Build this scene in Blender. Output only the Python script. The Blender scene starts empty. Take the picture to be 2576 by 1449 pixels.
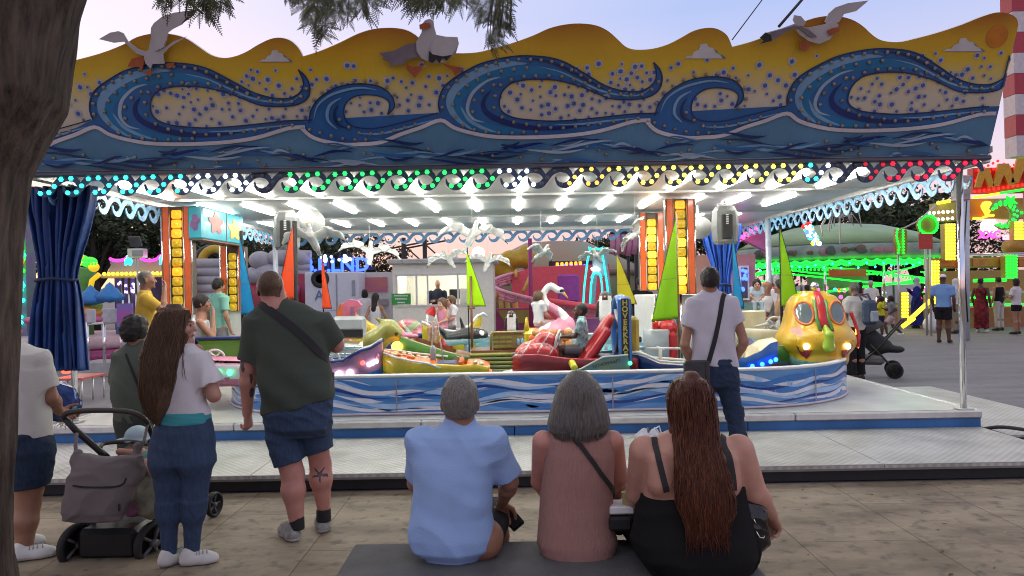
import bpy, bmesh, math, random
import numpy as np
from mathutils import Vector, Matrix, Euler
from mathutils.geometry import tessellate_polygon
random.seed(7); np.random.seed(7)
SC = bpy.context.scene
COL = SC.collection
PI = math.pi
CAMZ = 1.63; FPX = 1860.0; RC = math.cos(.018); RS = math.sin(.018)
def W(u, v, Y):
    du, dv = u-1288.0, v-724.5
    return Vector((Y/FPX*(RC*du-RS*dv), Y, CAMZ+Y/FPX*(-RS*du-RC*dv)))
def G(u, v, z=0.0):
    du, dv = u-1288.0, v-724.5
    Y = FPX*(CAMZ-z)/(RS*du+RC*dv)
    return Vector((Y/FPX*(RC*du-RS*dv), Y, z))
V = Vector
# ---------------------------------------------------------------- naming
def tag(o, label=None, cat=None, group=None, kind=None):
    if label: o['label'] = label
    if cat: o['category'] = cat
    if group: o['group'] = group
    if kind: o['kind'] = kind
    return o
def empty(name, loc=(0,0,0), rz=0.0, label=None, cat=None, group=None):
    o = bpy.data.objects.new(name, None); COL.objects.link(o)
    o.empty_display_size = .1
    o.location = loc; o.rotation_euler = (0,0,rz)
    return tag(o, label, cat, group)
def copy_tree(o, parent=None):
    c = o.copy(); COL.objects.link(c); c.parent = parent
    for ch in list(o.children): copy_tree(ch, c)
    return c
# ---------------------------------------------------------------- materials
def new_mat(name):
    m = bpy.data.materials.new(name); m.use_nodes = True
    return m, m.node_tree, m.node_tree.nodes['Principled BSDF']
_mc = {}
def mat(name, col, rough=.6, metal=0.0, var=.12, scale=9.0, bump=.0, bscale=60.0, coat=0.0, sub=0.0, spec=.5, stretch=None, col2=None, alpha=None, trans=0.0):
    if name in _mc: return _mc[name]
    m, nt, b = new_mat(name)
    N, L = nt.nodes, nt.links
    tc = N.new('ShaderNodeTexCoord'); src = tc.outputs['Object']
    if stretch:
        mp = N.new('ShaderNodeMapping'); mp.inputs['Scale'].default_value = stretch
        L.new(src, mp.inputs[0]); src = mp.outputs[0]
    nz = N.new('ShaderNodeTexNoise'); nz.inputs['Scale'].default_value = scale; nz.inputs['Detail'].default_value = 5
    L.new(src, nz.inputs['Vector'])
    rp = N.new('ShaderNodeValToRGB'); rp.color_ramp.elements[0].position = .3; rp.color_ramp.elements[1].position = .7
    c = np.array(col[:3])
    if col2 is None:
        lo = c*(1-var); hi = np.minimum(c*(1+var)+var*.01, 1)
    else: lo = c; hi = np.array(col2)
    rp.color_ramp.elements[0].color = (*lo, 1); rp.color_ramp.elements[1].color = (*hi, 1)
    L.new(nz.outputs['Fac'], rp.inputs[0]); L.new(rp.outputs[0], b.inputs['Base Color'])
    b.inputs['Roughness'].default_value = rough; b.inputs['Metallic'].default_value = metal
    b.inputs['Specular IOR Level'].default_value = spec
    if coat: b.inputs['Coat Weight'].default_value = coat; b.inputs['Coat Roughness'].default_value = .08
    if sub:
        b.inputs['Subsurface Weight'].default_value = sub; b.inputs['Subsurface Radius'].default_value = (.012,.005,.003); b.inputs['Subsurface Scale'].default_value = 1
    if trans: b.inputs['Transmission Weight'].default_value = trans
    if alpha is not None: b.inputs['Alpha'].default_value = alpha
    if bump:
        n2 = N.new('ShaderNodeTexNoise'); n2.inputs['Scale'].default_value = bscale; n2.inputs['Detail'].default_value = 4
        L.new(src, n2.inputs['Vector'])
        bp = N.new('ShaderNodeBump'); bp.inputs['Strength'].default_value = bump; bp.inputs['Distance'].default_value = .02
        L.new(n2.outputs['Fac'], bp.inputs['Height']); L.new(bp.outputs[0], b.inputs['Normal'])
    _mc[name] = m
    return m
def emit(name, col, s, sample=False, base=None):
    if name in _mc: return _mc[name]
    m, nt, b = new_mat(name)
    b.inputs['Base Color'].default_value = (*(base or [x*.5 for x in col]), 1)
    b.inputs['Emission Color'].default_value = (*col, 1); b.inputs['Emission Strength'].default_value = s
    b.inputs['Roughness'].default_value = .4
    if not sample:
        try: m.cycles.emission_sampling = 'NONE'
        except Exception: pass
    _mc[name] = m
    return m
def srgb(r, g, b):
    f = lambda x: (x/255/12.92) if x/255 <= .04045 else ((x/255+.055)/1.055)**2.4
    return (f(r), f(g), f(b))
# ---------------------------------------------------------------- mesh builder
from mathutils.geometry import delaunay_2d_cdt
def fill2(pts):
    n = len(pts)
    r = delaunay_2d_cdt([V((p[0], p[1])) for p in pts], [], [list(range(n))], 1, 1e-6)
    return [(p[0], p[1]) for p in r[0]], [tuple(f) for f in r[2]]
class MB:
    def __init__(s): s.v = []; s.f = []; s.m = []; s.sm = []
    def add(s, vs, fs, mi=0, smooth=False):
        o = len(s.v); s.v += [tuple(x) for x in vs]
        for f in fs: s.f.append(tuple(i+o for i in f)); s.m.append(mi); s.sm.append(smooth)
        return s
    def box(s, c, d, mi=0, R=None, bev=0.0):
        c = V(c); hx, hy, hz = d[0]/2, d[1]/2, d[2]/2
        if bev:
            bev = min(bev, hx*.9, hy*.9, hz*.9)
            vs = []; 
            for sx in (-1,1):
                for sy in (-1,1):
                    for sz in (-1,1):
                        vs += [V((sx*hx, sy*(hy-bev), sz*(hz-bev))), V((sx*(hx-bev), sy*hy, sz*(hz-bev))), V((sx*(hx-bev), sy*(hy-bev), sz*hz))]
            bm = bmesh.new()
            for p in vs: bm.verts.new(p)
            bmesh.ops.convex_hull(bm, input=bm.verts)
            bm.verts.index_update()
            P = [(R @ v.co if R else v.co)+c for v in bm.verts]
            F = [[v.index for v in f.verts] for f in bm.faces]; bm.free()
            return s.add(P, F, mi)
        P = [V((sx*hx, sy*hy, sz*hz)) for sx in (-1,1) for sy in (-1,1) for sz in (-1,1)]
        P = [(R @ p if R else p)+c for p in P]
        return s.add(P, [(0,1,3,2),(4,6,7,5),(0,4,5,1),(2,3,7,6),(0,2,6,4),(1,5,7,3)], mi)
    def tube(s, pts, rad, n=8, mi=0, cap=True, smooth=True, side=None, closed=False):
        pts = [V(p) for p in pts]; k = len(pts)
        if not isinstance(rad, list): rad = [rad]*k
        vs = []; prev = V(side) if side else None
        for i, p in enumerate(pts):
            if closed: t = pts[(i+1) % k]-pts[i-1]
            else: t = pts[min(i+1, k-1)]-pts[max(i-1, 0)]
            if t.length < 1e-9: t = V((0,0,1))
            t.normalize()
            if prev is None: prev = V((1,0,0)) if abs(t.x) < .9 else V((0,1,0))
            a = prev-t*prev.dot(t)
            if a.length < 1e-6: a = t.orthogonal()
            a.normalize(); b = t.cross(a); prev = a
            r = rad[i]; rx, ry = r if hasattr(r, '__len__') else (r, r)
            for j in range(n):
                an = 2*PI*j/n
                vs.append(p+a*(math.cos(an)*rx)+b*(math.sin(an)*ry))
        fs = []
        for i in range(k if closed else k-1):
            for j in range(n):
                i2 = (i+1) % k
                fs.append((i*n+j, i*n+(j+1)%n, i2*n+(j+1)%n, i2*n+j))
        s.add(vs, fs, mi, smooth)
        if cap and not closed:
            o = len(s.v)-k*n
            s.f.append(tuple(o+j for j in reversed(range(n)))); s.m.append(mi); s.sm.append(False)
            s.f.append(tuple(o+(k-1)*n+j for j in range(n))); s.m.append(mi); s.sm.append(False)
        return s
    def lathe(s, prof, n=16, c=(0,0,0), mi=0, M=None, smooth=True, sx=1.0, sy=1.0):
        vs = []; c = V(c)
        for r, z in prof:
            for j in range(n):
                an = 2*PI*j/n; p = V((r*math.cos(an)*sx, r*math.sin(an)*sy, z))
                vs.append((M @ p if M else p)+c)
        fs = []
        for i in range(len(prof)-1):
            for j in range(n): fs.append((i*n+j, i*n+(j+1)%n, (i+1)*n+(j+1)%n, (i+1)*n+j))
        k = len(prof)
        if prof[0][0] > 1e-6: fs.append(tuple(reversed(range(n))))
        if prof[-1][0] > 1e-6: fs.append(tuple((k-1)*n+j for j in range(n)))
        return s.add(vs, fs, mi, smooth)
    def ell(s, c, r, n=12, m=8, mi=0, R=None):
        if not hasattr(r, '__len__'): r = (r, r, r)
        vs = []; c = V(c)
        for i in range(m+1):
            th = PI*i/m
            for j in range(n):
                ph = 2*PI*j/n
                p = V((r[0]*math.sin(th)*math.cos(ph), r[1]*math.sin(th)*math.sin(ph), -r[2]*math.cos(th)))
                vs.append((R @ p if R else p)+c)
        fs = [(i*n+j, i*n+(j+1)%n, (i+1)*n+(j+1)%n, (i+1)*n+j) for i in range(m) for j in range(n)]
        return s.add(vs, fs, mi, True)
    def poly(s, P3, mi=0):
        P3 = [V(p) for p in P3]
        tr = tessellate_polygon([P3])
        return s.add(P3, [tuple(t) for t in tr], mi)
    def prism(s, pts, fn, d0, d1, mi=0, mside=None):
        """pts 2D outline, fn(x,y,d)->3D"""
        n = len(pts); q2, tr = fill2(pts)
        s.add([fn(p[0], p[1], d0) for p in q2], [t[::-1] for t in tr], mi); s.add([fn(p[0], p[1], d1) for p in q2], tr, mi)
        A = [fn(p[0], p[1], d0) for p in pts]; B = [fn(p[0], p[1], d1) for p in pts]
        s.add(A+B, [(i, (i+1)%n, n+(i+1)%n, n+i) for i in range(n)], mi if mside is None else mside)
        return s
    def grid(s, fn, nu, nv, mi=0, smooth=True):
        vs = [fn(i/nu, j/nv) for i in range(nu+1) for j in range(nv+1)]
        fs = [(i*(nv+1)+j, (i+1)*(nv+1)+j, (i+1)*(nv+1)+j+1, i*(nv+1)+j+1) for i in range(nu) for j in range(nv)]
        return s.add(vs, fs, mi, smooth)
    def build(s, name, mats, parent=None, loc=None, fix=True):
        me = bpy.data.meshes.new(name)
        me.from_pydata(s.v, [], s.f); me.validate(clean_customdata=False)
        if not hasattr(mats, '__len__'): mats = [mats]
        for m in mats: me.materials.append(m)
        if len(me.polygons) == len(s.f):
            me.polygons.foreach_set('material_index', s.m); me.polygons.foreach_set('use_smooth', s.sm)
        else:
            print('validate changed', name)
        if fix:
            bm = bmesh.new(); bm.from_mesh(me); bmesh.ops.recalc_face_normals(bm, faces=bm.faces); bm.to_mesh(me); bm.free()
        me.update()
        o = bpy.data.objects.new(name, me); COL.objects.link(o)
        if parent is not None: o.parent = parent
        if loc is not None: o.location = loc
        return o
def spline(pts, n=6, closed=False):
    """Catmull-Rom through 2D/3D tuples"""
    P = [np.array(p, float) for p in pts]; k = len(P); out = []
    rng = range(k) if closed else range(k-1)
    for i in rng:
        if closed: a, b, c, d = P[i-1], P[i], P[(i+1)%k], P[(i+2)%k]
        else: a, b, c, d = P[max(i-1,0)], P[i], P[i+1], P[min(i+2,k-1)]
        for j in range(n):
            t = j/n
            out.append(tuple(.5*((2*b)+(-a+c)*t+(2*a-5*b+4*c-d)*t*t+(-a+3*b-3*c+d)*t**3)))
    if not closed: out.append(tuple(P[-1]))
    return out
def ribbon2(pts, wid):
    """2D centre line -> outline polygon"""
    k = len(pts); L = []; Rr = []
    for i in range(k):
        a = np.array(pts[max(i-1,0)]); b = np.array(pts[min(i+1,k-1)]); t = b-a; t = t/(np.linalg.norm(t)+1e-9)
        w = (wid(i/(k-1)) if callable(wid) else wid)/2
        nrm = np.array((-t[1], t[0])); p = np.array(pts[i])
        L.append(tuple(p+nrm*w)); Rr.append(tuple(p-nrm*w))
    return L, Rr
def text_mesh(txt, size, depth=.004, align='CENTER', bold=0.0):
    cu = bpy.data.curves.new('txt', 'FONT'); cu.body = txt; cu.size = size; cu.extrude = depth; cu.align_x = align; cu.align_y = 'CENTER'; cu.offset = bold
    o = bpy.data.objects.new('txt', cu); COL.objects.link(o)
    dg = bpy.context.evaluated_depsgraph_get()
    me = bpy.data.meshes.new_from_object(o.evaluated_get(dg))
    bpy.data.objects.remove(o); bpy.data.curves.remove(cu)
    return me
def text_obj(name, txt, size, m, parent, M, depth=.004, bold=0.0):
    me = text_mesh(txt, size, depth, bold=bold); me.name = name
    me.materials.clear(); me.materials.append(m)
    o = bpy.data.objects.new(name, me); COL.objects.link(o); o.parent = parent
    o.matrix_local = M
    return o
FACE = Matrix.Rotation(PI/2, 4, 'X')      # text facing -Y
# ---------------------------------------------------------------- signed distance modelling
class Prim:
    def __init__(s, f, lo, hi, k, op): s.f = f; s.lo = np.array(lo); s.hi = np.array(hi); s.k = k; s.op = op
def p_rc(a, b, ra, rb, k=.02, op='u', flat=None):
    """tapered capsule; flat=(dir, scale) squeezes it along dir"""
    a = np.array(a, float); b = np.array(b, float)
    ab = b-a; L2 = max(ab@ab, 1e-9)
    if flat is not None:
        fd = np.array(flat[0], float); fd /= np.linalg.norm(fd); fs = flat[1]
    def f(P):
        d = P-a; t = np.clip(d@ab/L2, 0, 1)
        q = d-t[:,None]*ab
        if flat is not None:
            c = q@fd; q = q+np.outer(c*(1/fs-1), fd)
        r = ra+t*(rb-ra)
        return (np.sqrt((q*q).sum(1))-r)*(fs if flat is not None and fs < 1 else 1)
    r = max(ra, rb)
    return Prim(f, np.minimum(a, b)-r, np.maximum(a, b)+r, k, op)
def p_el(c, r, k=.02, op='u', R=None):
    c = np.array(c, float); r = np.array(r if hasattr(r, '__len__') else (r,r,r), float)
    Rm = np.array(R.to_3x3()) if R is not None else np.eye(3)
    def f(P):
        q = (P-c)@Rm
        k0 = np.sqrt(((q/r)**2).sum(1)); k1 = np.sqrt(((q/(r*r))**2).sum(1))+1e-9
        return k0*(k0-1)/k1
    e = np.sqrt(((Rm*r)**2).sum(1))
    return Prim(f, c-e, c+e, k, op)
def p_st(rows, k=.03, op='u', n=2.2):
    """elliptical sections stacked in z: rows of (x,y,z,rx,ry) with rising z"""
    A = np.array(sorted(rows, key=lambda r: r[2]), float); z = A[:,2]
    def f(P):
        zz = np.clip(P[:,2], z[0], z[-1])
        cx, cy, rx, ry = (np.interp(zz, z, A[:,i]) for i in (0,1,3,4))
        dx = np.abs(P[:,0]-cx)/rx; dy = np.abs(P[:,1]-cy)/ry
        d = ((dx**n+dy**n)**(1/n)-1)*np.minimum(rx, ry)
        dz = np.abs(P[:,2]-zz)
        return np.where(dz > 0, np.sqrt(np.maximum(d+.02,0)**2+dz**2)-.02, d)
    rx = A[:,3].max(); ry = A[:,4].max()
    return Prim(f, (A[:,0].min()-rx, A[:,1].min()-ry, z[0]-.03), (A[:,0].max()+rx, A[:,1].max()+ry, z[-1]+.03), k, op)
def p_plane(p, n, op='i', k=.004):
    """keeps the side the normal points away from"""
    p = np.array(p, float); n = np.array(n, float); n /= np.linalg.norm(n)
    return Prim(lambda P: (P-p)@n, (-9,-9,-9), (9,9,9), k, op)
def p_grow(prims, d):
    out = []
    for q in prims:
        out.append(Prim((lambda P, g=q.f: g(P)-d), q.lo-d, q.hi+d, q.k, q.op))
    return out
def sdf_eval(prims, P):
    D = np.full(len(P), .5)
    for q in prims: D = _comb(D, q.f(P), q)
    return D
def _comb(D, d, q):
    k = max(q.k, 1e-4)
    if q.op == 'u':
        h = np.clip(.5+.5*(D-d)/k, 0, 1); return D*(1-h)+d*h-k*h*(1-h)
    if q.op == 's': d = -d
    h = np.clip(.5-.5*(D-d)/k, 0, 1); return D*(1-h)+d*h+k*h*(1-h)
def sdf_mesh(name, prims, h, mats, parent=None, paint=(), noise=None, post=None):
    un = [q for q in prims if q.op == 'u']
    lo = np.min([q.lo for q in un], 0)-4*h; hi = np.max([q.hi for q in un], 0)+4*h
    n = np.ceil((hi-lo)/h).astype(int)+1
    ax = [lo[i]+h*np.arange(n[i]) for i in range(3)]
    D = np.full(tuple(n), .5)
    for q in prims:
        pad = q.k+3*h
        i0 = np.clip(np.floor((q.lo-pad-lo)/h).astype(int), 0, n); i1 = np.clip(np.ceil((q.hi+pad-lo)/h).astype(int)+1, 0, n)
        if (i1 <= i0).any(): continue
        sl = tuple(slice(a, b) for a, b in zip(i0, i1))
        g = np.stack(np.meshgrid(*[ax[i][sl[i]] for i in range(3)], indexing='ij'), -1).reshape(-1, 3)
        sub = D[sl].reshape(-1)
        D[sl] = _comb(sub, q.f(g), q).reshape(D[sl].shape)
    if noise is not None:
        g = np.stack(np.meshgrid(*ax, indexing='ij'), -1)
        near = np.abs(D) < .06
        D[near] += noise(g[near])
    return nets(name, D, lo, h, mats, parent, paint, post)
def nets(name, D, lo, h, mats, parent, paint=(), post=None):
    S = D < 0; nx, ny, nz = D.shape
    acc = np.zeros((nx-1, ny-1, nz-1, 3), np.float32); cnt = np.zeros((nx-1, ny-1, nz-1), np.float32)
    cs = [slice(0,-1), slice(1,None)]
    for axis in range(3):
        o = [a for a in range(3) if a != axis]
        for b in (0,1):
            for c in (0,1):
                s0 = [None]*3; s1 = [None]*3
                s0[axis] = cs[0]; s1[axis] = cs[1]
                s0[o[0]] = s1[o[0]] = cs[b]; s0[o[1]] = s1[o[1]] = cs[c]
                d0 = D[tuple(s0)]; d1 = D[tuple(s1)]
                x = (d0 < 0) != (d1 < 0)
                if not x.any(): continue
                t = np.where(x, d0/np.where(x, d0-d1, 1), 0)
                acc[..., axis] += np.where(x, t, 0); acc[..., o[0]] += np.where(x, b, 0); acc[..., o[1]] += np.where(x, c, 0)
                cnt += x
    act = cnt > 0
    idx = np.full(act.shape, -1, np.int64); idx[act] = np.arange(act.sum())
    cell = np.argwhere(act)
    P = lo+h*(cell+acc[act]/cnt[act][:,None])
    Q = []
    for axis in range(3):
        o = [a for a in range(3) if a != axis]
        s0 = [slice(1,-1)]*3; s1 = [slice(1,-1)]*3
        s0[axis] = slice(0,-1); s1[axis] = slice(1,None)
        a = S[tuple(s0)]; b = S[tuple(s1)]
        e = np.argwhere(a != b)
        if len(e) == 0: continue
        inside = a[tuple(e.T)]
        base = e.copy(); base[:,o[0]] += 1; base[:,o[1]] += 1
        def at(i, j):
            c = base.copy(); c[:,o[0]] += i; c[:,o[1]] += j
            return idx[tuple(c.T)]
        q = np.stack([at(-1,-1), at(0,-1), at(0,0), at(-1,0)], 1)
        flip = inside if axis != 1 else ~inside
        q[~flip] = q[~flip][:, ::-1]
        Q.append(q)
    Q = np.concatenate(Q); Q = Q[(Q >= 0).all(1)]
    if post is not None: P = post(P)
    me = bpy.data.meshes.new(name)
    me.vertices.add(len(P)); me.vertices.foreach_set('co', P.astype(np.float32).ravel())
    me.loops.add(len(Q)*4); me.loops.foreach_set('vertex_index', Q.astype(np.int32).ravel())
    me.polygons.add(len(Q)); me.polygons.foreach_set('loop_start', np.arange(0, len(Q)*4, 4, dtype=np.int32))
    if not hasattr(mats, '__len__'): mats = [mats]
    for m in mats: me.materials.append(m)
    mi = np.zeros(len(Q), np.int32)
    if paint:
        C = P[Q].mean(1)
        for p in paint:
            fn, slot = p
            mi[fn(C)] = slot
    me.polygons.foreach_set('material_index', mi)
    me.polygons.foreach_set('use_smooth', np.ones(len(Q), bool))
    me.update(calc_edges=True)
    o = bpy.data.objects.new(name, me); COL.objects.link(o)
    if parent is not None: o.parent = parent
    return o
def vnoise(P, s, seed=0):
    """cheap smooth noise in about [-1,1]"""
    r = np.random.RandomState(seed); out = np.zeros(len(P))
    for i in range(7):
        w = r.normal(size=3)*s; out += np.sin(P@w+r.uniform(0, 6.28))
    return out/4
# ================================================================ camera, sky, sun
cam = bpy.data.cameras.new('camera'); cam.lens = FPX/2576*36; cam.sensor_width = 36; cam.clip_end = 2000; cam.clip_start = .05
co = bpy.data.objects.new('camera', cam); COL.objects.link(co)
co.matrix_world = Matrix(((RC, RS, 0, 0), (0, 0, -1, 0), (-RS, RC, 0, CAMZ), (0, 0, 0, 1)))
SC.camera = co
SC.view_settings.view_transform = 'Standard'; SC.view_settings.look = 'None'; SC.view_settings.exposure = 0.45; SC.view_settings.gamma = 1
SC.cycles.use_denoising = True; SC.cycles.pixel_filter_type = 'BLACKMAN_HARRIS'; SC.cycles.filter_width = 1.05; SC.cycles.max_bounces = 6; SC.cycles.diffuse_bounces = 3; SC.cycles.glossy_bounces = 3; SC.cycles.transmission_bounces = 4
SC.cycles.transparent_max_bounces = 8; SC.cycles.caustics_reflective = False; SC.cycles.caustics_refractive = False; SC.cycles.sample_clamp_indirect = 4
SUN_EL, SUN_AZ = math.radians(3.0), math.radians(-38)      # low, behind the trees on the left
w = bpy.data.worlds.new("World"); SC.world = w; w.use_nodes = True
nt = w.node_tree; N, L = nt.nodes, nt.links; bg = N['Background']
sky = N.new('ShaderNodeTexSky'); sky.sky_type = 'NISHITA'; sky.sun_disc = False; sky.sun_elevation = SUN_EL; sky.sun_rotation = SUN_AZ
sky.air_density = 1.0; sky.dust_density = 1.5; sky.ozone_density = 2.5
tcw = N.new('ShaderNodeTexCoord'); sep = N.new('ShaderNodeSeparateXYZ'); L.new(tcw.outputs['Generated'], sep.inputs[0])
def math_node(op, a=None, b=None, c=None):
    n = N.new('ShaderNodeMath'); n.operation = op
    for i, x in enumerate((a, b, c)):
        if x is None: continue
        if isinstance(x, (int, float)): n.inputs[i].default_value = x
        else: L.new(x, n.inputs[i])
    return n.outputs[0]
r1 = N.new('ShaderNodeValToRGB'); e = r1.color_ramp.elements     # dusk: pink haze low, periwinkle above, unseen zenith lightened to brighten the foreground
e[0].position = .0; e[0].color = (.80, .50, .50, 1); e[1].position = 1.0; e[1].color = (.74, .68, .66, 1)
for p_, c_ in ((.05, (.84, .54, .54)), (.12, (.84, .64, .70)), (.22, (.66, .62, .80)), (.34, (.42, .50, .80)), (.50, (.52, .55, .74))):
    q = r1.color_ramp.elements.new(p_); q.color = (*c_, 1)
L.new(sep.outputs['Z'], r1.inputs[0])
r2 = N.new('ShaderNodeValToRGB'); e = r2.color_ramp.elements      # the afterglow on the sunset side
e[0].position = .0; e[0].color = (.90, .60, .48, 1); e[1].position = .8; e[1].color = (.78, .70, .68, 1)
for p_, c_ in ((.08, (1.0, .66, .54)), (.20, (1.0, .80, .84)), (.36, (.86, .76, .88))):
    q = r2.color_ramp.elements.new(p_); q.color = (*c_, 1)
L.new(sep.outputs['Z'], r2.inputs[0])
az = math_node('MULTIPLY_ADD', sep.outputs['X'], -1.35, .30)
az = math_node('MULTIPLY', az, math_node('GREATER_THAN', sep.outputs['Y'], -.2))
az = math_node('MINIMUM', math_node('MAXIMUM', az, 0.0), 1.0)
mx = N.new('ShaderNodeMix'); mx.data_type = 'RGBA'; L.new(az, mx.inputs[0]); L.new(r1.outputs[0], mx.inputs[6]); L.new(r2.outputs[0], mx.inputs[7])
sk = N.new('ShaderNodeMix'); sk.data_type = 'RGBA'; sk.blend_type = 'ADD'; sk.inputs[0].default_value = .03
L.new(mx.outputs[2], sk.inputs[6]); L.new(sky.outputs[0], sk.inputs[7])
L.new(sk.outputs[2], bg.inputs[0]); bg.inputs[1].default_value = .82
sl = bpy.data.lights.new('sun', 'SUN'); sl.energy = .25; sl.angle = math.radians(12); sl.color = (1, .72, .55)
so = bpy.data.objects.new('sun', sl); COL.objects.link(so)
d = V((math.sin(SUN_AZ)*math.cos(SUN_EL), math.cos(SUN_AZ)*math.cos(SUN_EL), math.sin(SUN_EL)))
so.rotation_euler = d.to_track_quat('Z', 'Y').to_euler()
# ================================================================ ground
def tile_mat(name, ca, cb, mortar, bw, bh, msize, rough=.8, off=(0,0,0), stain=.5, bump=.3, nscale=2.2, stretch=(1,1,1)):
    m, nt, b = new_mat(name); N, L = nt.nodes, nt.links
    tc = N.new('ShaderNodeTexCoord'); mp = N.new('ShaderNodeMapping'); mp.inputs['Location'].default_value = off
    L.new(tc.outputs['Object'], mp.inputs[0])
    n1 = N.new('ShaderNodeTexNoise'); n1.inputs['Scale'].default_value = nscale; n1.inputs['Detail'].default_value = 9; n1.inputs['Roughness'].default_value = .68
    ms = N.new('ShaderNodeMapping'); ms.inputs['Scale'].default_value = stretch; L.new(tc.outputs['Object'], ms.inputs[0]); L.new(ms.outputs[0], n1.inputs[0])
    r = N.new('ShaderNodeValToRGB'); r.color_ramp.elements[0].position = .34; r.color_ramp.elements[1].position = .68
    r.color_ramp.elements[0].color = (*ca, 1); r.color_ramp.elements[1].color = (*cb, 1); L.new(n1.outputs[0], r.inputs[0])
    n2 = N.new('ShaderNodeTexNoise'); n2.inputs['Scale'].default_value = nscale*9; n2.inputs['Detail'].default_value = 6; L.new(tc.outputs['Object'], n2.inputs[0])
    r2 = N.new('ShaderNodeValToRGB'); r2.color_ramp.elements[0].position = .28; r2.color_ramp.elements[1].position = .46
    r2.color_ramp.elements[0].color = (1-stain, 1-stain, 1-stain, 1); r2.color_ramp.elements[1].color = (1,1,1,1); L.new(n2.outputs[0], r2.inputs[0])
    mu = N.new('ShaderNodeMix'); mu.data_type = 'RGBA'; mu.blend_type = 'MULTIPLY'; mu.inputs[0].default_value = 1
    L.new(r.outputs[0], mu.inputs[6]); L.new(r2.outputs[0], mu.inputs[7]); out = mu.outputs[2]
    hgt = n2.outputs[0]
    if bw:
        bk = N.new('ShaderNodeTexBrick'); bk.inputs['Scale'].default_value = 1; bk.inputs['Brick Width'].default_value = bw; bk.inputs['Row Height'].default_value = bh
        bk.inputs['Mortar Size'].default_value = msize; bk.inputs['Mortar Smooth'].default_value = .3; bk.offset = .5
        bk.inputs['Color1'].default_value = (1,1,1,1); bk.inputs['Color2'].default_value = (.80,.79,.77,1); bk.inputs['Mortar'].default_value = (*mortar, 1)
        mp.inputs['Rotation'].default_value = (0, 0, PI/2); L.new(mp.outputs[0], bk.inputs['Vector'])
        m2 = N.new('ShaderNodeMix'); m2.data_type = 'RGBA'; m2.blend_type = 'MULTIPLY'; m2.inputs[0].default_value = 1
        L.new(out, m2.inputs[6]); L.new(bk.outputs['Color'], m2.inputs[7]); out = m2.outputs[2]
    L.new(out, b.inputs['Base Color']); b.inputs['Roughness'].default_value = rough
    bp = N.new('ShaderNodeBump'); bp.inputs['Strength'].default_value = bump; bp.inputs['Distance'].default_value = .01; L.new(hgt, bp.inputs['Height']); L.new(bp.outputs[0], b.inputs['Normal'])
    return m
m_asph = tile_mat('asphalt', (.155,.150,.158), (.235,.228,.235), None, 0, 0, 0, rough=.75, stain=.22, nscale=.8, stretch=(.5,2.2,1))
m_pave = tile_mat('paving', (.140,.107,.072), (.37,.30,.212), (.40,.36,.32), 1.55, .77, .005, off=(0,-1.0,0), stain=.55, nscale=1.1, stretch=(1,2.3,1), rough=.7)
g = MB(); g.add([(-220,-60,-.012),(220,-60,-.012),(220,500,-.012),(-220,500,-.012)], [(0,1,2,3)])
tag(g.build('ground', m_asph), kind='structure')
g = MB(); g.add([(-30,-20,0),(30,-20,0),(30,6.02,0),(-30,6.02,0)], [(0,1,2,3)])
tag(g.build('pavement', m_pave), kind='structure')
# ================================================================ ride platform, ramps, basin
def plate_mat(name, c0, c1, k=62.0):
    m, nt, b = new_mat(name); N, L = nt.nodes, nt.links
    tc = N.new('ShaderNodeTexCoord'); mp = N.new('ShaderNodeMapping'); mp.inputs['Rotation'].default_value = (0,0,PI/4); L.new(tc.outputs['Object'], mp.inputs[0])
    sp = N.new('ShaderNodeSeparateXYZ'); L.new(mp.outputs[0], sp.inputs[0])
    def mn(op, a, b_=None):
        n = N.new('ShaderNodeMath'); n.operation = op
        for i, x in enumerate((a, b_)):
            if x is None: continue
            if isinstance(x, (int, float)): n.inputs[i].default_value = x
            else: L.new(x, n.inputs[i])
        return n.outputs[0]
    s1 = mn('SINE', mn('MULTIPLY', sp.outputs[0], k)); s2 = mn('SINE', mn('MULTIPLY', sp.outputs[1], k))
    pr = mn('MULTIPLY', s1, s2)
    rr = N.new('ShaderNodeValToRGB'); rr.color_ramp.elements[0].position = .30; rr.color_ramp.elements[1].position = .62
    rr.color_ramp.elements[0].color = (*c1, 1); rr.color_ramp.elements[1].color = (*c0, 1); L.new(mn('ABSOLUTE', pr), rr.inputs[0])
    nz = N.new('ShaderNodeTexNoise'); nz.inputs['Scale'].default_value = 3; nz.inputs['Detail'].default_value = 8; L.new(tc.outputs['Object'], nz.inputs[0])
    r3 = N.new('ShaderNodeValToRGB'); r3.color_ramp.elements[0].position = .3; r3.color_ramp.elements[1].position = .6
    r3.color_ramp.elements[0].color = (.70,.69,.66,1); r3.color_ramp.elements[1].color = (1,1,1,1); L.new(nz.outputs[0], r3.inputs[0])
    mu = N.new('ShaderNodeMix'); mu.data_type = 'RGBA'; mu.blend_type = 'MULTIPLY'; mu.inputs[0].default_value = 1; L.new(rr.outputs[0], mu.inputs[6]); L.new(r3.outputs[0], mu.inputs[7])
    L.new(mu.outputs[2], b.inputs['Base Color']); b.inputs['Metallic'].default_value = .35; b.inputs['Roughness'].default_value = .42
    bp = N.new('ShaderNodeBump'); bp.inputs['Strength'].default_value = .35; bp.inputs['Distance'].default_value = .004; L.new(mn('ABSOLUTE', pr), bp.inputs['Height']); L.new(bp.outputs[0], b.inputs['Normal'])
    return m
m_plate = plate_mat('chequer_plate', (.44,.44,.41), (.56,.56,.52))
m_alu = mat('aluminium', (.62,.62,.60), .35, .6, .08, 14)
m_dark = mat('dark_steel', (.018,.018,.02), .6)
m_blue = mat('skirt_blue', (.035,.16,.40), .45, var=.2, scale=3)
m_chrome = mat('chrome', (.75,.75,.77), .12, 1.0, .05)
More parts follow.
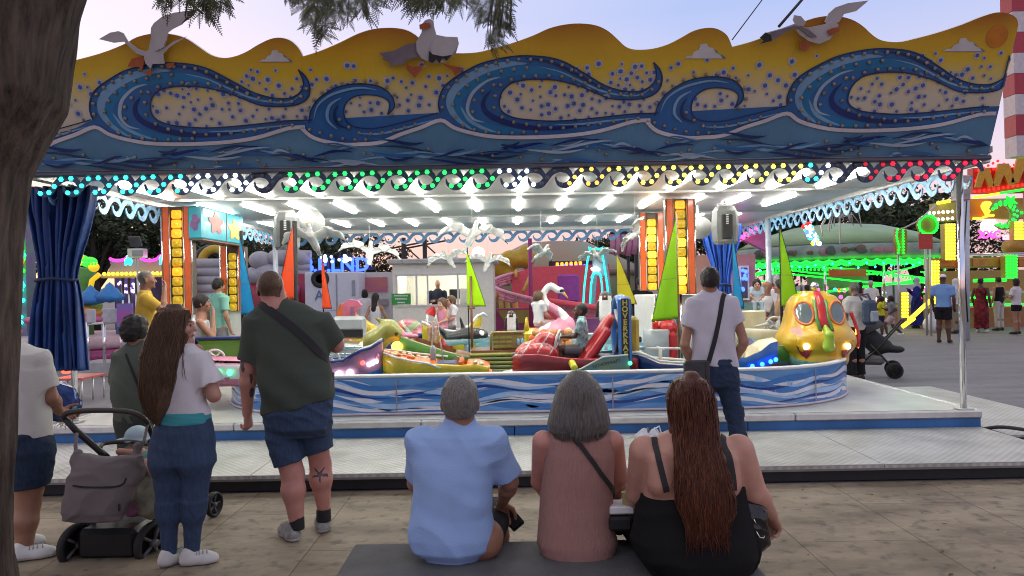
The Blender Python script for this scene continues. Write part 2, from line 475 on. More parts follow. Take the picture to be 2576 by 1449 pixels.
m_white = mat('white_paint', (.72,.72,.70), .4, var=.06)
root = empty('access_ramp', (0,6.0,0), 0, 'chequer plate aluminium ramp along the front of the water ride', 'ramp')
b = MB()
for i in range(6):                                            # plate sections with open joints
    x0 = -5.6+i*1.72; b.box((x0+.858, .745, .128-.0), (1.712, 1.49, .024))
b.build('deck_plate', m_plate, root)
b = MB(); b.box((-.45, .012, .1205), (10.32, .02, .045)); b.build('edge_strip', mat('edge_grey', (.20,.20,.20), .5, .3), root)
b = MB(); b.box((-.45, .10, .052), (10.2, .06, .10)); b.box((-.45, 1.40, .052), (10.2, .06, .10)); b.build('support_frame', m_dark, root)
root = empty('side_ramp', (4.8,8.6,0), 0, 'chequer plate ramp at the right hand side of the water ride', 'ramp')
b = MB(); b.box((.60, .3, .10), (1.15, 3.4, .024)); b.build('deck_plate', m_plate, root)
b = MB(); b.box((.60, -1.36, .05), (1.1, .05, .075)); b.box((.60, 1.9, .05), (1.1, .05, .075)); b.build('support_frame', m_dark, root)
PX0, PX1, PY0, PY1, PZ = -4.75, 4.75, 7.52, 15.1, .30
root = empty('ride_platform', (0,7.52,0), 0, 'white ride platform with blue skirt and silver edge under the canopy', 'platform')
b = MB(); b.box((0, (PY1-PY0)/2+.03, PZ-.02), (9.40, PY1-PY0-.10, .034)); b.build('deck', mat('deck_cream', (.60,.60,.54), .35, .2, .12, 3), root)
b = MB()
for i in range(5):
    b.box((-4.75+1.9*i+.95, 0, PZ-.035), (1.893, .06, .075), bev=.012)
for x in (PX0, PX1): b.box((x, (PY1-PY0)/2+.034, PZ-.035), (.06, PY1-PY0, .075), bev=.012)
b.build('edge_trim', m_alu, root)
b = MB()
for i in range(4): b.box((-4.75+2.375*i+1.1875, .03, .135), (2.365, .05, .19))
for x in (PX0+.02, PX1-.02): b.box((x, (PY1-PY0)/2+.06, .135), (.05, PY1-PY0, .19))
b.build('skirt', m_blue, root)
# basin outline: rounded rectangle walked anticlockwise from the front left, seen from above
BX0, BX1, BY0, BY1, BR = -3.55, 4.16, 7.88, 14.3, 1.75
def basin_pts(off=0.0, n=14):
    r = BR-off; P = []
    for cx, cy, a0 in ((BX1-BR, BY0+BR, -PI/2), (BX1-BR, BY1-BR, 0), (BX0+BR, BY1-BR, PI/2), (BX0+BR, BY0+BR, PI)):
        for i in range(n+1):
            a = a0+PI/2*i/n; P.append((cx+r*math.cos(a), cy+r*math.sin(a)))
    return P
root = empty('water_basin', (0,BY0,0), 0, 'round ended boat basin with painted blue wave panels and white rim', 'basin')
RIM = .715
m_art0 = mat('panel_blue', (.13,.33,.62), .28, var=.15, scale=2.5, coat=.3)
b = MB(); P = basin_pts(); Q = basin_pts(.05); n = len(P)
b.add([(x,y-BY0,PZ) for x,y in P]+[(x,y-BY0,RIM) for x,y in P], [(i,(i+1)%n,n+(i+1)%n,n+i) for i in range(n)], 0)
b.add([(x,y-BY0,PZ) for x,y in Q]+[(x,y-BY0,RIM) for x,y in Q], [((i+1)%n,i,n+i,n+(i+1)%n) for i in range(n)], 1)
b.build('wall_panels', [m_art0, mat('basin_inside', (.25,.38,.42), .4)], root, fix=False)
b = MB(); b.tube([(x,y-BY0,RIM) for x,y in basin_pts(.025)], (.045,.022), 8, closed=True); b.build('rim', mat('rim_white', (.78,.78,.76), .3, var=.04), root)
b = MB(); b.tube([(x,y-BY0,PZ+.014) for x,y in basin_pts(-.012)], (.014,.014), 6, closed=True); b.build('base_trim', mat('pink_trim', (.62,.55,.60), .4), root)
water, wnt, wb = new_mat('water'); 
wb.inputs['Base Color'].default_value = (.05,.19,.22,1); wb.inputs['Roughness'].default_value = .08; wb.inputs['IOR'].default_value = 1.33
wn = wnt.nodes.new('ShaderNodeTexNoise'); wn.inputs['Scale'].default_value = 5; wbp = wnt.nodes.new('ShaderNodeBump'); wbp.inputs['Strength'].default_value = .4; wbp.inputs['Distance'].default_value = .03
wnt.links.new(wn.outputs[0], wbp.inputs['Height']); wnt.links.new(wbp.outputs[0], wb.inputs['Normal'])
b = MB(); b.poly([(x,y,.60) for x,y in basin_pts(.055)]); tag(b.build('water', water), kind='structure')
# painted waves on the basin wall, laid out along the wall's length
wl = [0.0]; PW = basin_pts(-.001)
PW = PW[-15:]+PW[:-15]
PW = [(BX0+.25, BY0+.8), (BX0+.75, BY0+.27), (BX0+1.2, BY0+.07)]+PW if False else PW
for i in range(1, len(PW)): wl.append(wl[-1]+math.dist(PW[i-1], PW[i]))
def BW(s, z, off):
    s = max(0, min(s, wl[-1]-.01))
    i = max(k for k in range(len(wl)-1) if wl[k] <= s)
    t = (s-wl[i])/(wl[i+1]-wl[i]); a, c = PW[i], PW[i+1]
    x = a[0]+(c[0]-a[0])*t; y = a[1]+(c[1]-a[1])*t
    L_ = math.dist(a, c); nx, ny = (c[1]-a[1])/L_, -(c[0]-a[0])/L_
    return (x+nx*off, y+ny*off-BY0, z)
rw = random.Random(3)
cols = {'light': (.36,.56,.80), 'white': (.72,.73,.78), 'mid': (.045,.20,.52), 'navy': (.012,.045,.26)}
mk = list(cols); parts = {k: MB() for k in mk}
def flow(s): return .030*math.sin(s*3.1+.5)+.014*math.sin(s*7.3+1.1)+.02*math.sin(s*1.3)
lanes = [('mid',.055,.05),('white',.10,.028),('navy',.135,.02),('light',.165,.035),('white',.20,.034),('mid',.235,.04),('navy',.265,.018),('light',.295,.04),('white',.325,.03),('mid',.355,.035)]
for li, (cn, z0, wd) in enumerate(lanes):
    s = -rw.uniform(0, .4)
    while s < 10.6:
        ln = rw.uniform(.5, 1.5) if cn != 'white' else rw.uniform(.9, 2.2)
        nn = 16; top = []; bot = []
        dz = rw.uniform(-.025,.025)
        ph = rw.uniform(-.25,.25)
        for i in range(nn+1):
            q = s+ln*i/nn; t = i/nn
            hw = wd*.68*(math.sin(PI*t)**.6 if 0 < t < 1 else 0)*(1+.3*math.sin(t*5))
            zc = PZ+z0+dz+flow(q+ph)*(1.0+li*.06)
            f_ = lambda z: min(max(z, PZ+.03), RIM-.03)
            if q >= 0:
                top.append(BW(q, f_(zc+hw), .002+.0012*li)); bot.append(BW(q, f_(zc-hw), .002+.0012*li))
        k = len(top)
        if k > 2: parts[cn].add(top+bot, [(i, i+1, k+i+1, k+i) for i in range(k-1)])
        s += ln*rw.uniform(.55, 1.15)
for k in mk: parts[k].build('painted_wave', mat('wave_'+k, cols[k], .3, var=.08, coat=.3), root)
b = MB()
for s0 in (3.3, 5.6, 7.9):                                     # panel joints and a door outline
    b.box((0,0,0), (.001,.001,.001)) if False else b.add([BW(s0-.008,PZ+.03,.018), BW(s0+.008,PZ+.03,.018), BW(s0+.008,RIM-.03,.018), BW(s0-.008,RIM-.03,.018)], [(0,1,2,3)])
b.build('panel_joint', mat('joint', (.32,.30,.32), .4, .3), root)
# ================================================================ canopy: fascia, ceiling, tubes, scroll trim
FY, FZ = 7.27, 2.85
FT = V((0, -.392, .920)); FN = V((0, -.920, -.392))
KF = .49/1.15
def F(u, v):
    du, dv = u-1288.0, v-724.5
    X_, Z_ = (RC*du-RS*dv)/FPX, (-RS*du-RC*dv)/FPX
    Y = (FY+KF*(FZ-CAMZ))/(1+KF*Z_)
    return (X_*Y, (CAMZ+Z_*Y-FZ)/.920)
def FP(x, s, off=0.0): return V((x, FY, FZ))+FT*s+FN*off
canopy = empty('ride_canopy', (0,FY,FZ), 0, 'water ride canopy with yellow sky and blue wave painted fascia above white lit ceiling', 'canopy')
CO = V((0,FY,FZ))
def FL(x, s, off=0.0): return FT*s+FN*off+V((x,0,0))
topU = [(60,168),(100,162),(170,155),(250,135),(310,112),(345,93),(395,83),(440,88),(470,98),(500,118),(530,138),(560,146),(590,142),(620,130),(650,112),(680,98),(705,95),(730,102),(750,120),(762,142)]
topU2 = [(762,142),(800,130),(830,118),(859,105),(900,85),(940,73),(985,70),(1020,75),(1045,88),(1075,112),(1110,128),(1150,134),(1200,132),(1240,122),(1290,108),(1340,90),(1380,72),(1420,62),(1460,59),(1500,64),(1530,78),(1555,100),(1575,118),(1600,125),(1640,123),(1680,112),(1717,93),(1740,80),(1765,72),(1790,70),(1810,75),(1830,90),(1842,118)]
topU3 = [(1842,118),(1880,108),(1910,98),(1960,80),(2020,55),(2060,43),(2100,40),(2140,48),(2170,65),(2195,88),(2220,102),(2260,106),(2300,98),(2360,82),(2420,62),(2470,42),(2510,31),(2540,35),(2557,46),(2562,62)]
outl = []
for t in (topU, topU2, topU3): outl += [F(*p) for p in spline(t, 3)]
xl, xr = -4.76, 4.70
outl = [(xl, outl[0][1])]+[p for p in outl if xl < p[0]]
outl = [(min(p[0], xr+.02), p[1]) for p in outl]
outl += [(xr, -.0), (xl, -.0)]
m, nt, bs = new_mat('fascia_print'); N, L = nt.nodes, nt.links
tc = N.new('ShaderNodeTexCoord'); sp = N.new('ShaderNodeSeparateXYZ'); L.new(tc.outputs['Object'], sp.inputs[0])
nz = N.new('ShaderNodeTexNoise'); nz.inputs['Scale'].default_value = 1.1; L.new(tc.outputs['Object'], nz.inputs[0])
ad = N.new('ShaderNodeMath'); ad.operation = 'MULTIPLY_ADD'; L.new(nz.outputs[0], ad.inputs[0]); ad.inputs[1].default_value = .22; L.new(sp.outputs[2], ad.inputs[2])
rp = N.new('ShaderNodeValToRGB'); e = rp.color_ramp.elements       # printed sky: cream low, golden, orange hilltops
e[0].position = .50; e[0].color = (.56,.50,.39,1); e[1].position = 1.0; e[1].color = (.36,.13,.012,1)
for p_, c_ in ((.61,(.58,.46,.18)), (.73,(.60,.41,.03)), (.87,(.54,.31,.018))):
    q = e.new(p_); q.color = (*c_, 1)
mr = N.new('ShaderNodeMath'); mr.operation = 'DIVIDE'; L.new(ad.outputs[0], mr.inputs[0]); mr.inputs[1].default_value = 1.28
L.new(mr.outputs[0], rp.inputs[0]); L.new(rp.outputs[0], bs.inputs['Base Color']); bs.inputs['Roughness'].default_value = .22; bs.inputs['Coat Weight'].default_value = .35; bs.inputs['Coat Roughness'].default_value = .1
def crinkle(m, st=.12):
    nt = m.node_tree; N, L = nt.nodes, nt.links; b = N['Principled BSDF']
    tc = N.new('ShaderNodeTexCoord'); mp = N.new('ShaderNodeMapping'); mp.inputs['Scale'].default_value = (2.2,1,.8); L.new(tc.outputs['Object'], mp.inputs[0])
    n = N.new('ShaderNodeTexNoise'); n.inputs['Scale'].default_value = 2.2; n.inputs['Detail'].default_value = 3; L.new(mp.outputs[0], n.inputs[0])
    bp = N.new('ShaderNodeBump'); bp.inputs['Strength'].default_value = st; bp.inputs['Distance'].default_value = .15; L.new(n.outputs[0], bp.inputs['Height']); L.new(bp.outputs[0], b.inputs['Normal'])
    b.inputs['Roughness'].default_value = .22; b.inputs['Coat Weight'].default_value = .35
    return m
crinkle(m)
b = MB(); b.prism(outl, FL, -.03, 0.0, 0, 1); b.build('fascia_panel', [m, m_white], canopy)
# wave art, traced once as flat print on the fascia
def Z2(*p): return [(858.7+x/3, y/3) for x, y in p]
w2_out = Z2((2355,470),(2375,540),(2370,600),(2330,650),(2260,685),(2170,690),(2080,675),(1980,640),(1880,580),(1780,520),(1690,470),(1600,440),(1500,425),(1350,420),(1200,440),(1050,480),(950,530),(850,590),(780,650),(745,720),(733,790),(745,850))
w2_low = Z2((2355,470),(2400,520),(2420,590),(2400,670),(2340,720),(2250,745),(2130,750),(2020,740),(1920,700),(1830,660),(1750,635),(1650,610),(1550,598),(1420,598),(1300,620),(1240,660),(1205,710),(1192,770),(1200,820),(1240,860),(1320,890),(1450,905),(1600,912),(1800,900),(2000,880),(2200,858),(2390,852))
sc_out = [(778,308),(782,280),(800,250),(830,228),(859,216),(900,210),(940,213),(965,222),(985,240),(993,262),(988,276),(975,288)]
sc_in = [(975,288),(980,270),(978,255),(960,243),(930,238),(900,240),(880,250),(868,265),(866,285),(872,305),(890,318),(930,323),(970,318),(1010,308),(1060,295),(1103,283)]
to_xs = lambda pts: [F(*p) for p in pts]
A = [to_xs(spline(w2_out, 3)), to_xs(spline(w2_low, 3))]; B_ = [to_xs(spline(sc_out, 4)), to_xs(spline(sc_in, 3))]
x2, s2 = F(1103,283); x1, s1 = F(220,275); x3, s3 = F(1973,243)
per = (x3-x1)/2
shift = lambda pts, k: [(x+k*per, s+.006*k) for x, s in pts]
sea = []
for k in (-1, 0, 1):
    if k == -1:
        st = [(xl, s1-.07)]+[F(*p) for p in spline([(110,342),(150,333),(190,322),(222,306)], 4)]
        sea += st
    sea += shift(A[0][::-1], k)+shift(A[1][1:], k)
sea = [(min(max(x, xl), xr), s) for x, s in sea]
last = sea[-1]; sea += [(xr, last[1]), (xr, .012), (xl, .012)]
LAYER = [0.004]
artm = {'line': (.010,.030,.115), 'mid': (.022,.115,.33), 'teal': (.012,.16,.36), 'light': (.17,.33,.52), 'pale': (.30,.40,.52), 'white': (.56,.53,.58), 'navy': (.006,.022,.14), 'low': (.085,.215,.36)}
MATS = {k: crinkle(mat('print_'+k, c, .25, var=.12, scale=2)) for k, c in artm.items()}
def flat(name, polys, mk, off):
    b = MB()
    for p in polys:
        q2, tr = fill2(p); b.add([FL(x, s, off) for x, s in q2], tr)
    return b.build(name, MATS[mk] if isinstance(mk, str) else mk, canopy, fix=False)
def clipx(p): return [(x, s) for x, s in p if xl+.02 < x < xr-.02]
def rib(pts, wd, taper=True):
    pts = clipx(pts)
    if len(pts) < 3: return [], []
    k = (lambda t: wd*max(.04, math.sin(PI*min(max(t,0),1))**.7)) if taper else wd
    l, r = ribbon2(pts, k); return l, r
def ribs(name, lst, mk, off):
    b = MB()
    for pts, wd, tp in lst:
        l, r = rib(pts, wd, tp); n = len(l)
        b.add([FL(x, max(s,.015), off) for x, s in l+r], [(i,i+1,n+i+1,n+i) for i in range(n-1)])
    return b.build(name, MATS[mk], canopy, fix=False)
curls = [shift(B_[0]+B_[1][1:]+[F(1103,330), F(940,352), F(778,330)], k) for k in (-1, 0, 1)]
flat('painted_sea', [sea], 'mid', .004)
flat('painted_curl', [c for c in curls if max(q[0] for q in c) < xr and min(q[0] for q in c) > xl], 'mid', .0046)
UN = per/877.0                                                 # metres per photo unit on the panel
def wv(pts, n=4): return to_xs(spline(Z2(*pts), n))
dec = []   # (layer offset, colour, centre line, width, taper)
WL = wv([(-300,960),(-200,1040),(0,1085),(150,1085),(300,1070),(450,1010),(600,960),(750,905),(850,960),(980,1000),(1150,1028),(1400,1034),(1700,1020),(1950,985),(2200,915),(2330,905)])
low = [p for k in (-1,0,1) for p in shift(WL, k) if xl+.004 < p[0] < xr-.004]
low = [(xl+.003, low[0][1])]+low+[(xr-.003, low[-1][1]), (xr-.003, .014), (xl+.003, .014)]
flat('painted_sea', [low], 'low', .0052)
dec += [('teal', wv([(1560,960),(1300,985),(1080,960),(930,890),(860,790),(900,690),(1050,590),(1300,535),(1550,535),(1750,590)]), 34, True),
        ('light', wv([(1000,985),(880,900),(820,800),(840,700),(940,600),(1100,520),(1280,480),(1400,480)]), 20, True),
        ('pale', wv([(1085,922),(1000,900),(955,840),(960,770),(1000,690),(1100,610),(1200,580)]), 9, True),
        ('light', wv([(1180,1000),(1060,960),(960,900),(900,800)]), 9, True),
        ('light', wv([(1480,500),(1650,540),(1800,610),(1950,680),(2100,715),(2250,715),(2350,650)]), 5, True),
        ('line', wv([(1380,440),(1550,460),(1700,520),(1850,600),(2000,680)]), 8, True),
        ('navy', wv([(1130,680),(1080,745),(1075,815),(1130,875),(1250,925),(1420,962),(1640,965),(1900,935)]), 15, True),
        ('light', wv([(1600,940),(1800,935),(2000,912),(2250,885)]), 5, True),
        ('line', to_xs(spline(w2_out, 3)), 3.4, False), ('line', to_xs(spline(w2_low, 3)), 3.4, False),
        ('line', to_xs(spline(sc_out, 4)), 3.0, False), ('line', to_xs(spline(sc_in, 3)), 3.0, False),
        ('light', to_xs(spline([(790,300),(800,265),(830,240),(870,226),(910,220),(950,226)], 4)), 6, True),
        ('light', to_xs(spline([(850,325),(825,300),(830,265),(860,245)], 4)), 8, True),
        ('line', to_xs(spline([(885,325),(850,312),(842,285),(852,262)], 4)), 7, True),
        ('light', to_xs(spline([(900,335),(960,335),(1030,318),(1090,300)], 4)), 5, True),
        ('white', wv([(-300,960),(-200,1040),(0,1085),(150,1085),(300,1070),(450,1010),(600,960),(750,905),(850,960),(980,1000),(1150,1028),(1400,1034),(1700,1020),(1950,985),(2200,915),(2330,905)]), 9.5, False)]
dr = random.Random(11)
for i in range(46):                                            # loose streaks in the lower sea
    x0 = dr.uniform(-280, 2250); y0 = dr.uniform(1065, 1225); ln = dr.uniform(140, 480); tl = dr.uniform(-.12,.10)
    if y0 < 1120 and 500 < x0+ln/2 < 900: continue
    pts = [(x0+ln*t, y0+tl*ln*t+18*math.sin(t*4+i)) for t in (0,.2,.4,.6,.8,1)]
    dec.append((('navy','line','light','pale','mid')[i % 5], wv(pts, 2), dr.uniform(4, 9), True))
byc = {}
for j, (cn, pts, wd, tp) in enumerate(dec):
    for k in (-1, 0, 1):
        p2 = shift(pts, k)
        if max(q[0] for q in p2) < xl or min(q[0] for q in p2) > xr: continue
        byc.setdefault((cn, j), []).append((p2, wd*UN, tp))
grp = {}
for (cn, j), lst in byc.items():
    b = grp.setdefault(cn, MB())
    for pts, wd, tp in lst:
        l, r = rib(pts, wd, tp); n = len(l)
        if not n: continue
        b.add([FL(min(max(x,xl+.005),xr-.005), max(s,.015), .006+.0008*j) for x, s in l+r], [(i,i+1,n+i+1,n+i) for i in range(n-1)])
for cn, b in grp.items(): b.build('painted_streak', MATS[cn], canopy, fix=False)
# spray dots in the painted sky
def inside(p, poly):
    c = False; n = len(poly); x, y = p
    for i in range(n):
        x0, y0 = poly[i]; x1_, y1_ = poly[i-1]
        if (y0 > y) != (y1_ > y) and x < (x1_-x0)*(y-y0)/(y1_-y0)+x0: c = not c
    return c
d1, d2 = MB(), MB(); dots = []
while len(dots) < 310:
    x = dr.uniform(xl+.1, xr-.1); s = dr.uniform(.3, .98)
    if inside((x, s), sea) or any(inside((x, s), c) for c in curls) or not inside((x, s+.13), outl): continue
    ph = ((x-x2)/per) % 1.0
    dens = .35+.65*math.sin(PI*ph)**2
    if dr.random() > dens*(1.0 if s < .85 else .25): continue
    if any((x-a)**2+(s-c)**2 < .0032 for a, c in dots): continue
    dots.append((x, s)); r = dr.choice((.022,.028,.034,.04))
    d1.poly([FL(x+r*math.cos(a), s+r*math.sin(a), .0040) for a in [PI*2*i/10 for i in range(10)]])
    d2.poly([FL(x+r*.62*(1 if i % 2 else .72)*math.cos(a), s+r*.62*(1 if i % 2 else .72)*math.sin(a), .0052) for i, a in [(i, PI*2*i/12) for i in range(12)]])
tag(d1.build('painted_spray', mat('dot_pale', (.40,.40,.42), .3), canopy, fix=False), kind='stuff'); tag(d2.build('painted_spray', mat('dot_blue', (.06,.10,.34), .3), canopy, fix=False), kind='stuff')
# clouds and sun
cl1, cl2 = MB(), MB()
for (u, v, w_, h_) in ((690,140,78,30),(1768,128,100,38),(2420,112,100,34)):
    pts = [(0,0),(.12,.18),(.22,.2),(.28,.45),(.4,.6),(.44,.95),(.58,1),(.66,.75),(.76,.7),(.82,.4),(.93,.25),(1,0)]
    P2 = [F(u+(x-.5)*w_, v+(.5-y)*h_) for x, y in pts]; cl1.poly([FL(x, s, .0065) for x, s in P2])
    P3 = [F(u+6+(x-.5)*w_*1.05, v+4+(.5-y)*h_*.8) for x, y in pts]; cl2.poly([FL(x, s, .005) for x, s in P3])
cl1.build('painted_cloud', mat('cloud_grey', (.52,.50,.52), .3), canopy, fix=False); cl2.build('painted_cloud', mat('cloud_shadow', (.12,.17,.25), .3), canopy, fix=False)
cx, cs_ = F(2508,92); b = MB(); b.poly([FL(cx+.10*math.cos(a), cs_+.10*math.sin(a), .005) for a in [PI*2*i/24 for i in range(24)]]); b.poly([FL(cx+.07*math.cos(a), cs_+.07*math.sin(a), .006) for a in [PI*2*i/24 for i in range(24)]])
b.build('painted_sun', mat('sun_orange', (.50,.17,.02), .3), canopy, fix=False)
# unlit lamp caps following the waves
lines = [(w2_out[2:], 26, 9), (Z2((2290,700),(2130,720),(1950,680),(1800,610),(1650,575),(1480,570),(1330,585),(1200,640),(1160,720),(1150,800),(1180,860),(1300,920),(1450,940),(1620,965),(1780,950),(1950,930),(2150,900),(2300,885)), 29, 0),
         (Z2((1400,510),(1220,535),(1080,570),(960,640),(870,730),(840,820),(880,920),(970,965),(1080,990),(1250,1000),(1480,990)), 29, 0), (Z2((1150,640),(1060,690),(1000,760),(990,850)), 29, 0),
         (sc_out[1:], 27, 7), ([(855,300),(900,332),(950,335),(1000,325),(1050,310)], 27, 0), ([(780,325),(830,340),(880,350),(930,350)], 27, 0)]
caps = []
def walk(pts, step):
    out = [pts[0]]; acc = 0
    for a, c in zip(pts, pts[1:]):
        d_ = math.dist(a, c); acc += d_
        if acc >= step: out.append(c); acc = 0
    return out
for pts, st, ins in lines:
    dense = spline(pts, 12)
    if ins: 
        l, r = ribbon2(dense, ins*2); dense = r
    P2 = to_xs(walk(dense, st))
    for k in (-1, 0, 1): caps += shift(P2, k)
for i in range(78): caps.append((dr.uniform(xl+.1, xr-.1), dr.choice((.06,.11,.16))+dr.uniform(-.03,.03)))
keep = []
for x, s in caps:
    if xl+.05 < x < xr-.05 and .03 < s < 1.1 and all((x-a)**2+(s-c)**2 > .0022 for a, c in keep): keep.append((x, s))
m_cap = mat('lamp_cap', (.22,.18,.15), .35, var=.3)
proto = MB().lathe([(.0,.022),(.010,.02),(.0165,.010),(.018,0)], 8).build('lamp_cap', m_cap, canopy)
qr = FN.to_track_quat('Z', 'Y').to_euler()
keep.sort(key=lambda p: abs(p[0]))
for i, (x, s) in enumerate(keep[:100]):
    o = proto if i == 0 else proto.copy()
    if i: COL.objects.link(o); o.parent = canopy
    o.location = FL(x, s, .012); o.rotation_euler = qr
b = MB(); Rm = FN.to_track_quat('Z', 'Y').to_matrix()
for x, s in keep[100:]: b.lathe([(.0,.022),(.010,.02),(.0165,.010),(.018,0)], 8, FL(x, s, .012), M=Rm)
if len(keep) > 100: tag(b.build('lamp_cap', m_cap, canopy), kind='stuff')
# fascia bottom rail, ceiling, roof
b = MB(); b.box((-.02, .02, -.022), (9.5, .09, .045), bev=.01); b.build('fascia_rail', mat('rail_dark', (.06,.07,.10), .3, .5), canopy)
m_ceil = mat('ceiling_white', (.60,.60,.58), .34, var=.05, scale=1.2)
b = MB()
for i in range(8):
    for j in range(5):
        b.box((-4.13+1.18*i, .85+1.52*j, .012), (1.176, 1.514, .02))
b.build('ceiling_panels', m_ceil, canopy)
b = MB(); b.box((0, 3.95, .06), (9.5, 7.9, .06)); b.build('roof_deck', mat('roof_grey', (.25,.25,.25), .5), canopy)
b = MB()
for x in (-4.72, 4.72): b.box((x, 3.9, .0), (.09, 7.7, .13), bev=.01)
b.box((0, 7.72, .0), (9.3, .09, .13), bev=.01)
for y in (2.3, 5.1): b.box((0, y, -.012), (9.2, .05, .03))
b.build('ceiling_beam', m_alu, canopy)
m_tube = emit('tube_light', (1.0,.98,.90), 24, True)
proto = None
for r_, (y0, y1) in enumerate(((8.15,9.35),(10.15,11.4),(12.6,13.8))):
    for k in range(-7, 8):
        x = .12+.63*k
        if abs(x) > 4.5: continue
        if proto is None:
            proto = MB().box((0,0,0), (.070,1.22,.03), bev=.01).build('ceiling_tube', m_tube, canopy)
            o = proto
        else:
            o = proto.copy(); COL.objects.link(o); o.parent = canopy
        o.location = (x, (y0+y1)/2-FY, -.018)
# scroll trim with running LED lamps under the fascia
zu = .27/216.0
def scroll_unit(sc_, n=3):
    c = [(0,70),(6,100),(28,128),(65,138),(105,126),(135,92),(172,44),(215,16),(262,8),(305,20),(335,52),(346,86)]
    c = spline(c, n)
    wd = lambda t: (8+41*min(1, t*3.2))*(1 if t < .8 else 1-.5*(t-.8)/.2)
    l, r = ribbon2(c, wd)
    return [(x*sc_, -y*sc_) for x, y in l], [(x*sc_, -y*sc_) for x, y in r]
def scrolls(name, m, n, fn, sc_, parent, th=.012):
    b = MB()
    for i in range(n):
        l, r = scroll_unit(sc_); k = len(l); ox = i*216*sc_; e_ = .0015*(i % 2)
        A_ = [fn(x+ox, y, e_) for x, y in l+r]; B2 = [fn(x+ox, y, th+e_) for x, y in l+r]
        q = [(j,j+1,k+j+1,k+j) for j in range(k-1)]
        b.add(A_, q); b.add(B2, [t[::-1] for t in q]); 
        b.add(A_+B2, [(j,j+1,2*k+j+1,2*k+j) for j in range(k-1)]+[(k+j,k+j+1,3*k+j+1,3*k+j) for j in range(k-1)])
    return b.build(name, m, parent)
m_scr = mat('scroll_navy', (.022,.045,.095), .3, .3)
scrolls('scroll_trim', m_scr, 34, lambda x, y, d_: V((-4.68+x, .02+d_, -.045+y)), zu, canopy)
def led_col(u):
    if u < 470: return ('led_teal', (.02,.85,.62), 5)
    if u < 625: return ('led_white', (1,1,.95), 7)
    if u < 725: return None
    if u < 1258: return ('led_green', (.01,.85,.06), 4.5)
    if u < 1352: return ('led_white', (1,1,.95), 7)
    if u < 1425: return None
    if u < 1560: return ('led_amber', (.95,.42,.06), 2.2)
    if u < 2030: return ('led_yellow', (1,.74,.05), 5)
    if u < 2062: return ('led_teal', (.02,.85,.62), 5)
    if u < 2110: return ('led_white', (1,1,.95), 7)
    if u < 2180: return None
    if u < 2235: return ('led_dimred', (.9,.03,.05), .5)
    return ('led_red', (1,.006,.02), 4)
leds = []
for i in range(34):
    for (x, y) in ((40,127),(108,122),(150,74),(205,20),(283,14)):
        X_ = -4.68+i*.27+x*zu; leds.append((X_, -.045-y*zu))
pro = {}
leds.sort(key=lambda p: abs(p[0]-.3)); rest = {}
off_m = mat('led_off', (.10,.11,.13), .3)
for i, (x, z) in enumerate(leds):
    u = 1288+FPX*x/FY
    c = led_col(u); mm = emit(c[0], c[1], c[2]) if c else off_m
    nm = c[0] if c else 'off'
    if i < 100:
        if nm not in pro:
            pro[nm] = MB().lathe([(.0,-.014),(.014,-.012),(.0215,-.004),(.0225,.004)], 6, M=Matrix.Rotation(-PI/2,3,'X')).build('led_lamp', mm, canopy); o = pro[nm]
        else: o = pro[nm].copy(); COL.objects.link(o); o.parent = canopy
        o.location = (x, .013, z)
    else: rest.setdefault(nm, (MB(), mm))[0].lathe([(.0,-.014),(.014,-.012),(.0215,-.004),(.0225,.004)], 6, (x, .013, z), M=Matrix.Rotation(-PI/2,3,'X'))
for nm, (b, mm) in rest.items(): tag(b.build('led_lamp', mm, canopy), kind='stuff')
m_lb = mat('scroll_sky', (.22,.50,.78), .3, var=.3, scale=12); m_lb2 = mat('scroll_blue', (.07,.20,.40), .35, var=.2)
for sx in (-1, 1):
    scrolls('scroll_trim', m_lb, 25, lambda x, y, d_: V((sx*(4.70-d_), .25+x, -.065+y)), .30/216, canopy)
scrolls('scroll_trim', m_lb2, 31, lambda x, y, d_: V((-4.65+x, 7.70+d_, -.065+y)), .30/216, canopy)
# ================================================================ posts
def post(loc, z0, z1, r, m, label, rt=0.0):
    o = empty('canopy_post', loc, 0, label, 'post', 'posts at the corners of the canopy')
    MB().tube([(0,0,z0),(0,0,z1)], r, 14).build('pole', m, o)
    MB().box((0,0,z0+.008), (.14,.14,.016), bev=.004).build('foot_plate', m_alu, o)
    return o
post((4.62,7.60,0), PZ, 2.80, .032, m_chrome, 'chrome post at the right front corner of the ride platform')
post((-4.62,7.78,0), PZ, 2.80, .032, m_chrome, 'chrome post behind the blue curtain at the left front corner')
post((4.66,13.4,0), PZ, 2.80, .05, mat('post_grey', (.50,.55,.60), .35, .2), 'pale grey post at the back right corner of the ride beside the green tent')
post((-4.66,14.6,0), PZ, 2.80, .05, mat('post_grey', (.50,.55,.60), .35, .2), 'pale grey post at the back left in front of grey inflatable')
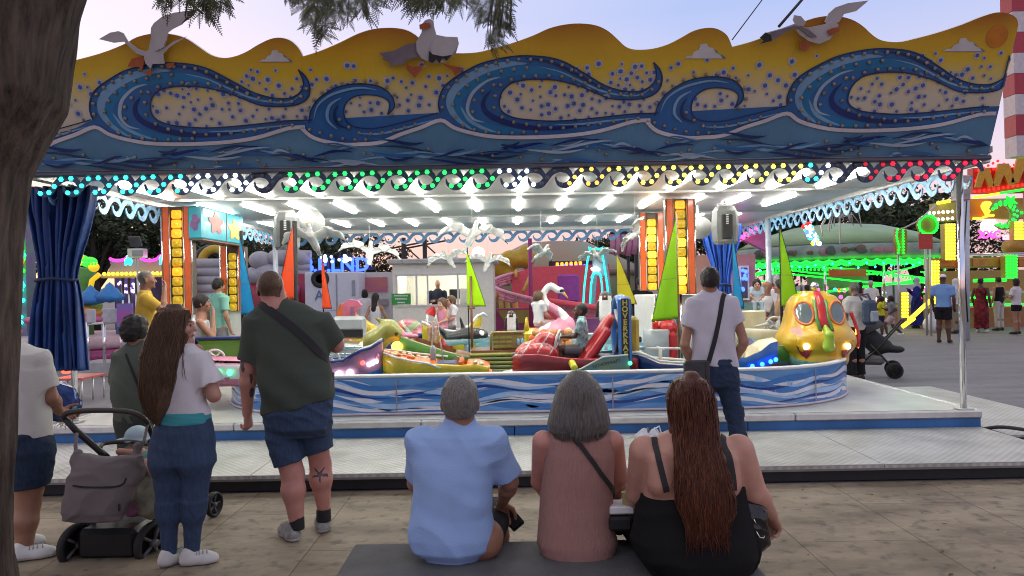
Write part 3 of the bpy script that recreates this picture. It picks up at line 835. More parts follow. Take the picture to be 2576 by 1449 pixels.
# ================================================================ lit pillars
m_or = mat('pillar_orange', (.62,.10,.015), .3, var=.08, coat=.4)
cells = [emit('cell_bright', (1,.60,.04), 2.0, base=(.8,.4,.02)), emit('cell_orange', (1,.26,.01), 1.3, base=(.8,.3,.02)), emit('cell_dull', (.55,.33,.01), .40, base=(.45,.3,.02))]
def pillar(loc, z0, z1, label, dull=False, w_=.15, rr=1):
    o = empty('light_pillar', loc, 0, label, 'lit pillar', 'amber lit pillars of the ride')
    MB().box((0,.075,(z0+z1)/2), (w_+.24,.14,z1-z0), bev=.01).build('core', mat('core_dark', (.08,.05,.03), .4), o)
    for sx in (-1, 1):
        MB().box((sx*(w_/2+.068),-.002,(z0+z1)/2), (.085,.05,z1-z0), bev=.006).build('orange_strip', m_or, o)
        b = MB()
        for dx in (.018, .122): b.tube([(sx*(w_/2+dx),-.02,z0),(sx*(w_/2+dx),-.02,z1)], .012, 8)
        b.build('chrome_edge', m_chrome, o)
    n = int((z1-z0)/.128); r = random.Random(rr)
    pr = {}
    for i in range(n):
        k = 2 if dull or r.random() < .45 else r.choice((0, 1))
        if k not in pr:
            b = MB(); b.box((0,-.015,0), (w_-.012,.04,.115), bev=.02); b.ell((0,-.038,0), (.036,.02,.036), 10, 6)
            pr[k] = b.build('light_cell', cells[k], o); c = pr[k]
        else: c = pr[k].copy(); COL.objects.link(c); c.parent = o
        c.location = (0,0,z0+.064+i*.128)
    return o
pillar((-4.47,9.9,0), 1.35, 2.80, 'tall amber and orange lit pillar at left beside the turquoise picture box', rr=2)
pillar((-4.26,11.3,0), 1.35, 2.34, 'dull amber pillar below the far end of the turquoise picture box', True, .13)
pillar((2.30,10.05,0), 1.50, 2.80, 'bright amber pillar behind the big lime sail', rr=5)
pillar((2.26,11.9,0), 1.55, 2.80, 'amber pillar beside the yellow sail', rr=9)
b_ = empty('pillar_base', (-4.26,11.3,0), 0, 'white square pedestal under the dull amber pillar', 'pedestal')
MB().box((0,.075,.82), (.40,.20,1.04), bev=.01).build('casing', m_white, b_); MB().box((0,.075,1.335), (.42,.22,.02)).build('cap', m_alu, b_)
b_ = empty('pillar_base', (-4.47,9.9,0), 0, 'white square pedestal under the tall amber pillar at left', 'pedestal')
MB().box((0,.075,.82), (.40,.20,1.04), bev=.01).build('casing', m_white, b_); MB().box((0,.075,1.335), (.42,.22,.02)).build('cap', m_alu, b_)
# turquoise box spanning the two left pillars
o = empty('picture_box', (-4.2,9.86,2.36), 0, 'turquoise picture box with sea pictures hung between the left pillars', 'sign box')
MB().box((0,.73,.22), (.20,1.5,.44), bev=.02).build('casing', mat('turquoise', (.03,.36,.46), .25, var=.15, scale=4, coat=.3), o)
b = MB(); b.box((.103,.80,.22), (.008,.012,.42)); b.box((.0,.73,-.008), (.19,1.46,.014)); b.build('frame_strip', mat('frame_brown', (.20,.07,.03), .4), o)
b = MB()
for (y, z, c) in ((.42,.24,0),(1.10,.20,1)):
    pts = [(.21*math.cos(a)*(1+.25*math.sin(5*a)), .13*math.sin(a)*(1+.25*math.sin(5*a))) for a in [PI*2*i/40 for i in range(40)]]
    b.prism(pts, lambda x, q, d_: V((.1015+d_, y+x, z+q)), 0, .006, c)
pts = [(.1*math.cos(a)*(1+.3*math.sin(4*a)), .11*math.sin(a)) for a in [PI*2*i/32 for i in range(32)]]
b.prism(pts, lambda x, q, d_: V((x*.6, -.0215-d_, .22+q)), 0, .006, 2)
b.build('sea_picture', [mat('coral_red', (.45,.07,.05), .3, var=.4, scale=20), mat('shell_yellow', (.60,.38,.05), .3, var=.4, scale=20), mat('shell_purple', (.16,.08,.20), .3, var=.5, scale=20)], o)
# ================================================================ curtains
def curtain(loc, w0, wt, w1, zt, zk, zb, label, m, folds=9, lean=0.0):
    o = empty('curtain', loc, 0, label, 'curtain', 'gathered blue curtains of the ride')
    def f(a, t):
        z = zt+(zb-zt)*t; tk = (zt-zk)/(zt-zb)
        if t < tk: q = t/tk; wd = w0+(wt-w0)*(q**1.4*(3-2*q)/1 if q < 1 else 1); wd = w0+(wt-w0)*(q*q*(3-2*q)); sh = lean*(1-q)
        else: q = (t-tk)/(1-tk); wd = wt+(w1-wt)*(q**.5); sh = 0
        amp = .05*(.45+.55*min(1, abs(t-tk)*5))
        x = (a-.5)*wd+sh; ph = a*folds*2*PI
        y = amp*math.sin(ph+2.2*math.sin(a*7)+t*1.5)+.02*math.sin(ph*2.3+t*6)
        return V((x+.012*math.sin(ph*2), y, z))
    b = MB(); b.grid(f, 120, 50); c = b.build('cloth', m, o)
    md = c.modifiers.new('thick', 'SOLIDIFY'); md.thickness = .012
    MB().tube([(wt*.54*math.cos(a), .09*math.sin(a), zk+.01*math.sin(3*a)) for a in [PI*2*i/24 for i in range(24)]], .016, 8, closed=True).build('tie', mat('tie_navy', (.01,.02,.06), .7), o)
    return o
m_cur = mat('velvet_blue', (.007,.040,.175), .55, var=.3, scale=5, bump=.2, bscale=25)
curtain((-4.69,7.62,0), .76, .40, .60, 2.76, 1.80, .86, 'tall blue velvet curtain tied in the middle beside the tree trunk', m_cur, 7, .03)
curtain((3.22,11.3,0), .62, .22, .36, 2.55, 1.62, .9, 'bright blue curtain gathered with white cord right of the lit pillars', mat('satin_blue', (.012,.07,.38), .4, var=.3, scale=5, bump=.2, bscale=25), 7)
# ================================================================ people: helpers
SKIN = {}
def skin(name, c): return mat('skin_'+name, c, .5, var=.10, scale=14, bump=.05, bscale=120, sub=.12, spec=.35)
sk_fair = skin('fair', (.47,.25,.185)); sk_pink = skin('pink', (.50,.235,.185)); sk_tan = skin('tan', (.30,.15,.095)); sk_dark = skin('dark', (.10,.048,.032)); sk_olive = skin('olive', (.36,.19,.12))
m_eye = mat('eye_dark', (.02,.015,.012), .2); m_lip = mat('lip', (.33,.10,.085), .4); m_tat = mat('tattoo_ink', (.075,.055,.06), .5, var=.5, scale=40)
def cloth(name, c, var=.10, rough=.85, **k): return mat('cloth_'+name, c, rough, var=var if 'scale' in k else .035, scale=k.pop('scale', 14), bump=k.pop('bump', .25), bscale=k.pop('bscale', 220), spec=.2, **k)
denim = mat('denim', (.044,.073,.135), .8, var=.16, scale=70, bump=.35, bscale=320, spec=.2, stretch=(1,1,.25))
denim_dk = mat('denim_dark', (.025,.042,.080), .8, var=.16, scale=70, bump=.35, bscale=320, spec=.2, stretch=(1,1,.25))
def hairm(name, c): return mat('hair_'+name, c, .42, var=.45, scale=30, bump=.5, bscale=90, stretch=(6,6,.6), spec=.35)
h_brown = hairm('brown', (.100,.056,.031)); h_dk = hairm('dark', (.014,.010,.009)); h_grey = hairm('grey', (.115,.108,.098)); h_red = hairm('auburn', (.075,.020,.009)); h_lbrown = hairm('light_brown', (.11,.055,.026)); h_white = hairm('white', (.42,.41,.39)); h_salt = hairm('salt', (.165,.155,.14))
m_blk = mat('black_fabric', (.010,.010,.011), .7, var=.2, bump=.2, bscale=150); m_blk_gl = mat('black_vinyl', (.010,.010,.011), .18, var=.2, bump=.5, bscale=14)
def p_cone(a, b, ra, rb, k=.02, op='u', flat=None):
    a = np.array(a, float); b = np.array(b, float); ab = b-a; Ln = np.linalg.norm(ab); dn = ab/Ln
    if flat is not None: fd = np.array(flat[0], float); fd /= np.linalg.norm(fd); fs = flat[1]
    def f(P):
        d = P-a; t = d@dn; q = d-t[:,None]*dn
        if flat is not None: c = q@fd; q = q+np.outer(c*(1/fs-1), fd)
        r = ra+np.clip(t/Ln, 0, 1)*(rb-ra)
        return np.maximum(np.sqrt((q*q).sum(1))-r, np.maximum(-t, t-Ln))
    r = max(ra, rb)
    return Prim(f, np.minimum(a, b)-r, np.maximum(a, b)+r, k, op)
def head_R(yaw, pitch, roll=0): return (Matrix.Rotation(yaw, 3, 'Z') @ Matrix.Rotation(pitch, 3, 'X') @ Matrix.Rotation(roll, 3, 'Y'))
def head_prims(C, R, s=1.0, k=.018, ear=1.0):
    C = V(C); T = lambda x, y, z: C+R @ V((x*s, y*s, z*s))
    E = lambda c, r, k_=k, op='u', R2=None: p_el(T(*c), [q*s for q in r], k_*s, op, R if R2 is None else R @ R2)
    P = [E((0,-.014,.028),(.074,.093,.086)), E((0,.022,-.030),(.060,.070,.082)), E((0,.040,-.078),(.040,.040,.032)), E((0,.0,-.05),(.062,.062,.05)),
         E((0,.084,.020),(.046,.012,.010), .012), p_rc(T(0,.088,.004), T(0,.105,-.030), .007*s, .0125*s, .008*s), E((0,.088,-.062),(.023,.012,.0095), .008), E((0,.080,-.098),(.018,.016,.014), .012)]
    for sx in (-1, 1):
        P += [E((sx*.031,.096,.004),(.015,.012,.009), .008, 's'), E((sx*.030,.082,.003),(.012,.012,.011), .003), E((sx*.045,.066,-.03),(.02,.02,.02), .02)]
        if ear: P.append(E((sx*.077,-.010,-.012),(.010*ear,.020,.033), .008, 'u', Matrix.Rotation(sx*.35, 3, 'Z')))
    return P
def head_paint(C, R, s, slots):
    """slots: dict of eye, lip, brow, buzz -> material slot"""
    C = np.array(C); Rm = np.array(R); out = []
    loc = lambda P: (P-C)@Rm/s
    if 'buzz' in slots:
        def fb(P):
            q = loc(P); x, y, z = q.T; ok = (np.abs(q) < .2).all(1)
            return ok & (((z > .055+.35*np.maximum(y-.03,0)) & (y < .075)) | ((y < .0) & (z > -.058-.25*(y+.03))) ) & (np.abs(x) < .0785)
        out.append((fb, slots['buzz']))
    if 'lip' in slots: out.append((lambda P: (((loc(P)-np.array((0,.095,-.062)))/np.array((.022,.02,.009)))**2).sum(1) < 1, slots['lip']))
    if 'eye' in slots:
        for sx in (-1, 1):
            out.append((lambda P, sx=sx: (((loc(P)-np.array((sx*.030,.094,.003)))/np.array((.013,.02,.0075)))**2).sum(1) < 1, slots['eye']))
            out.append((lambda P, sx=sx: (((loc(P)-np.array((sx*.031,.09,.024)))/np.array((.018,.03,.0055)))**2).sum(1) < 1, slots.get('brow', slots['eye'])))
    return out
def hair_cap(C, R, s=1.0, grow=.008, nape=-.06, front=.075, face=1.0):
    C = V(C); T = lambda x, y, z: C+R @ V((x*s, y*s, z*s)); g = grow
    P = [p_el(T(0,-.016,.030), [(.075+g)*s, (.094+g)*s, (.088+g)*s], .01, 'u', R), p_el(T(0,-.035,-.02), [(.070+g*.7)*s, (.068+g)*s, (.07+g)*s], .03, 'u', R)]
    P.append(p_el(T(0,.105,-.045), [.085*s, .085*s, .105*s*face], .012, 's', R))
    n = R @ V((0,.25,-1)); P.append(p_plane(T(0,-.06,nape), n, 'i', .01))
    return P
def arm_prims(S, E, Wr, r=(.047,.038,.037,.024), k=.02):
    S, E, Wr = V(S), V(E), V(Wr)
    m1 = S.lerp(E, .5); m2 = E.lerp(Wr, .3)
    return [p_rc(S, E, r[0], r[1], k), p_rc(E, m2, r[2]*.98, r[2]*1.06, k), p_rc(m2, Wr, r[2]*1.06, r[3], k)]
def leg_prims(Hp, K, A, r=(.085,.058,.055,.036), k=.03, back=(0,-1,0)):
    Hp, K, A = V(Hp), V(K), V(A); c = K.lerp(A, .32)+V(back)*.014
    return [p_rc(Hp, K, r[0], r[1], k), p_rc(K, c, r[2]*.95, r[2]*1.06, k), p_rc(c, A, r[2]*1.03, r[3], k)]
def hand_prims(Wr, d, side, curl=.5, s=1.0, thumb=1, spread=.0):
    """palm, four bent fingers of different length and a thumb. d: along the hand, side: towards the thumb"""
    Wr, d, side = V(Wr), V(d).normalized(), V(side); side = (side-d*side.dot(d)).normalized(); nrm = d.cross(side).normalized()*thumb
    P = [p_rc(Wr, Wr+d*.05*s, .024*s, .030*s, .012, 'u', (nrm, .55)), p_rc(Wr+d*.04*s+side*.014*s, Wr+d*.085*s+side*.022*s, .022*s, .017*s, .012, 'u', (nrm, .6)), p_rc(Wr+d*.04*s-side*.014*s, Wr+d*.08*s-side*.024*s, .022*s, .016*s, .012, 'u', (nrm, .6))]
    for i, (o, ln) in enumerate(((.028,.070),(.0095,.080),(-.0095,.075),(-.028,.058))):
        a = Wr+d*(.088-.006*abs(i-1.2))*s+side*o*s; ang = 0; dd = d+side*(o*spread*8); dd.normalize(); r = .0092*s*(.9 if i == 3 else 1)
        for j, f in enumerate((.45,.32,.23)):
            ang += curl*(.75,1.0,.7)[j]*(1+.12*i)
            dv = dd*math.cos(ang)+nrm*math.sin(ang); b_ = a+dv*ln*f*s
            P.append(p_rc(a, b_, r, r*.92, .004)); a = b_; r *= .92
    t0 = Wr+d*.022*s+side*.024*s+nrm*.006*s; t1 = t0+(d*.6+side*.75+nrm*.3).normalized()*.034*s; t2 = t1+(d*.85+side*.25+nrm*.45*(1+curl)).normalized()*.030*s; t3 = t2+(d*.8-side*.1*curl+nrm*.6*(1+curl)).normalized()*.024*s
    P += [p_rc(t0, t1, .0135*s, .011*s, .010), p_rc(t1, t2, .011*s, .0098*s, .005), p_rc(t2, t3, .0098*s, .0085*s, .004)]
    return P
def shoe_prims(heel, toe, w=.042, h=.075, zb=0.0):
    heel, toe = V(heel), V(toe); d = (toe-heel).normalized(); m_ = heel.lerp(toe, .28); b = heel.lerp(toe, .66)
    up = lambda p, z: V((p.x, p.y, zb+z))
    return [p_rc(up(heel+d*w,.035), up(b,.030), w*.92, w*1.05, .015), p_rc(up(b,.028), up(toe-d*w*.9,.022), w*1.08, w*.92, .02), p_rc(up(m_,.045), up(m_-d*.01,h), w*.9, w*.86, .03), p_rc(up(m_,.05), up(b,.035), w*.8, w*.7, .02),
            p_plane((heel.x, heel.y, zb+.004), (0,0,-1), 'i', .004)]
def shoe(parent, heel, toe, m_up, m_sole, w=.042, h=.08, zb=0.0, vox=.006, name='shoe'):
    o = sdf_mesh(name, shoe_prims(heel, toe, w, h, zb), vox, [m_up, mat('rubber_sole', (.50,.49,.46), .6, var=.3) if m_sole == m_white else m_sole], parent, [(lambda P: P[:,2] < zb+.024, 1)])
    if vox < .007:
        pr = shoe_prims(heel, toe, w, h, zb); d = (toe-heel).normalized(); sd = V((-d.y, d.x, 0)); b = MB()
        for i in range(4):
            c = heel.lerp(toe, .44+.085*i)+V((0,0,.12)); b.tube([project(c+sd*q*w*.6-V((0,0,.04+.02*abs(q))), pr, .003)[0] for q in (-1,-.5,0,.5,1)], .0035, 5)
        b.build('laces', mat('lace', (.38,.37,.35), .8), o)
    return o
def project(p, prims, off, it=6):
    p = np.array(p, float)
    for _ in range(it):
        e = .004; Q = np.array([p, p+(e,0,0), p+(0,e,0), p+(0,0,e)]); d = sdf_eval(prims, Q)
        g = (d[1:]-d[0])/e; n = np.linalg.norm(g)
        if n < 1e-6: break
        p = p-(d[0]-off)*g/n*.9; nv = g/n
    return V(p), V(nv)
def strap(name, pts, width, prims, off, m, parent, n=5, th=.004):
    pts = spline([tuple(p) for p in pts], n); L_, R_, T_ = [], [], []
    pr = [project(p, prims, off) for p in pts]; b = MB(); vs = []
    for i, (p, nv) in enumerate(pr):
        t = (pr[min(i+1,len(pr)-1)][0]-pr[max(i-1,0)][0]).normalized(); s_ = t.cross(nv).normalized()
        a, c = p+s_*width/2, p-s_*width/2
        vs += [a, c, c+nv*th, a+nv*th]
    k = len(pr); fs = []
    for i in range(k-1):
        for j in range(4): fs.append((i*4+j, i*4+(j+1)%4, i*4+4+(j+1)%4, i*4+4+j))
    fs += [(0,1,2,3), tuple((k-1)*4+j for j in (3,2,1,0))]
    b.add(vs, fs); return b.build(name, m, parent)
def folds(amp=.004, s=(9,9,16), seed=1, drape=0.0):
    s = np.array(s)
    def f(P):
        r = 1-np.abs(vnoise(P*s*1.15+P[:,[2,0,1]]*3, 1.0, seed+2))
        return amp*.7*vnoise(P*s, 1.0, seed)-amp*1.5*np.maximum(r-.62, 0)*2.2+amp*.3*vnoise(P*s*2.6, 1.0, seed+1)
    return f
def strands(name, roots, m, parent, rad=.004, sides=4):
    b = MB()
    for pts in roots:
        k = len(pts); b.tube(pts, [rad*(.55+.45*math.sin(PI*min(1, (i+1)/k*1.0))**.6)*(1 if i < k-2 else (.75, .12)[i-k+2]) for i in range(k)], sides, cap=False)
    return b.build(name, m, parent, fix=False)
class Fig:
    def __init__(s, u, Y, z0, label, cat='person', group=None, name='person'):
        p = W(u, 724, Y); s.Y = Y; s.o = V((p.x, Y, z0)); s.root = empty(name, s.o, 0, label, cat, group)
    def J(s, u, v, dy=0.0): return W(u, v, s.Y+dy)-s.o
    def rows(s, L, ry, dy=0.0, grow=0.0):
        out = []
        for i, r in enumerate(L):
            v, a, b = r[:3]; ryi = r[3] if len(r) > 3 else ry; dyi = r[4] if len(r) > 4 else dy
            A, B = s.J(a, v, dyi), s.J(b, v, dyi); c = (A+B)/2
            out.append((c.x, c.y, c.z, (B.x-A.x)/2+grow, ryi+grow))
        return out
# ================================================================ gull cut-outs on the fascia
m_gw = mat('cut_white', (.42,.40,.42), .5, var=.10, scale=6); m_gg = mat('cut_grey', (.17,.14,.17), .5, var=.2); m_go = mat('cut_orange', (.34,.085,.03), .5, var=.2); m_gk = mat('cut_black', (.02,.02,.022), .5)
def cut(name, label, polys, ox):
    o = empty(name, (0,0,0), 0, label, 'gull cutout', 'painted gull cutouts on the fascia')
    c = None
    for i, (nm, pts, m, off) in enumerate(polys):
        P2 = [F(ox+x/3, y/3) for x, y in pts]
        if c is None: c = FP(*np.mean(P2, 0)); o.location = c
        b = MB(); b.prism(P2, lambda x, s, d_: FP(x, s, d_)-c, off, off+.014, 0); b.build(nm, m, o)
    b = MB(); b.tube([FP(*np.mean([F(ox+x/3, y/3) for x, y in polys[0][1]], 0), -.01)-c, FP(*np.mean([F(ox+x/3, y/3) for x, y in polys[0][1]], 0), polys[0][3])-c], .012, 6); b.build('bracket', m_dark, o)
cut('gull_cutout', 'flying gull cutout with one raised wing at the left end of the fascia', [
 ('body', [(1170,250),(1150,330),(1145,372),(1112,388),(1110,430),(1120,470),(1158,512),(1172,478),(1262,474),(1252,405),(1300,350),(1430,270),(1330,310),(1262,360),(1290,240)], m_gw, .050),
 ('wing', [(1165,255),(1168,205),(1190,170),(1250,122),(1340,92),(1440,78),(1450,120),(1400,180),(1330,215),(1290,245),(1262,350),(1200,380)], m_gw, .066),
 ('wing', [(1120,425),(1045,398),(955,312),(880,320),(765,292),(850,243),(910,232),(948,248),(985,312),(1060,368),(1118,385)], m_gw, .034),
 ('wing_tip', [(1440,80),(1525,62),(1480,118),(1395,178),(1440,120)], m_gk, .068), ('foot', [(980,498),(1010,440),(1090,418),(1112,440),(1100,480),(1085,535),(1068,500),(1020,500)], m_go, .032), ('foot', [(1110,540),(1160,520),(1172,545),(1150,568)], m_go, .052), ('foot', [(1268,478),(1330,470),(1320,500),(1280,515)], m_go, .03)], 0)
cut('gull_cutout', 'standing white gull cutout with spread grey wing above the fascia centre', [
 ('body', [(612,180),(640,148),(672,138),(700,152),(706,200),(722,258),(790,272),(880,275),(890,325),(868,398),(790,462),(690,472),(610,432),(574,380),(572,312),(612,238)], m_gw, .06),
 ('wing', [(575,318),(480,338),(400,380),(288,395),(325,425),(318,445),(372,462),(378,502),(430,478),(450,492),(520,440),(600,425)], m_gg, .040),
 ('wing', [(720,290),(790,278),(878,280),(882,345),(840,410),(780,420),(690,400),(680,350)], mat('cut_pale', (.48,.46,.47), .5, var=.1), .078),
 ('wing_tip', [(668,378),(700,405),(760,420),(840,405),(800,450),(770,428),(745,470),(722,430),(700,468),(665,455)], m_gk, .080),
 ('beak', [(596,182),(640,165),(676,172),(680,196),(640,212),(600,218)], m_go, .078), ('foot', [(640,470),(610,520),(560,582),(500,520),(488,478),(545,500),(600,495)], m_go, .045), ('foot', [(770,474),(830,490),(935,510),(860,565),(842,525),(790,495)], m_go, .045)], 858.7)
cut('gull_cutout', 'gliding gull cutout with black wing tip at the right of the fascia', [
 ('body', [(820,200),(930,205),(1050,180),(1105,155),(1150,178),(1150,215),(1118,255),(1088,292),(1010,326),(930,305),(860,255)], m_gw, .06),
 ('wing', [(640,240),(725,214),(830,185),(920,215),(988,272),(930,270),(845,200),(760,235),(650,300)], m_gg, .078), ('wing', [(600,245),(720,212),(830,172),(870,200),(780,225),(650,300)], m_gw, .066),
 ('wing_tip', [(562,280),(605,240),(655,262),(652,302),(560,326),(590,300)], m_gk, .07), ('wing', [(1055,165),(1085,100),(1135,55),(1230,22),(1385,2),(1290,82),(1200,104),(1165,160),(1110,190)], m_gw, .040),
 ('crest', [(820,150),(830,112),(880,120),(918,165),(900,195),(840,185)], m_gw, .03), ('beak', [(1065,225),(1110,205),(1155,200),(1150,232),(1110,250),(1080,262)], m_go, .078), ('foot', [(862,300),(935,320),(950,350),(900,382),(868,362)], m_go, .045)], 1717.3)
# ================================================================ things hanging under the ceiling
m_gull = mat('gull_plastic', (.46,.47,.46), .35, var=.15, scale=8, bump=.1, bscale=40)
def gull_prims():
    P = [p_rc((0,-.16,0),(0,.10,.03),.055,.062,.03), p_rc((0,.10,.03),(0,.20,.09),.045,.036,.02), p_el((0,.235,.105),(.036,.045,.036),.01), p_rc((0,.26,.10),(0,.315,.088),.016,.006,.008), p_rc((0,-.16,0),(0,-.30,-.02),.045,.040,.02,'u',((0,0,1),.3))]
    for s in (-1,1):
        P += [p_rc((s*.03,.03,.03),(s*.22,.04,.14),.095,.105,.02,'u',((-s*.45,0,1),.20)), p_rc((s*.22,.04,.14),(s*.42,.0,.10),.105,.075,.02,'u',((s*.2,0,1),.18)), p_rc((s*.42,.0,.10),(s*.56,-.09,-.02),.075,.015,.02,'u',((s*.7,0,1),.2))]
    return P
def gull(u, v, Y, sc_, rz, rx, ry, label):
    p = W(u, v, Y); o = empty('hanging_gull', p, 0, label, 'gull', 'white plastic gulls hanging in the ride')
    global _gull
    try: b = _gull.copy(); COL.objects.link(b)
    except NameError:
        b = _gull = sdf_mesh('body', gull_prims(), .012, [m_gull, mat('gull_beak', (.55,.33,.05), .4), m_gk], None, [(lambda P: P[:,1] > .268, 1), (lambda P: (np.abs(P[:,0]) > .52), 2)])
    b.parent = o
    b.scale = (sc_*1.04,)*3; b.rotation_euler = (rx, ry, rz)
    MB().tube([(0,0,.03),(0,0,2.80-p.z)], .0022, 4).build('wire', m_alu, o)
for a in ((786,606,9.7,.84,2.95,.65,.0,'grey white gull hanging in front of the left loudspeaker'),(930,640,11.5,.88,.25,.55,.15,'white gull hanging above the pale blue lorry and booth'),(1188,598,10.2,.92,-.3,.60,.08,'largest white gull hanging over the ticket booth'),(1128,655,12.2,.72,.5,.5,-.2,'gull behind the lime sail over the booth window'),(1228,662,12.2,.72,-.25,.55,.1,'gull hanging at the right end of the booth'),(1362,640,11.2,.60,-2.2,.5,-.2,'grey gull climbing steeply above the pink coaster'),(1503,648,11.6,.62,2.7,.35,.15,'gull hanging in front of the turquoise neon arch'),(1598,592,9.6,.62,-1.2,.5,-.6,'gull swooping beside the right lit pillars')): gull(*a)
def speaker(u, v, Y, rz, label, grille=False):
    p = W(u, v, Y); o = empty('loudspeaker', p, rz, label, 'loudspeaker')
    sp_ = mat('speaker_grey', (.16,.165,.165), .45, var=.15); 
    b = MB(); b.lathe([(0,-.26),(.15,-.26),(.175,-.22),(.19,0),(.175,.20),(.13,.27),(0,.27)], 8, sy=.85, smooth=False); b.build('cabinet', sp_, o)
    MB().box((0,-.158,-.02), (.15,.03,.34), bev=.012).build('front_plate', m_dark, o)
    b = MB()
    for i in range(5): b.box((.0,-.176,.02+.03*i), (.035,.004,.016))
    b.build('slots', m_white, o)
    b = MB(); b.tube([(0,0,.27),(0,0,2.80-p.z)], .018, 8); b.box((0,0,.29), (.20,.05,.03)); b.build('bracket', m_alu, o)
speaker(722,583,10.6,.15,'grey loudspeaker hanging left beside the big orange sail'); speaker(1824,568,10.4,-.1,'grey loudspeaker hanging over the bright blue gathered curtain')
def horn(u, v, Y, rz, r, label):
    p = W(u, v, Y); o = empty('horn_speaker', p, rz, label, 'horn speaker')
    M = Matrix.Rotation(PI/2, 3, 'X')
    MB().lathe([(r,.16),(r*1.02,.14),(r*.62,.06),(r*.35,.0),(r*.3,-.12),(.0,-.12)], 24, M=M, sx=1.15).build('horn', mat('horn_grey', (.42,.43,.42), .4), o)
    MB().lathe([(0,.03),(r*.34,.03),(r*.30,.05),(0,.055)], 16, M=M).build('throat', m_dark, o)
    MB().tube([(0,.08,.05),(0,.08,2.80-p.z)], .016, 8).build('bracket', m_alu, o)
horn(781,562,10.9,.1,.20,'round horn speaker behind the hanging gull at left'); horn(1757,575,10.8,-.2,.16,'round horn speaker beside the right lit pillar')
# ================================================================ boats of the ride
WZ = .60
def gl(name, c, **k): return mat('gloss_'+name, c, k.pop('rough', .30), coat=.22, var=k.pop('var', .12), scale=k.pop('scale', 7), **k)
g_yel = gl('yellow', (.62,.43,.015)); g_org = gl('orange', (.66,.15,.02)); g_red = gl('red', (.45,.015,.02)); g_blue = gl('blue', (.02,.13,.42)); g_navy = gl('navy', (.01,.025,.14)); g_pur = gl('purple', (.24,.10,.22), col2=(.34,.17,.24)); g_grn = gl('green', (.09,.26,.04)); g_ltg = gl('lightgreen', (.33,.50,.04)); g_pink = gl('pink', (.66,.25,.36)); g_wht = gl('white', (.72,.72,.70), var=.06); g_olv = gl('olive', (.26,.26,.05)); g_crm = gl('cream', (.66,.60,.40)); g_ltb = gl('lightblue', (.25,.50,.66)); g_gry = gl('grey', (.33,.35,.37)); g_blk = gl('black', (.015,.015,.017)); g_brn = gl('brown', (.18,.08,.03)); g_teal = gl('teal', (.04,.25,.35))
l_w = emit('lamp_white', (1,.98,.95), 9); l_o = emit('lamp_orange', (1,.40,.03), 7); l_b = emit('lamp_blue', (.02,.12,1), 6); l_r = emit('lamp_red', (1,.06,.05), 4); l_g = emit('lamp_green', (.05,1,.35), 4); l_y = emit('lamp_yellow', (1,.75,.12), 6)
def hull(o, L, st, pit, mats, name='hull', n=30):
    """st: (t, half width, gunwale z, keel z); pit: (t0, t1, depth)"""
    A = np.array(st, float); b = MB(); rows = []
    for i in range(n+1):
        t = i/n; w_, zg, zk = (np.interp(t, A[:,0], A[:,j]) for j in (1,2,3)); w_ = max(w_, .004)
        x = (t-.5)*L; inn = pit[0] < t < pit[1]
        h = zg-zk
        half = [(0,zk),(w_*.62,zk),(w_*.86,zk+h*.35),(w_*.97,zk+h*.72),(w_,zg),(w_*.90,zg+.012)]
        half += [(w_*.86,zg-pit[2]),(0,zg-pit[2])] if inn else [(w_*.55,zg+.035),(0,zg+.05)]
        rows.append([(x,-y,z) for y, z in half]+[(x,y,z) for y, z in half[::-1][1:]])
    k = len(rows[0]); vs = [p for r in rows for p in r]; o_ = len(b.v); b.add(vs, [])
    for i in range(n):
        for j in range(k-1):
            jj = min(j, k-2-j); mi = 1 if jj < 2 else (0 if jj < 4 else (3 if jj < 5 else 2))
            b.f.append((i*k+j, i*k+j+1, (i+1)*k+j+1, (i+1)*k+j)); b.m.append(mi); b.sm.append(jj != 5)
    b.f.append(tuple(range(k))); b.m.append(1); b.sm.append(False); b.f.append(tuple(n*k+j for j in reversed(range(k)))); b.m.append(1); b.sm.append(False)
    return b.build(name, mats, o)
def boat(name, u, Y, rz, label, cat='boat', dz=0.0):
    p = W(u, 800, Y); return empty(name, (p.x, Y, WZ+dz), rz, label, cat, 'boats circling in the water ride')
def lamps(o, pts, r, m, n=(0,-1,0)):
    pr = None
    for p in pts:
        if pr is None: c = pr = MB().lathe([(r*1.25,0),(r*1.2,.006),(r,.010),(r*.7,.018),(0,.022)], 12, M=V(n).to_track_quat('Z','Y').to_matrix()).build('lamp', m, o)
        else: c = pr.copy(); COL.objects.link(c); c.parent = o
        c.location = p
def wheel_s(o, p, r, rx=.4, rz=0):
    M = Euler((rx,0,rz)).to_matrix(); b = MB()
    b.tube([V(p)+M @ V((r*math.cos(a), 0, r*math.sin(a))) for a in [2*PI*i/20 for i in range(20)]], .014, 8, closed=True)
    for k in range(4):
        a = PI/4+PI/2*k; b.tube([V(p), V(p)+M @ V((r*math.cos(a), 0, r*math.sin(a)))], .010, 6)
    b.tube([V(p), V(p)+M @ V((0,.10,-.12))], .016, 8); return b.build('steering_wheel', g_wht, o)
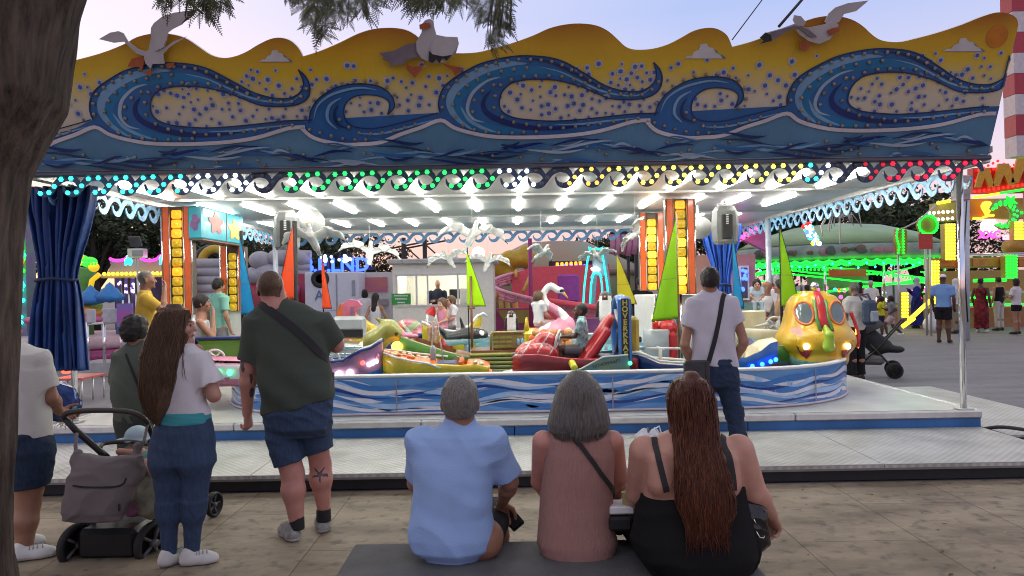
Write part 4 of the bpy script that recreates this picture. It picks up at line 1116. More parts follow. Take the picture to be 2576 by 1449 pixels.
# purple boat with porthole lamps
o = boat('purple_boat', 852, 8.55, 0, 'purple boat with white round lamps and a toothed smile on its prow')
hull(o, 1.0, [(0,.10,.26,-.05),(.12,.20,.24,-.05),(.35,.25,.21,-.05),(.62,.24,.24,-.05),(.75,.22,.32,-.05),(.88,.15,.36,-.05),(.97,.07,.42,-.03),(1,.02,.43,.05)], (.12,.62,.14), [g_pur, g_blue, g_gry, g_navy])
b = MB()
for sy in (-1,1): b.tube([((t-.5)*1.0, sy*w_, z+.012) for t, w_, z in ((0,.10,.26),(.12,.20,.24),(.35,.25,.21),(.6,.245,.235),(.7,.23,.30),(.78,.205,.335),(.88,.15,.36),(.97,.07,.42),(1,.02,.44))], .020, 8)
b.build('gunwale', g_navy, o); lamps(o, [(-.20,-.243,.085),(-.08,-.247,.085),(.05,-.247,.09),(.17,-.235,.10)], .034, l_w); lamps(o, [(.375,-.165,.19),(.41,-.142,.205),(.445,-.118,.22)], .020, l_w, (.55,-1,0)); lamps(o, [(.31,-.205,.215)], .022, l_r, (.4,-1,0)); wheel_s(o, (-.10,.0,.26), .10)
MB().ell((.46,-.09,.27), (.025,.025,.04)).build('nose', g_pink, o)
# pink and white car boat at left
o = boat('pink_car_boat', 545, 8.75, .05, 'pink and white car shaped boat with green dashboard and white steering wheel')
hull(o, 1.05, [(0,.22,.26,-.05),(.1,.30,.27,-.05),(.5,.33,.22,-.05),(.8,.32,.21,-.05),(1,.26,.19,-.04)], (.15,.85,.14), [g_wht, g_pink, g_blk, g_pink])
MB().box((.06,.18,.36), (.72,.05,.24), bev=.05).build('windscreen', gl('dash_green', (.10,.28,.02)), o); b = MB(); b.tube([(-.32,.16,.28),(-.30,.155,.49),(.40,.155,.49),(.44,.16,.28)], .022, 8); b.build('screen_frame', g_navy, o)
MB().grid(lambda a, t: V((-.40+.92*a, -.02-.20*t, .30-.02*t-.05*a+.03*math.sin(PI*t))), 12, 6).build('bonnet', g_pink, o)
wheel_s(o, (.02,-.10,.29), .095, .5); wheel_s(o, (-.22,-.10,.29), .08, .5); lamps(o, [(-.02,-.335,.12),(.12,-.335,.13),(.25,-.335,.12)], .024, l_g); lamps(o, [(.30,.15,.36),(-.24,-.19,.31)], .035, l_r); lamps(o, [(-.17,-.2,.30),(-.10,-.2,.295)], .022, l_w)
b = MB()
for x in (-.05,.22):
    b.prism([(.03*math.sin(t)**3+x, (.026*math.cos(t)-.010*math.cos(2*t)-.004*math.cos(3*t))+.05) for t in [2*PI*i/24 for i in range(24)]], lambda a, z, d_: V((a, -.336-d_, z)), 0, .006)
b.build('heart', g_pur, o)
# yellow boat
o = boat('yellow_boat', 1094, 8.62, .02, 'yellow rowing style boat with orange cockpit, blue seat and studded bow')
hull(o, 1.26, [(0,.03,.30,.08),(.04,.12,.29,-.02),(.15,.23,.25,-.05),(.35,.28,.19,-.05),(.7,.28,.16,-.05),(.9,.25,.16,-.05),(1,.20,.12,-.04)], (.50,.80,.13), [g_yel, gl('mustard', (.33,.24,.02)), g_org, g_yel])
b = MB(); b.tube([((t-.5)*1.26, -w_*1.0, z+.02) for t, w_, z in ((.03,.10,.29),(.15,.23,.25),(.30,.27,.205),(.45,.28,.175),(.56,.28,.12))], .012, 8); b.tube([((t-.5)*1.26, w_*1.0, z+.04) for t, w_, z in ((.03,.10,.29),(.15,.23,.26),(.30,.27,.225),(.45,.28,.2),(.6,.28,.18))], .012, 8); b.build('hand_rail', g_wht, o)
MB().box((.10,.0,.14), (.32,.42,.09), bev=.03).build('seat', g_navy, o); MB().box((.30,-.0,.16), (.05,.50,.13), bev=.02).build('backrest', g_org, o)
b = MB(); rr = random.Random(2)
for i in range(22): t = rr.uniform(.06,.42); w_ = np.interp(t, [0,.15,.35,.5], [.05,.2,.25,.26])*rr.uniform(-.85,.85); b.ell(((t-.5)*1.26, w_, np.interp(t,[0,.15,.35,.5],[.33,.29,.235,.20])), (.028,.022,.018), 8, 5, i % 2)
b.build('studs', [g_crm, g_org], o)
b = MB(); b.box((.47,-.08,.19), (.05,.32,.03), bev=.01); b.box((.54,-.08,.17), (.05,.28,.03), bev=.01); b.build('stern_steps', g_crm, o); lamps(o, [(.63,-.06,.06)], .03, l_r, (1,-.4,0))
MB().lathe([(0,-.05),(.03,-.05),(.035,.12),(.02,.16),(0,.17)], 10, (-.02,-.1,.22)).build('winch', g_gry, o)
b = MB(); b.tube([(-.06,.1,.22),(-.03,.12,.62),(.0,.12,.70)], .010, 6); b.tube([(.08,.1,.20),(.02,.12,.62),(.0,.12,.70)], .010, 6)
b.build('rope', mat('rope_white', (.6,.6,.58), .8, var=.5, scale=60), o)
# red hover boat with blue fan tower
o = boat('hover_boat', 1440, 8.62, 0, 'red hover boat with white rubber skirt and lettered blue fan tower')
hull(o, 1.42, [(0,.05,.22,-.02),(.06,.20,.26,-.05),(.2,.30,.27,-.05),(.45,.33,.22,-.05),(.8,.33,.20,-.05),(1,.30,.20,-.05)], (.33,.66,.14), [gl('deep_red', (.22,.008,.015)), gl('deep_red', (.22,.008,.015)), g_blk, g_red])
b = MB()
for i in range(9): a = PI*.55+PI*.45*i/8*1.9; b.ell((-.48+.30*math.cos(a)-.02, .30*math.sin(a), .0), (.075,.07,.06), 10, 6)
for i in range(4): b.ell((-.38+.12*i, -.34, -.01), (.07,.05,.055), 10, 6)
b.build('rubber_skirt', g_wht, o)
sdf_mesh('nose_cowl', [p_el((-.42,0,.26),(.26,.25,.16),.03), p_el((-.32,0,.40),(.14,.15,.12),.04), p_el((-.60,-.10,.19),(.08,.10,.06),.02,'s'), p_el((-.60,.10,.19),(.08,.10,.06),.02,'s'), p_plane((0,0,.10),(0,0,-1))], .013, [g_red, g_crm, gl('grid_white', (.55,.45,.40))], o, [(lambda P: (np.abs(np.sin(P[:,1]*22+P[:,2]*9)) < .16)|(np.abs(np.sin(P[:,0]*20-P[:,2]*14)) < .16), 2), (lambda P: (P[:,2] < .26) & (P[:,0] < -.42), 1)])
lamps(o, [(-.58,-.14,.19)], .05, g_navy, (-.6,-1,0))
sdf_mesh('seat', [p_rc((.16,0,.22),(.40,0,.60),.16,.13,.05,'u',((-.8,0,.5),.5)), p_rc((.15,-.17,.18),(.38,-.15,.50),.06,.05,.03), p_rc((.15,.17,.18),(.38,.15,.50),.06,.05,.03)], .013, g_red, o)
wheel_s(o, (-.17,0,.40), .13, .2, PI/2-.3)
MB().lathe([(.030,0),(.040,.03),(.040,.20),(.03,.22),(0,.22)], 12, (-.05,-.26,.20), M=Euler((1.9,.2,.2)).to_matrix()).build('float_cushion', gl('lemon', (.70,.66,.03)), o)
sp_ = [(-.28,.045),(.05,.11),(.30,.24),(.58,.26),(.60,.08),(.20,.03)]
b = MB(); b.prism(sp_, lambda x, z, d_: V((x,-.34-d_,z)), 0, .05); b.prism(sp_, lambda x, z, d_: V((x,.34+d_,z)), 0, .05); b.build('side_pod', gl('pod_blue', (.03,.16,.35), col2=(.22,.30,.10), scale=4), o)
b = MB(); b.tube([(-.28,-.395,.05),(.05,-.395,.115),(.30,-.395,.245),(.58,-.395,.265)], .010, 6); b.build('pod_trim', g_wht, o)
ring = [(.56, .40*math.cos(a)*.8, .50+.40*math.sin(a)) for a in [2*PI*i/28 for i in range(28)]]
b = MB(); b.tube(ring, (.07,.035), 10, closed=True); b.build('fan_ring', g_blue, o)
b = MB()
for k in range(4): a = PI/4+k*PI/2; b.tube([(.56,0,.5),(.56,.31*math.cos(a)*.8,.5+.36*math.sin(a))], [(.03,.015),(.055,.01)], 6)
b.ell((.56,0,.5), .05); b.build('fan_blades', g_gry, o)
MB().box((.56,-.315,.52), (.15,.07,.78), bev=.03).build('fan_tower', g_blue, o)
for i, ch in enumerate('HOVERKRAFT'): text_obj('letter', ch, .085, gl('letter_yellow', (.55,.50,.10)), o, Matrix.Translation((.56,-.352,.84-.072*i)) @ FACE, .003, .003)
MB().box((.56,-.3505,.52), (.085,.004,.74)).build('letter_board', g_blk, o)
text_obj('letter_small', 'HOVERKRAFT', .052, g_blk, o, Matrix.Translation((.34,-.392,.17)) @ Matrix.Rotation(-.22,4,'Y') @ FACE, .003)
lamps(o, [(.60,-.40,.17)], .018, l_g)
MB().box((.70,.0,.42), (.09,.42,.52), bev=.04).build('rear_panel', gl('gold', (.30,.17,.02), col2=(.45,.33,.03), scale=5), o)
# rubber duck and blue swoosh boat
o = boat('rubber_duck', 1592, 8.5, 0, 'yellow duck figure with orange beak between red boat and navy boat', 'duck figure')
sdf_mesh('body', [p_el((0,0,.05),(.15,.12,.10),.03), p_el((-.02,0,.17),(.085,.08,.085),.03), p_rc((.10,0,.06),(.17,0,.02),.06,.03,.02), p_rc((-.12,.0,.10),(-.16,0,.16),.05,.03,.02)], .010, g_yel, o); MB().lathe([(0,0),(.06,.0),(.05,.10),(.055,.13),(.03,.11),(0,.11)], 8, (-.01,0,.235), smooth=False).build('hat', g_org, o); MB().ell((.15,-.07,.03), (.06,.05,.022)).build('beak', g_org, o)
lamps(o, [(.05,-.075,.19)], .016, g_blk)
o = boat('navy_boat', 1664, 8.5, 0, 'navy blue boat with white curled prow and orange lamps')
hull(o, .75, [(0,.05,.24,.10),(.08,.12,.25,.05),(.2,.18,.22,-.0),(.4,.22,.15,-.05),(.7,.22,.13,-.05),(1,.18,.11,-.05)], (.35,.9,.1), [g_navy, g_navy, g_crm, g_wht])
b = MB()
for sy in (-1,1): b.tube([((t-.5)*.75, sy*w_, z+.015) for t, w_, z in ((0,.04,.20),(.02,.06,.25),(.08,.12,.265),(.2,.18,.235),(.4,.22,.165),(.7,.22,.145),(1,.18,.125))], .016, 8)
b.build('gunwale', g_wht, o); lamps(o, [(-.03,-.22,.05),(.15,-.225,.01)], .028, l_o); b = MB(); b.tube([(-.02,0,.12),(-.02,0,.32)], .022, 8); b.tube([(-.18,0,.31),(.3,0,.30)], .012, 8); b.tube([(-.02,-.2,.31),(-.02,.2,.31)], .012, 8); b.build('grab_frame', g_wht, o)
# blue boat and green boat right of the standing man, cream boat behind
o = boat('blue_wave_boat', 1880, 8.75, .12, 'blue wave edged boat with four blue lamps beside the standing man in white')
hull(o, .62, [(0,.22,.18,-.05),(.3,.24,.17,-.05),(.6,.23,.24,-.05),(.8,.20,.32,-.05),(1,.14,.34,-.04)], (.05,.6,.12), [g_blue, gl('rust', (.25,.04,.02)), g_crm, g_navy]); lamps(o, [(-.06,-.242,.08),(.06,-.24,.10),(.17,-.225,.125),(.24,-.21,.145)], .022, l_b)
o = boat('green_striped_boat', 1948, 9.3, .2, 'lilac and green striped boat beside the fish faced pod')
hull(o, .8, [(0,.20,.32,-.05),(.3,.25,.27,-.05),(.7,.25,.24,-.05),(1,.2,.2,-.05)], (.1,.8,.1), [g_grn, gl('lilac', (.24,.21,.34)), g_teal, g_pur]); lamps(o, [(-.18,-.235,.29)], .025, l_g)
o = boat('cream_boat', 1915, 10.3, 0, 'cream boat with steering wheel behind the blue wave edged boat')
hull(o, .95, [(0,.28,.42,-.05),(.5,.32,.40,-.05),(1,.25,.34,-.05)], (.1,.9,.22), [g_crm, g_crm, g_crm, g_wht]); MB().box((-.14,.22,.48), (.55,.05,.34), bev=.02).build('seat_back', g_crm, o); wheel_s(o, (.16,-.05,.46), .11, .3); sdf_mesh('figurehead', [p_rc((.25,0,.42),(.34,0,.60),.07,.05,.03), p_rc((.05,-.1,.47),(-.12,-.12,.44),.025,.015,.01)], .012, [gl('sky_print', (.40,.48,.58), col2=(.65,.62,.55), scale=20)], o)
# fish faced pod
o = boat('fish_pod', 2052, 9.15, -.12, 'glossy yellow fish faced pod with two grey windows and green nose')
pod = [p_el((0,.05,.32),(.465,.55,.28),.04), p_st([(0,.08,.30,.44,.46),(0,.08,.46,.385,.40),(0,.09,.62,.345,.36),(0,.10,.78,.305,.31),(0,.11,.86,.25,.25),(0,.12,.905,.15,.16)],.05,n=2.7), p_el((0,.0,.10),(.36,.45,.2),.05), p_plane((0,0,-.02),(0,0,-1))]
def podp(P): return vnoise(P*np.array((7,7,9)),1,5)
sdf_mesh('shell', pod, .014, [gl('pod_yellow', (.62,.42,.012), col2=(.66,.33,.012), scale=3), gl('pod_pink', (.66,.24,.26), col2=(.60,.42,.30), scale=8), gl('pod_blue2', (.05,.16,.40)), gl('pod_teal', (.22,.42,.35)), gl('pod_wine', (.16,.02,.05))], o,
 [(lambda P: (podp(P) > .55) & (np.abs(P[:,0]) > .25) & (P[:,2] > .2), 1), (lambda P: (P[:,2] < .14+.05*np.sin(P[:,0]*9)) & (P[:,0] < -.10), 3), (lambda P: (P[:,2] < .07+.03*np.sin(P[:,0]*14)) & (np.abs(P[:,0]) < .16), 2), (lambda P: (P[:,2] < .08+.02*np.sin(P[:,0]*20)) & (P[:,0] > .14), 4)])
def on_pod(x, z, off=0.0):
    y = -.8
    for _ in range(60):
        d_ = sdf_eval(pod, np.array([[x, y, z]]))[0]
        if d_ < off+.002: break
        y += max(d_-off, .003)
    return V((x, y, z))
win = mat('pod_glass', (.13,.17,.18), .08, var=.1, coat=.5)
for sx in (-1,1):
    fr = [on_pod(sx*.19+.098*math.cos(a), .66+.135*math.sin(a), .0) for a in [2*PI*i/28 for i in range(28)]]
    w_ = MB().tube(fr, .016, 8, closed=True).build('window_frame', g_org, o)
    def wf(a, t, sx=sx):
        an = 2*PI*a; return on_pod(sx*.19+.096*t*math.cos(an), .66+.133*t*math.sin(an), .004)
    MB().grid(wf, 24, 4).build('pane', win, w_)
    e_ = [on_pod(sx*x, z, .004) for x, z in ((.12,.37),(.33,.34),(.32,.26),(.27,.17),(.215,.125),(.17,.22))]
    c = sum(e_, V())/len(e_); b = MB(); b.add([p for p in e_]+[c+V((0,-.015,0))], [(i,(i+1)%6,6) for i in range(6)]); b.build('eye_patch', gl('wine', (.20,.01,.02)), o)
    lamps(o, [on_pod(sx*.235, .275, .022)], .028, l_w, (sx*.2,-1,.1))
MB().tube([on_pod(0,.50,.012), on_pod(0,.62,.012), on_pod(0,.74,.012), on_pod(0,.84,.012), V((0,-.06,.915))], [(.05,.016)]*4+[(.04,.016)], 10).build('brow_stripe', g_red, o)
for sx in (-1,1): MB().tube([on_pod(sx*.066,.46,.004), on_pod(sx*.066,.62,.004), on_pod(sx*.066,.80,.004), V((sx*.06,.0,.91))], [(.022,.012)]*4, 8).build('brow_edge', g_grn, o)
n0 = on_pod(0,.36,0); sdf_mesh('nose', [p_rc(n0+V((0,-.02,-.08)), n0+V((0,-.035,.05)), .070, .050, .02), p_rc(n0+V((0,-.035,.05)), on_pod(0,.56,.0), .05, .012, .02)], .009, g_ltg, o)
MB().ell((0,.02,.985), .052, 16, 10).build('top_ball', m_chrome, o)
lamps(o, [(.45,-.05,.42),(.46,-.10,.26)], .03, l_o, (1,-.4,0)); MB().tube([(.40,-.05,.66),(.46,-.02,.52),(.47,-.10,.38),(.44,-.16,.24)], .022, 8).build('side_fin', g_red, o)
# dolphin
o = boat('dolphin', 972, 9.4, .1, 'yellow green dolphin figure with pink beak leaping right', 'dolphin figure')
sdf_mesh('body', [p_rc((-.20,0,.02),(-.13,0,.30),.09,.125,.05), p_rc((-.13,0,.30),(.03,0,.42),.125,.115,.05), p_rc((.03,0,.42),(.12,0,.37),.115,.085,.04), p_rc((.15,0,.36),(.34,0,.345),.046,.020,.015), p_rc((-.10,-.10,.24),(-.01,-.16,.10),.045,.02,.02,'u',((1,.3,0),.4)), p_rc((-.02,0,.5),(-.12,0,.56),.04,.015,.03,'u',((0,1,0),.4))], .010, [g_olv, g_pink, g_blk], o, [(lambda P: P[:,0] > .175, 1), (lambda P: ((P-np.array((.11,-.085,.385)))**2).sum(1) < .0005, 2)])
o.scale = (1.12,)*3; o.location.z += .05
lamps(o, [(.12,-.12,.24)], .05, l_o); MB().tube([(.12,-.10,.0),(.12,-.10,.24)], .02, 8).build('lamp_post', g_gry, o)
# green punt, lattice raft, back row
o = boat('green_punt', 1110, 9.5, -.05, 'green punt with brown stepped bow behind the yellow boat')
hull(o, 1.0, [(0,.20,.44,.0),(.3,.24,.34,-.04),(.6,.24,.24,-.05),(.85,.20,.17,-.05),(1,.06,.14,-.02)], (.1,.7,.15), [g_grn, g_brn, g_brn, mat('tan_trim', (.30,.24,.14), .5)])
b = MB(); b.prism([(.10,.10),(.22,.20),(.30,.17),(.36,.09),(.50,.05),(.52,.0),(.10,0)], lambda x, z, d_: V((x,-.27-d_,z)), 0, .05); b.build('bow_step', mat('tan_trim', (.30,.24,.14), .5), o)
o = boat('log_raft', 1253, 9.5, .04, 'olive slatted raft with a cabin wall of little windows')
b = MB()
for y in (-.25,.25):
    for i in range(5): b.tube([(-.37,y,.0+.05*i),(.36,y,.0+.05*i)], .025, 8, i % 2)
b.build('log_side', [g_olv, gl('olive2', (.20,.21,.07))], o); b = MB(); b.box((0,0,.24), (.70,.50,.03)); b.build('deck', g_brn, o)
MB().box((.12,-.16,.36), (.40,.05,.22), bev=.02).build('cabin_wall', gl('khaki', (.24,.19,.06)), o)
b = MB()
for i in range(3):
    for j in range(3): b.box((-.04+.085*i,-.19,.30+.055*j), (.066,.012,.034))
b.build('slat_window', g_olv, o); b = MB()
for i in range(2): b.ell((.245+.05*i,-.192,.35), (.022,.012,.045), 10, 8)
b.build('oval_window', g_ltb, o); b = MB(); b.tube([(-.10,-.19,.25),(-.10,-.19,.45),(-.07,-.19,.475),(.33,-.19,.475)], .015, 8); b.build('cabin_frame', gl('frame_olive', (.33,.28,.08)), o)
def penguin(u, v, Y, s, rz, label):
    p = W(u, v, Y); o = empty('penguin_figure', p, rz, label, 'penguin figure', 'penguin figures on the boats')
    b = sdf_mesh('body', [p_rc((0,0,.10*s),(0,0,.30*s),.115*s,.10*s,.04*s), p_el((0,-.005,.385*s),(.088*s,.085*s,.082*s),.04*s), p_rc((-.10*s,0,.30*s),(-.135*s,0,.10*s),.03*s,.022*s,.02*s), p_rc((.10*s,0,.30*s),(.135*s,0,.10*s),.03*s,.022*s,.02*s)], .010, [g_blk, g_wht, gl('neck_yellow', (.6,.42,.08))], o, [(lambda P: (P[:,1] < -.02*s) & (np.abs(P[:,0]) < .088*s) & (P[:,2] < .335*s), 1), (lambda P: (P[:,1] < -.02*s) & (np.abs(P[:,0]) > .04*s) & (np.abs(P[:,0]) < .10*s) & (P[:,2] > .325*s) & (P[:,2] < .40*s), 1)])
    MB().lathe([(.022*s,0),(.014*s,.035*s),(0,.065*s)], 8, (0,-.08*s,.385*s), M=Matrix.Rotation(PI/2+.15,3,'X')).build('beak', g_org, o); b = MB()
    for sx in (-1,1): b.ell((sx*.05*s,-.05*s,.0), (.045*s,.07*s,.018*s), 10, 6)
    b.build('feet', g_org, o); return o
penguin(1287, 838, 9.5, .62, .0, 'black and white penguin figure standing on the slatted raft'); penguin(1524, 812, 10.4, .95, -.2, 'large penguin figure rising behind the red hover boat')
o = boat('swan_boat', 1385, 11.3, -.1, 'pink and white swan boat with orange scalloped feathers')
sw = spline([(.20,0,.30),(.24,0,.50),(.12,0,.66),(-.06,0,.78),(-.10,0,.93),(.0,0,1.05),(.10,0,1.0)], 4)
P_ = [p_el((.05,0,.26),(.36,.26,.26),.05), p_el((.22,0,.40),(.17,.17,.2),.05), p_plane((0,0,-.03),(0,0,-1))]
for a, c in zip(sw, sw[1:]): P_.append(p_rc(a, c, .085-.04*max(0,min(1,(c[2]-.4)/.5)), .085-.04*max(0,min(1,(c[2]-.42)/.5)), .02))
P_ += [p_el((.14,0,.985),(.075,.05,.05),.02), p_rc((.18,0,.965),(.27,0,.86),.028,.010,.015)]
sdf_mesh('body', P_, .013, [g_wht, g_pink, gl('beak_gold', (.55,.30,.03)), g_blk], o, [(lambda P: (vnoise(P*np.array((11,11,12)),1,3) > -.05) & (P[:,2] < .93), 1), (lambda P: (P[:,0] > .205) & (P[:,2] > .75), 2), (lambda P: (P[:,0] > .15) & (P[:,2] > .955) & (P[:,2] < 1.0), 3)])
b = MB()
for j in range(4):
    for i in range(5): b.ell((-.26+.12*i+.05*(j%2), -.245+.012*j*0-.01*j+.03*abs(i-2)*.5, .10+.085*j), (.068,.03,.055), 10, 6, (i+j) % 2)
b.build('feathers', [g_org, gl('peach', (.68,.30,.10))], o); MB().box((-.30,0,.25), (.30,.36,.32), bev=.08).build('seat_tub', g_yel, o)
MB().tube([(-.36,-.1,.38),(-.36,-.1,.58)], [.05,.015], 8).build('knob', g_yel, o)
o = boat('yellow_jet_boat', 928, 13.0, .0, 'yellow jet shaped boat with pink and orange tail fin')
sdf_mesh('fuselage', [p_rc((-.25,0,.46),(.52,0,.14),.14,.05,.04), p_rc((-.3,0,.55),(-.1,0,.42),.10,.10,.04), p_rc((-.15,-.22,.32),(.45,-.20,.12),.05,.03,.03), p_el((0,0,.08),(.45,.25,.14),.04)], .016, [g_yel, gl('lilac', (.24,.21,.34))], o, [(lambda P: P[:,2] < .14, 1)])
b = MB(); b.prism([(-.42,.15),(-.34,.12),(-.20,.30),(-.22,.66),(-.12,.78),(-.18,.86),(-.34,.88),(-.46,.78),(-.47,.6)], lambda x, z, d_: V((x,-.08+d_,z)), 0, .16); b.build('tail_fin', gl('tail_pink', (.66,.16,.25)), o); b = MB(); b.prism([(-.46,.3),(-.42,.3),(-.46,.82),(-.53,.72),(-.54,.55)], lambda x, z, d_: V((x,-.10+d_,z)), 0, .18); b.build('tail_edge', g_org, o); lamps(o, [(-.30,-.18,.12)], .05, l_o); MB().box((-.27,-.105,.56), (.06,.02,.38)).build('tail_panel', g_pur, o)
o = boat('striped_car_boat', 1036, 12.6, 0, 'rounded multicoloured car boat with blue windows behind the dolphin')
sdf_mesh('shell', [p_el((0,0,.20),(.36,.28,.18),.05), p_el((-.06,0,.38),(.22,.22,.16),.06), p_plane((0,0,0),(0,0,-1))], .014, [gl('rose', (.45,.14,.18)), g_org, gl('mint', (.30,.42,.20)), g_wht], o, [(lambda P: np.sin(P[:,0]*17+P[:,2]*9) > .5, 1), (lambda P: np.sin(P[:,0]*13-P[:,2]*15+1) > .6, 2), (lambda P: np.sin(P[:,0]*23+P[:,2]*19+2) > .8, 3)]); b = MB(); b.ell((.16,-.22,.26), (.09,.05,.045), 12, 8); b.build('window', g_navy, o); MB().lathe([(0,0),(.09,0),(.09,.16),(.06,.18),(0,.18)], 12, (.36,-.1,.08), M=Matrix.Rotation(PI/2,3,'Y')).build('bumper', g_blue, o)
o = boat('longship_boat', 1138, 12.0, 0, 'yellow longship boat with purple rim, red shield and swept prow')
hull(o, .95, [(0,.18,.50,.05),(.25,.24,.38,-.02),(.6,.25,.33,-.05),(.8,.2,.42,-.02),(.93,.09,.56,.15),(1,.03,.60,.5)], (.1,.75,.2), [g_yel, g_yel, g_pur, g_pur]); b = MB()
for sy in (-1,1): b.tube([((t-.5)*.95, sy*w_, z) for t, w_, z in ((0,.18,.52),(.25,.24,.40),(.6,.25,.35),(.8,.2,.44),(.93,.09,.59),(1.03,.02,.63),(1.09,.0,.58))], .022, 8)
b.build('rim', g_wht, o); MB().lathe([(.12,0),(.11,.02),(.03,.05),(0,.06)], 16, (-.10,-.26,.14), M=Matrix.Rotation(PI/2,3,'X')).build('shield', g_red, o)
MB().lathe([(.10,0),(.09,.05),(.03,.14),(0,.16)], 8, (-.36,-.0,.62), M=Matrix.Rotation(.4,3,'Y'), smooth=False).build('red_roof', g_red, o); b = MB()
for x, y in ((-.42,-.12),(-.28,-.12)): b.tube([(x,y,.0),(x+.03,y,.62)], .018, 6)
b.build('roof_post', mat('rope_white', (.6,.6,.58), .8), o); lamps(o, [(-.40,-.16,.42)], .03, l_r)
o = boat('orca_figure', 1175, 10.9, .2, 'black and white orca figure behind the lime sail', 'orca figure')
sdf_mesh('body', [p_rc((-.25,0,.30),(.12,0,.34),.10,.12,.05), p_el((.20,0,.34),(.11,.1,.1),.04), p_rc((-.05,0,.42),(-.10,0,.60),.04,.015,.04,'u',((0,1,0),.5)), p_rc((-.25,0,.30),(-.42,0,.46),.07,.03,.03)], .012, [g_blk, g_wht], o, [(lambda P: (P[:,2] < .30) & (P[:,1] < 0), 1), (lambda P: ((P-np.array((.20,-.09,.38)))**2).sum(1) < .0016, 1)]); MB().tube([(0,0,-.02),(0,0,.28)], .05, 8).build('stand', g_gry, o)
o = boat('motor_boat', 872, 11.0, .05, 'pale grey motor boat with black windscreen and chrome rail behind purple boat')
hull(o, .72, [(0,.28,.30,-.05),(.6,.32,.26,-.05),(1,.27,.22,-.05)], (.2,.8,.14), [g_wht, g_gry, g_crm, g_gry]); MB().box((.02,.10,.48), (.50,.20,.34), bev=.05).build('console', g_gry, o); MB().box((.04,-.012,.40), (.40,.03,.14), bev=.02).build('windscreen', g_blk, o); b = MB(); b.tube([(-.3,-.34,.22),(.34,-.34,.22)], .014, 8); b.tube([(-.3,-.34,.12),(.34,-.34,.12)], .014, 8); b.build('rail', m_chrome, o); MB().lathe([(.07,0),(.09,.05),(.03,.06),(.02,.18),(0,.18)], 12, (-.25,.05,.40)).build('trumpet', g_crm, o)
o = boat('steam_cart_boat', 1655, 10.0, 0, 'grey drum boat with red dome and yellow warning lamp beside white panels')
MB().lathe([(.17,0),(.18,.02),(.18,.40),(.165,.42),(0,.42)], 24, (-.02,0,.02)).build('drum', g_gry, o); MB().lathe([(.14,0),(.15,.1),(.10,.2),(0,.23)], 16, (.12,.05,.36), sx=1.1).build('dome', g_red, o); lamps(o, [(-.05,-.10,.60)], .045, l_y); MB().tube([(-.05,-.06,.40),(-.05,-.06,.62)], .04, 8).build('lamp_post', g_red, o); MB().box((.17,.02,.20), (.14,.3,.42), bev=.05).build('tender', g_red, o)
o = boat('pale_blue_boat', 1588, 10.2, 0, 'pale blue cruiser boat with black grille between duck and pillars')
sdf_mesh('hull', [p_el((0,0,.12),(.30,.25,.16),.04), p_rc((-.05,0,.28),(.0,0,.52),.14,.10,.06)], .014, [g_ltb, g_wht], o, [(lambda P: P[:,2] > .44, 1)]); MB().box((0,-.16,.30), (.22,.03,.08), bev=.012).build('grille', g_blk, o); b = MB()
for i in range(3): b.tube([(-.13,-.235,.10+.05*i),(.13,-.235,.10+.05*i)], .014, 8)
b.build('bumper_bar', g_wht, o)
# centre island with diamond panels
o = empty('diamond_island', (2.48,11.0,WZ), 0, 'white centre housing with blue diamond pattern under the right pillars', 'housing')
MB().box((0,0,.43), (1.05,1.7,.92), bev=.01).build('casing', m_white, o); b = MB(); dm = mat('diamond_blue', (.06,.22,.50), .35, var=.2)
for i in range(5):
    for j in range(3):
        cx_, cz_ = -.42+.21*i, .13+.30*j+(.15 if i % 2 else 0)
        if cz_ > .82: continue
        for s_ in (1, -1):
            out = [(cx_,cz_+.13),(cx_+.045*1,cz_),(cx_,cz_-.13),(cx_-.045,cz_)]
        b.prism(out, lambda x, z, d_: V((x,-.851-d_,z)), 0, .004)
        b.prism([(cx_+(x-cx_)*.5, cz_+(z-cz_)*.5) for x, z in out], lambda x, z, d_: V((x,-.8555-d_,z)), 0, .002, 1)
b.build('diamond', [dm, m_white], o); b = MB()
for x in (-.52,-.17,.18,.52): b.tube([(x,-.868,.0),(x,-.868,.90)], .016, 8)
b.build('corner_rail', m_chrome, o)
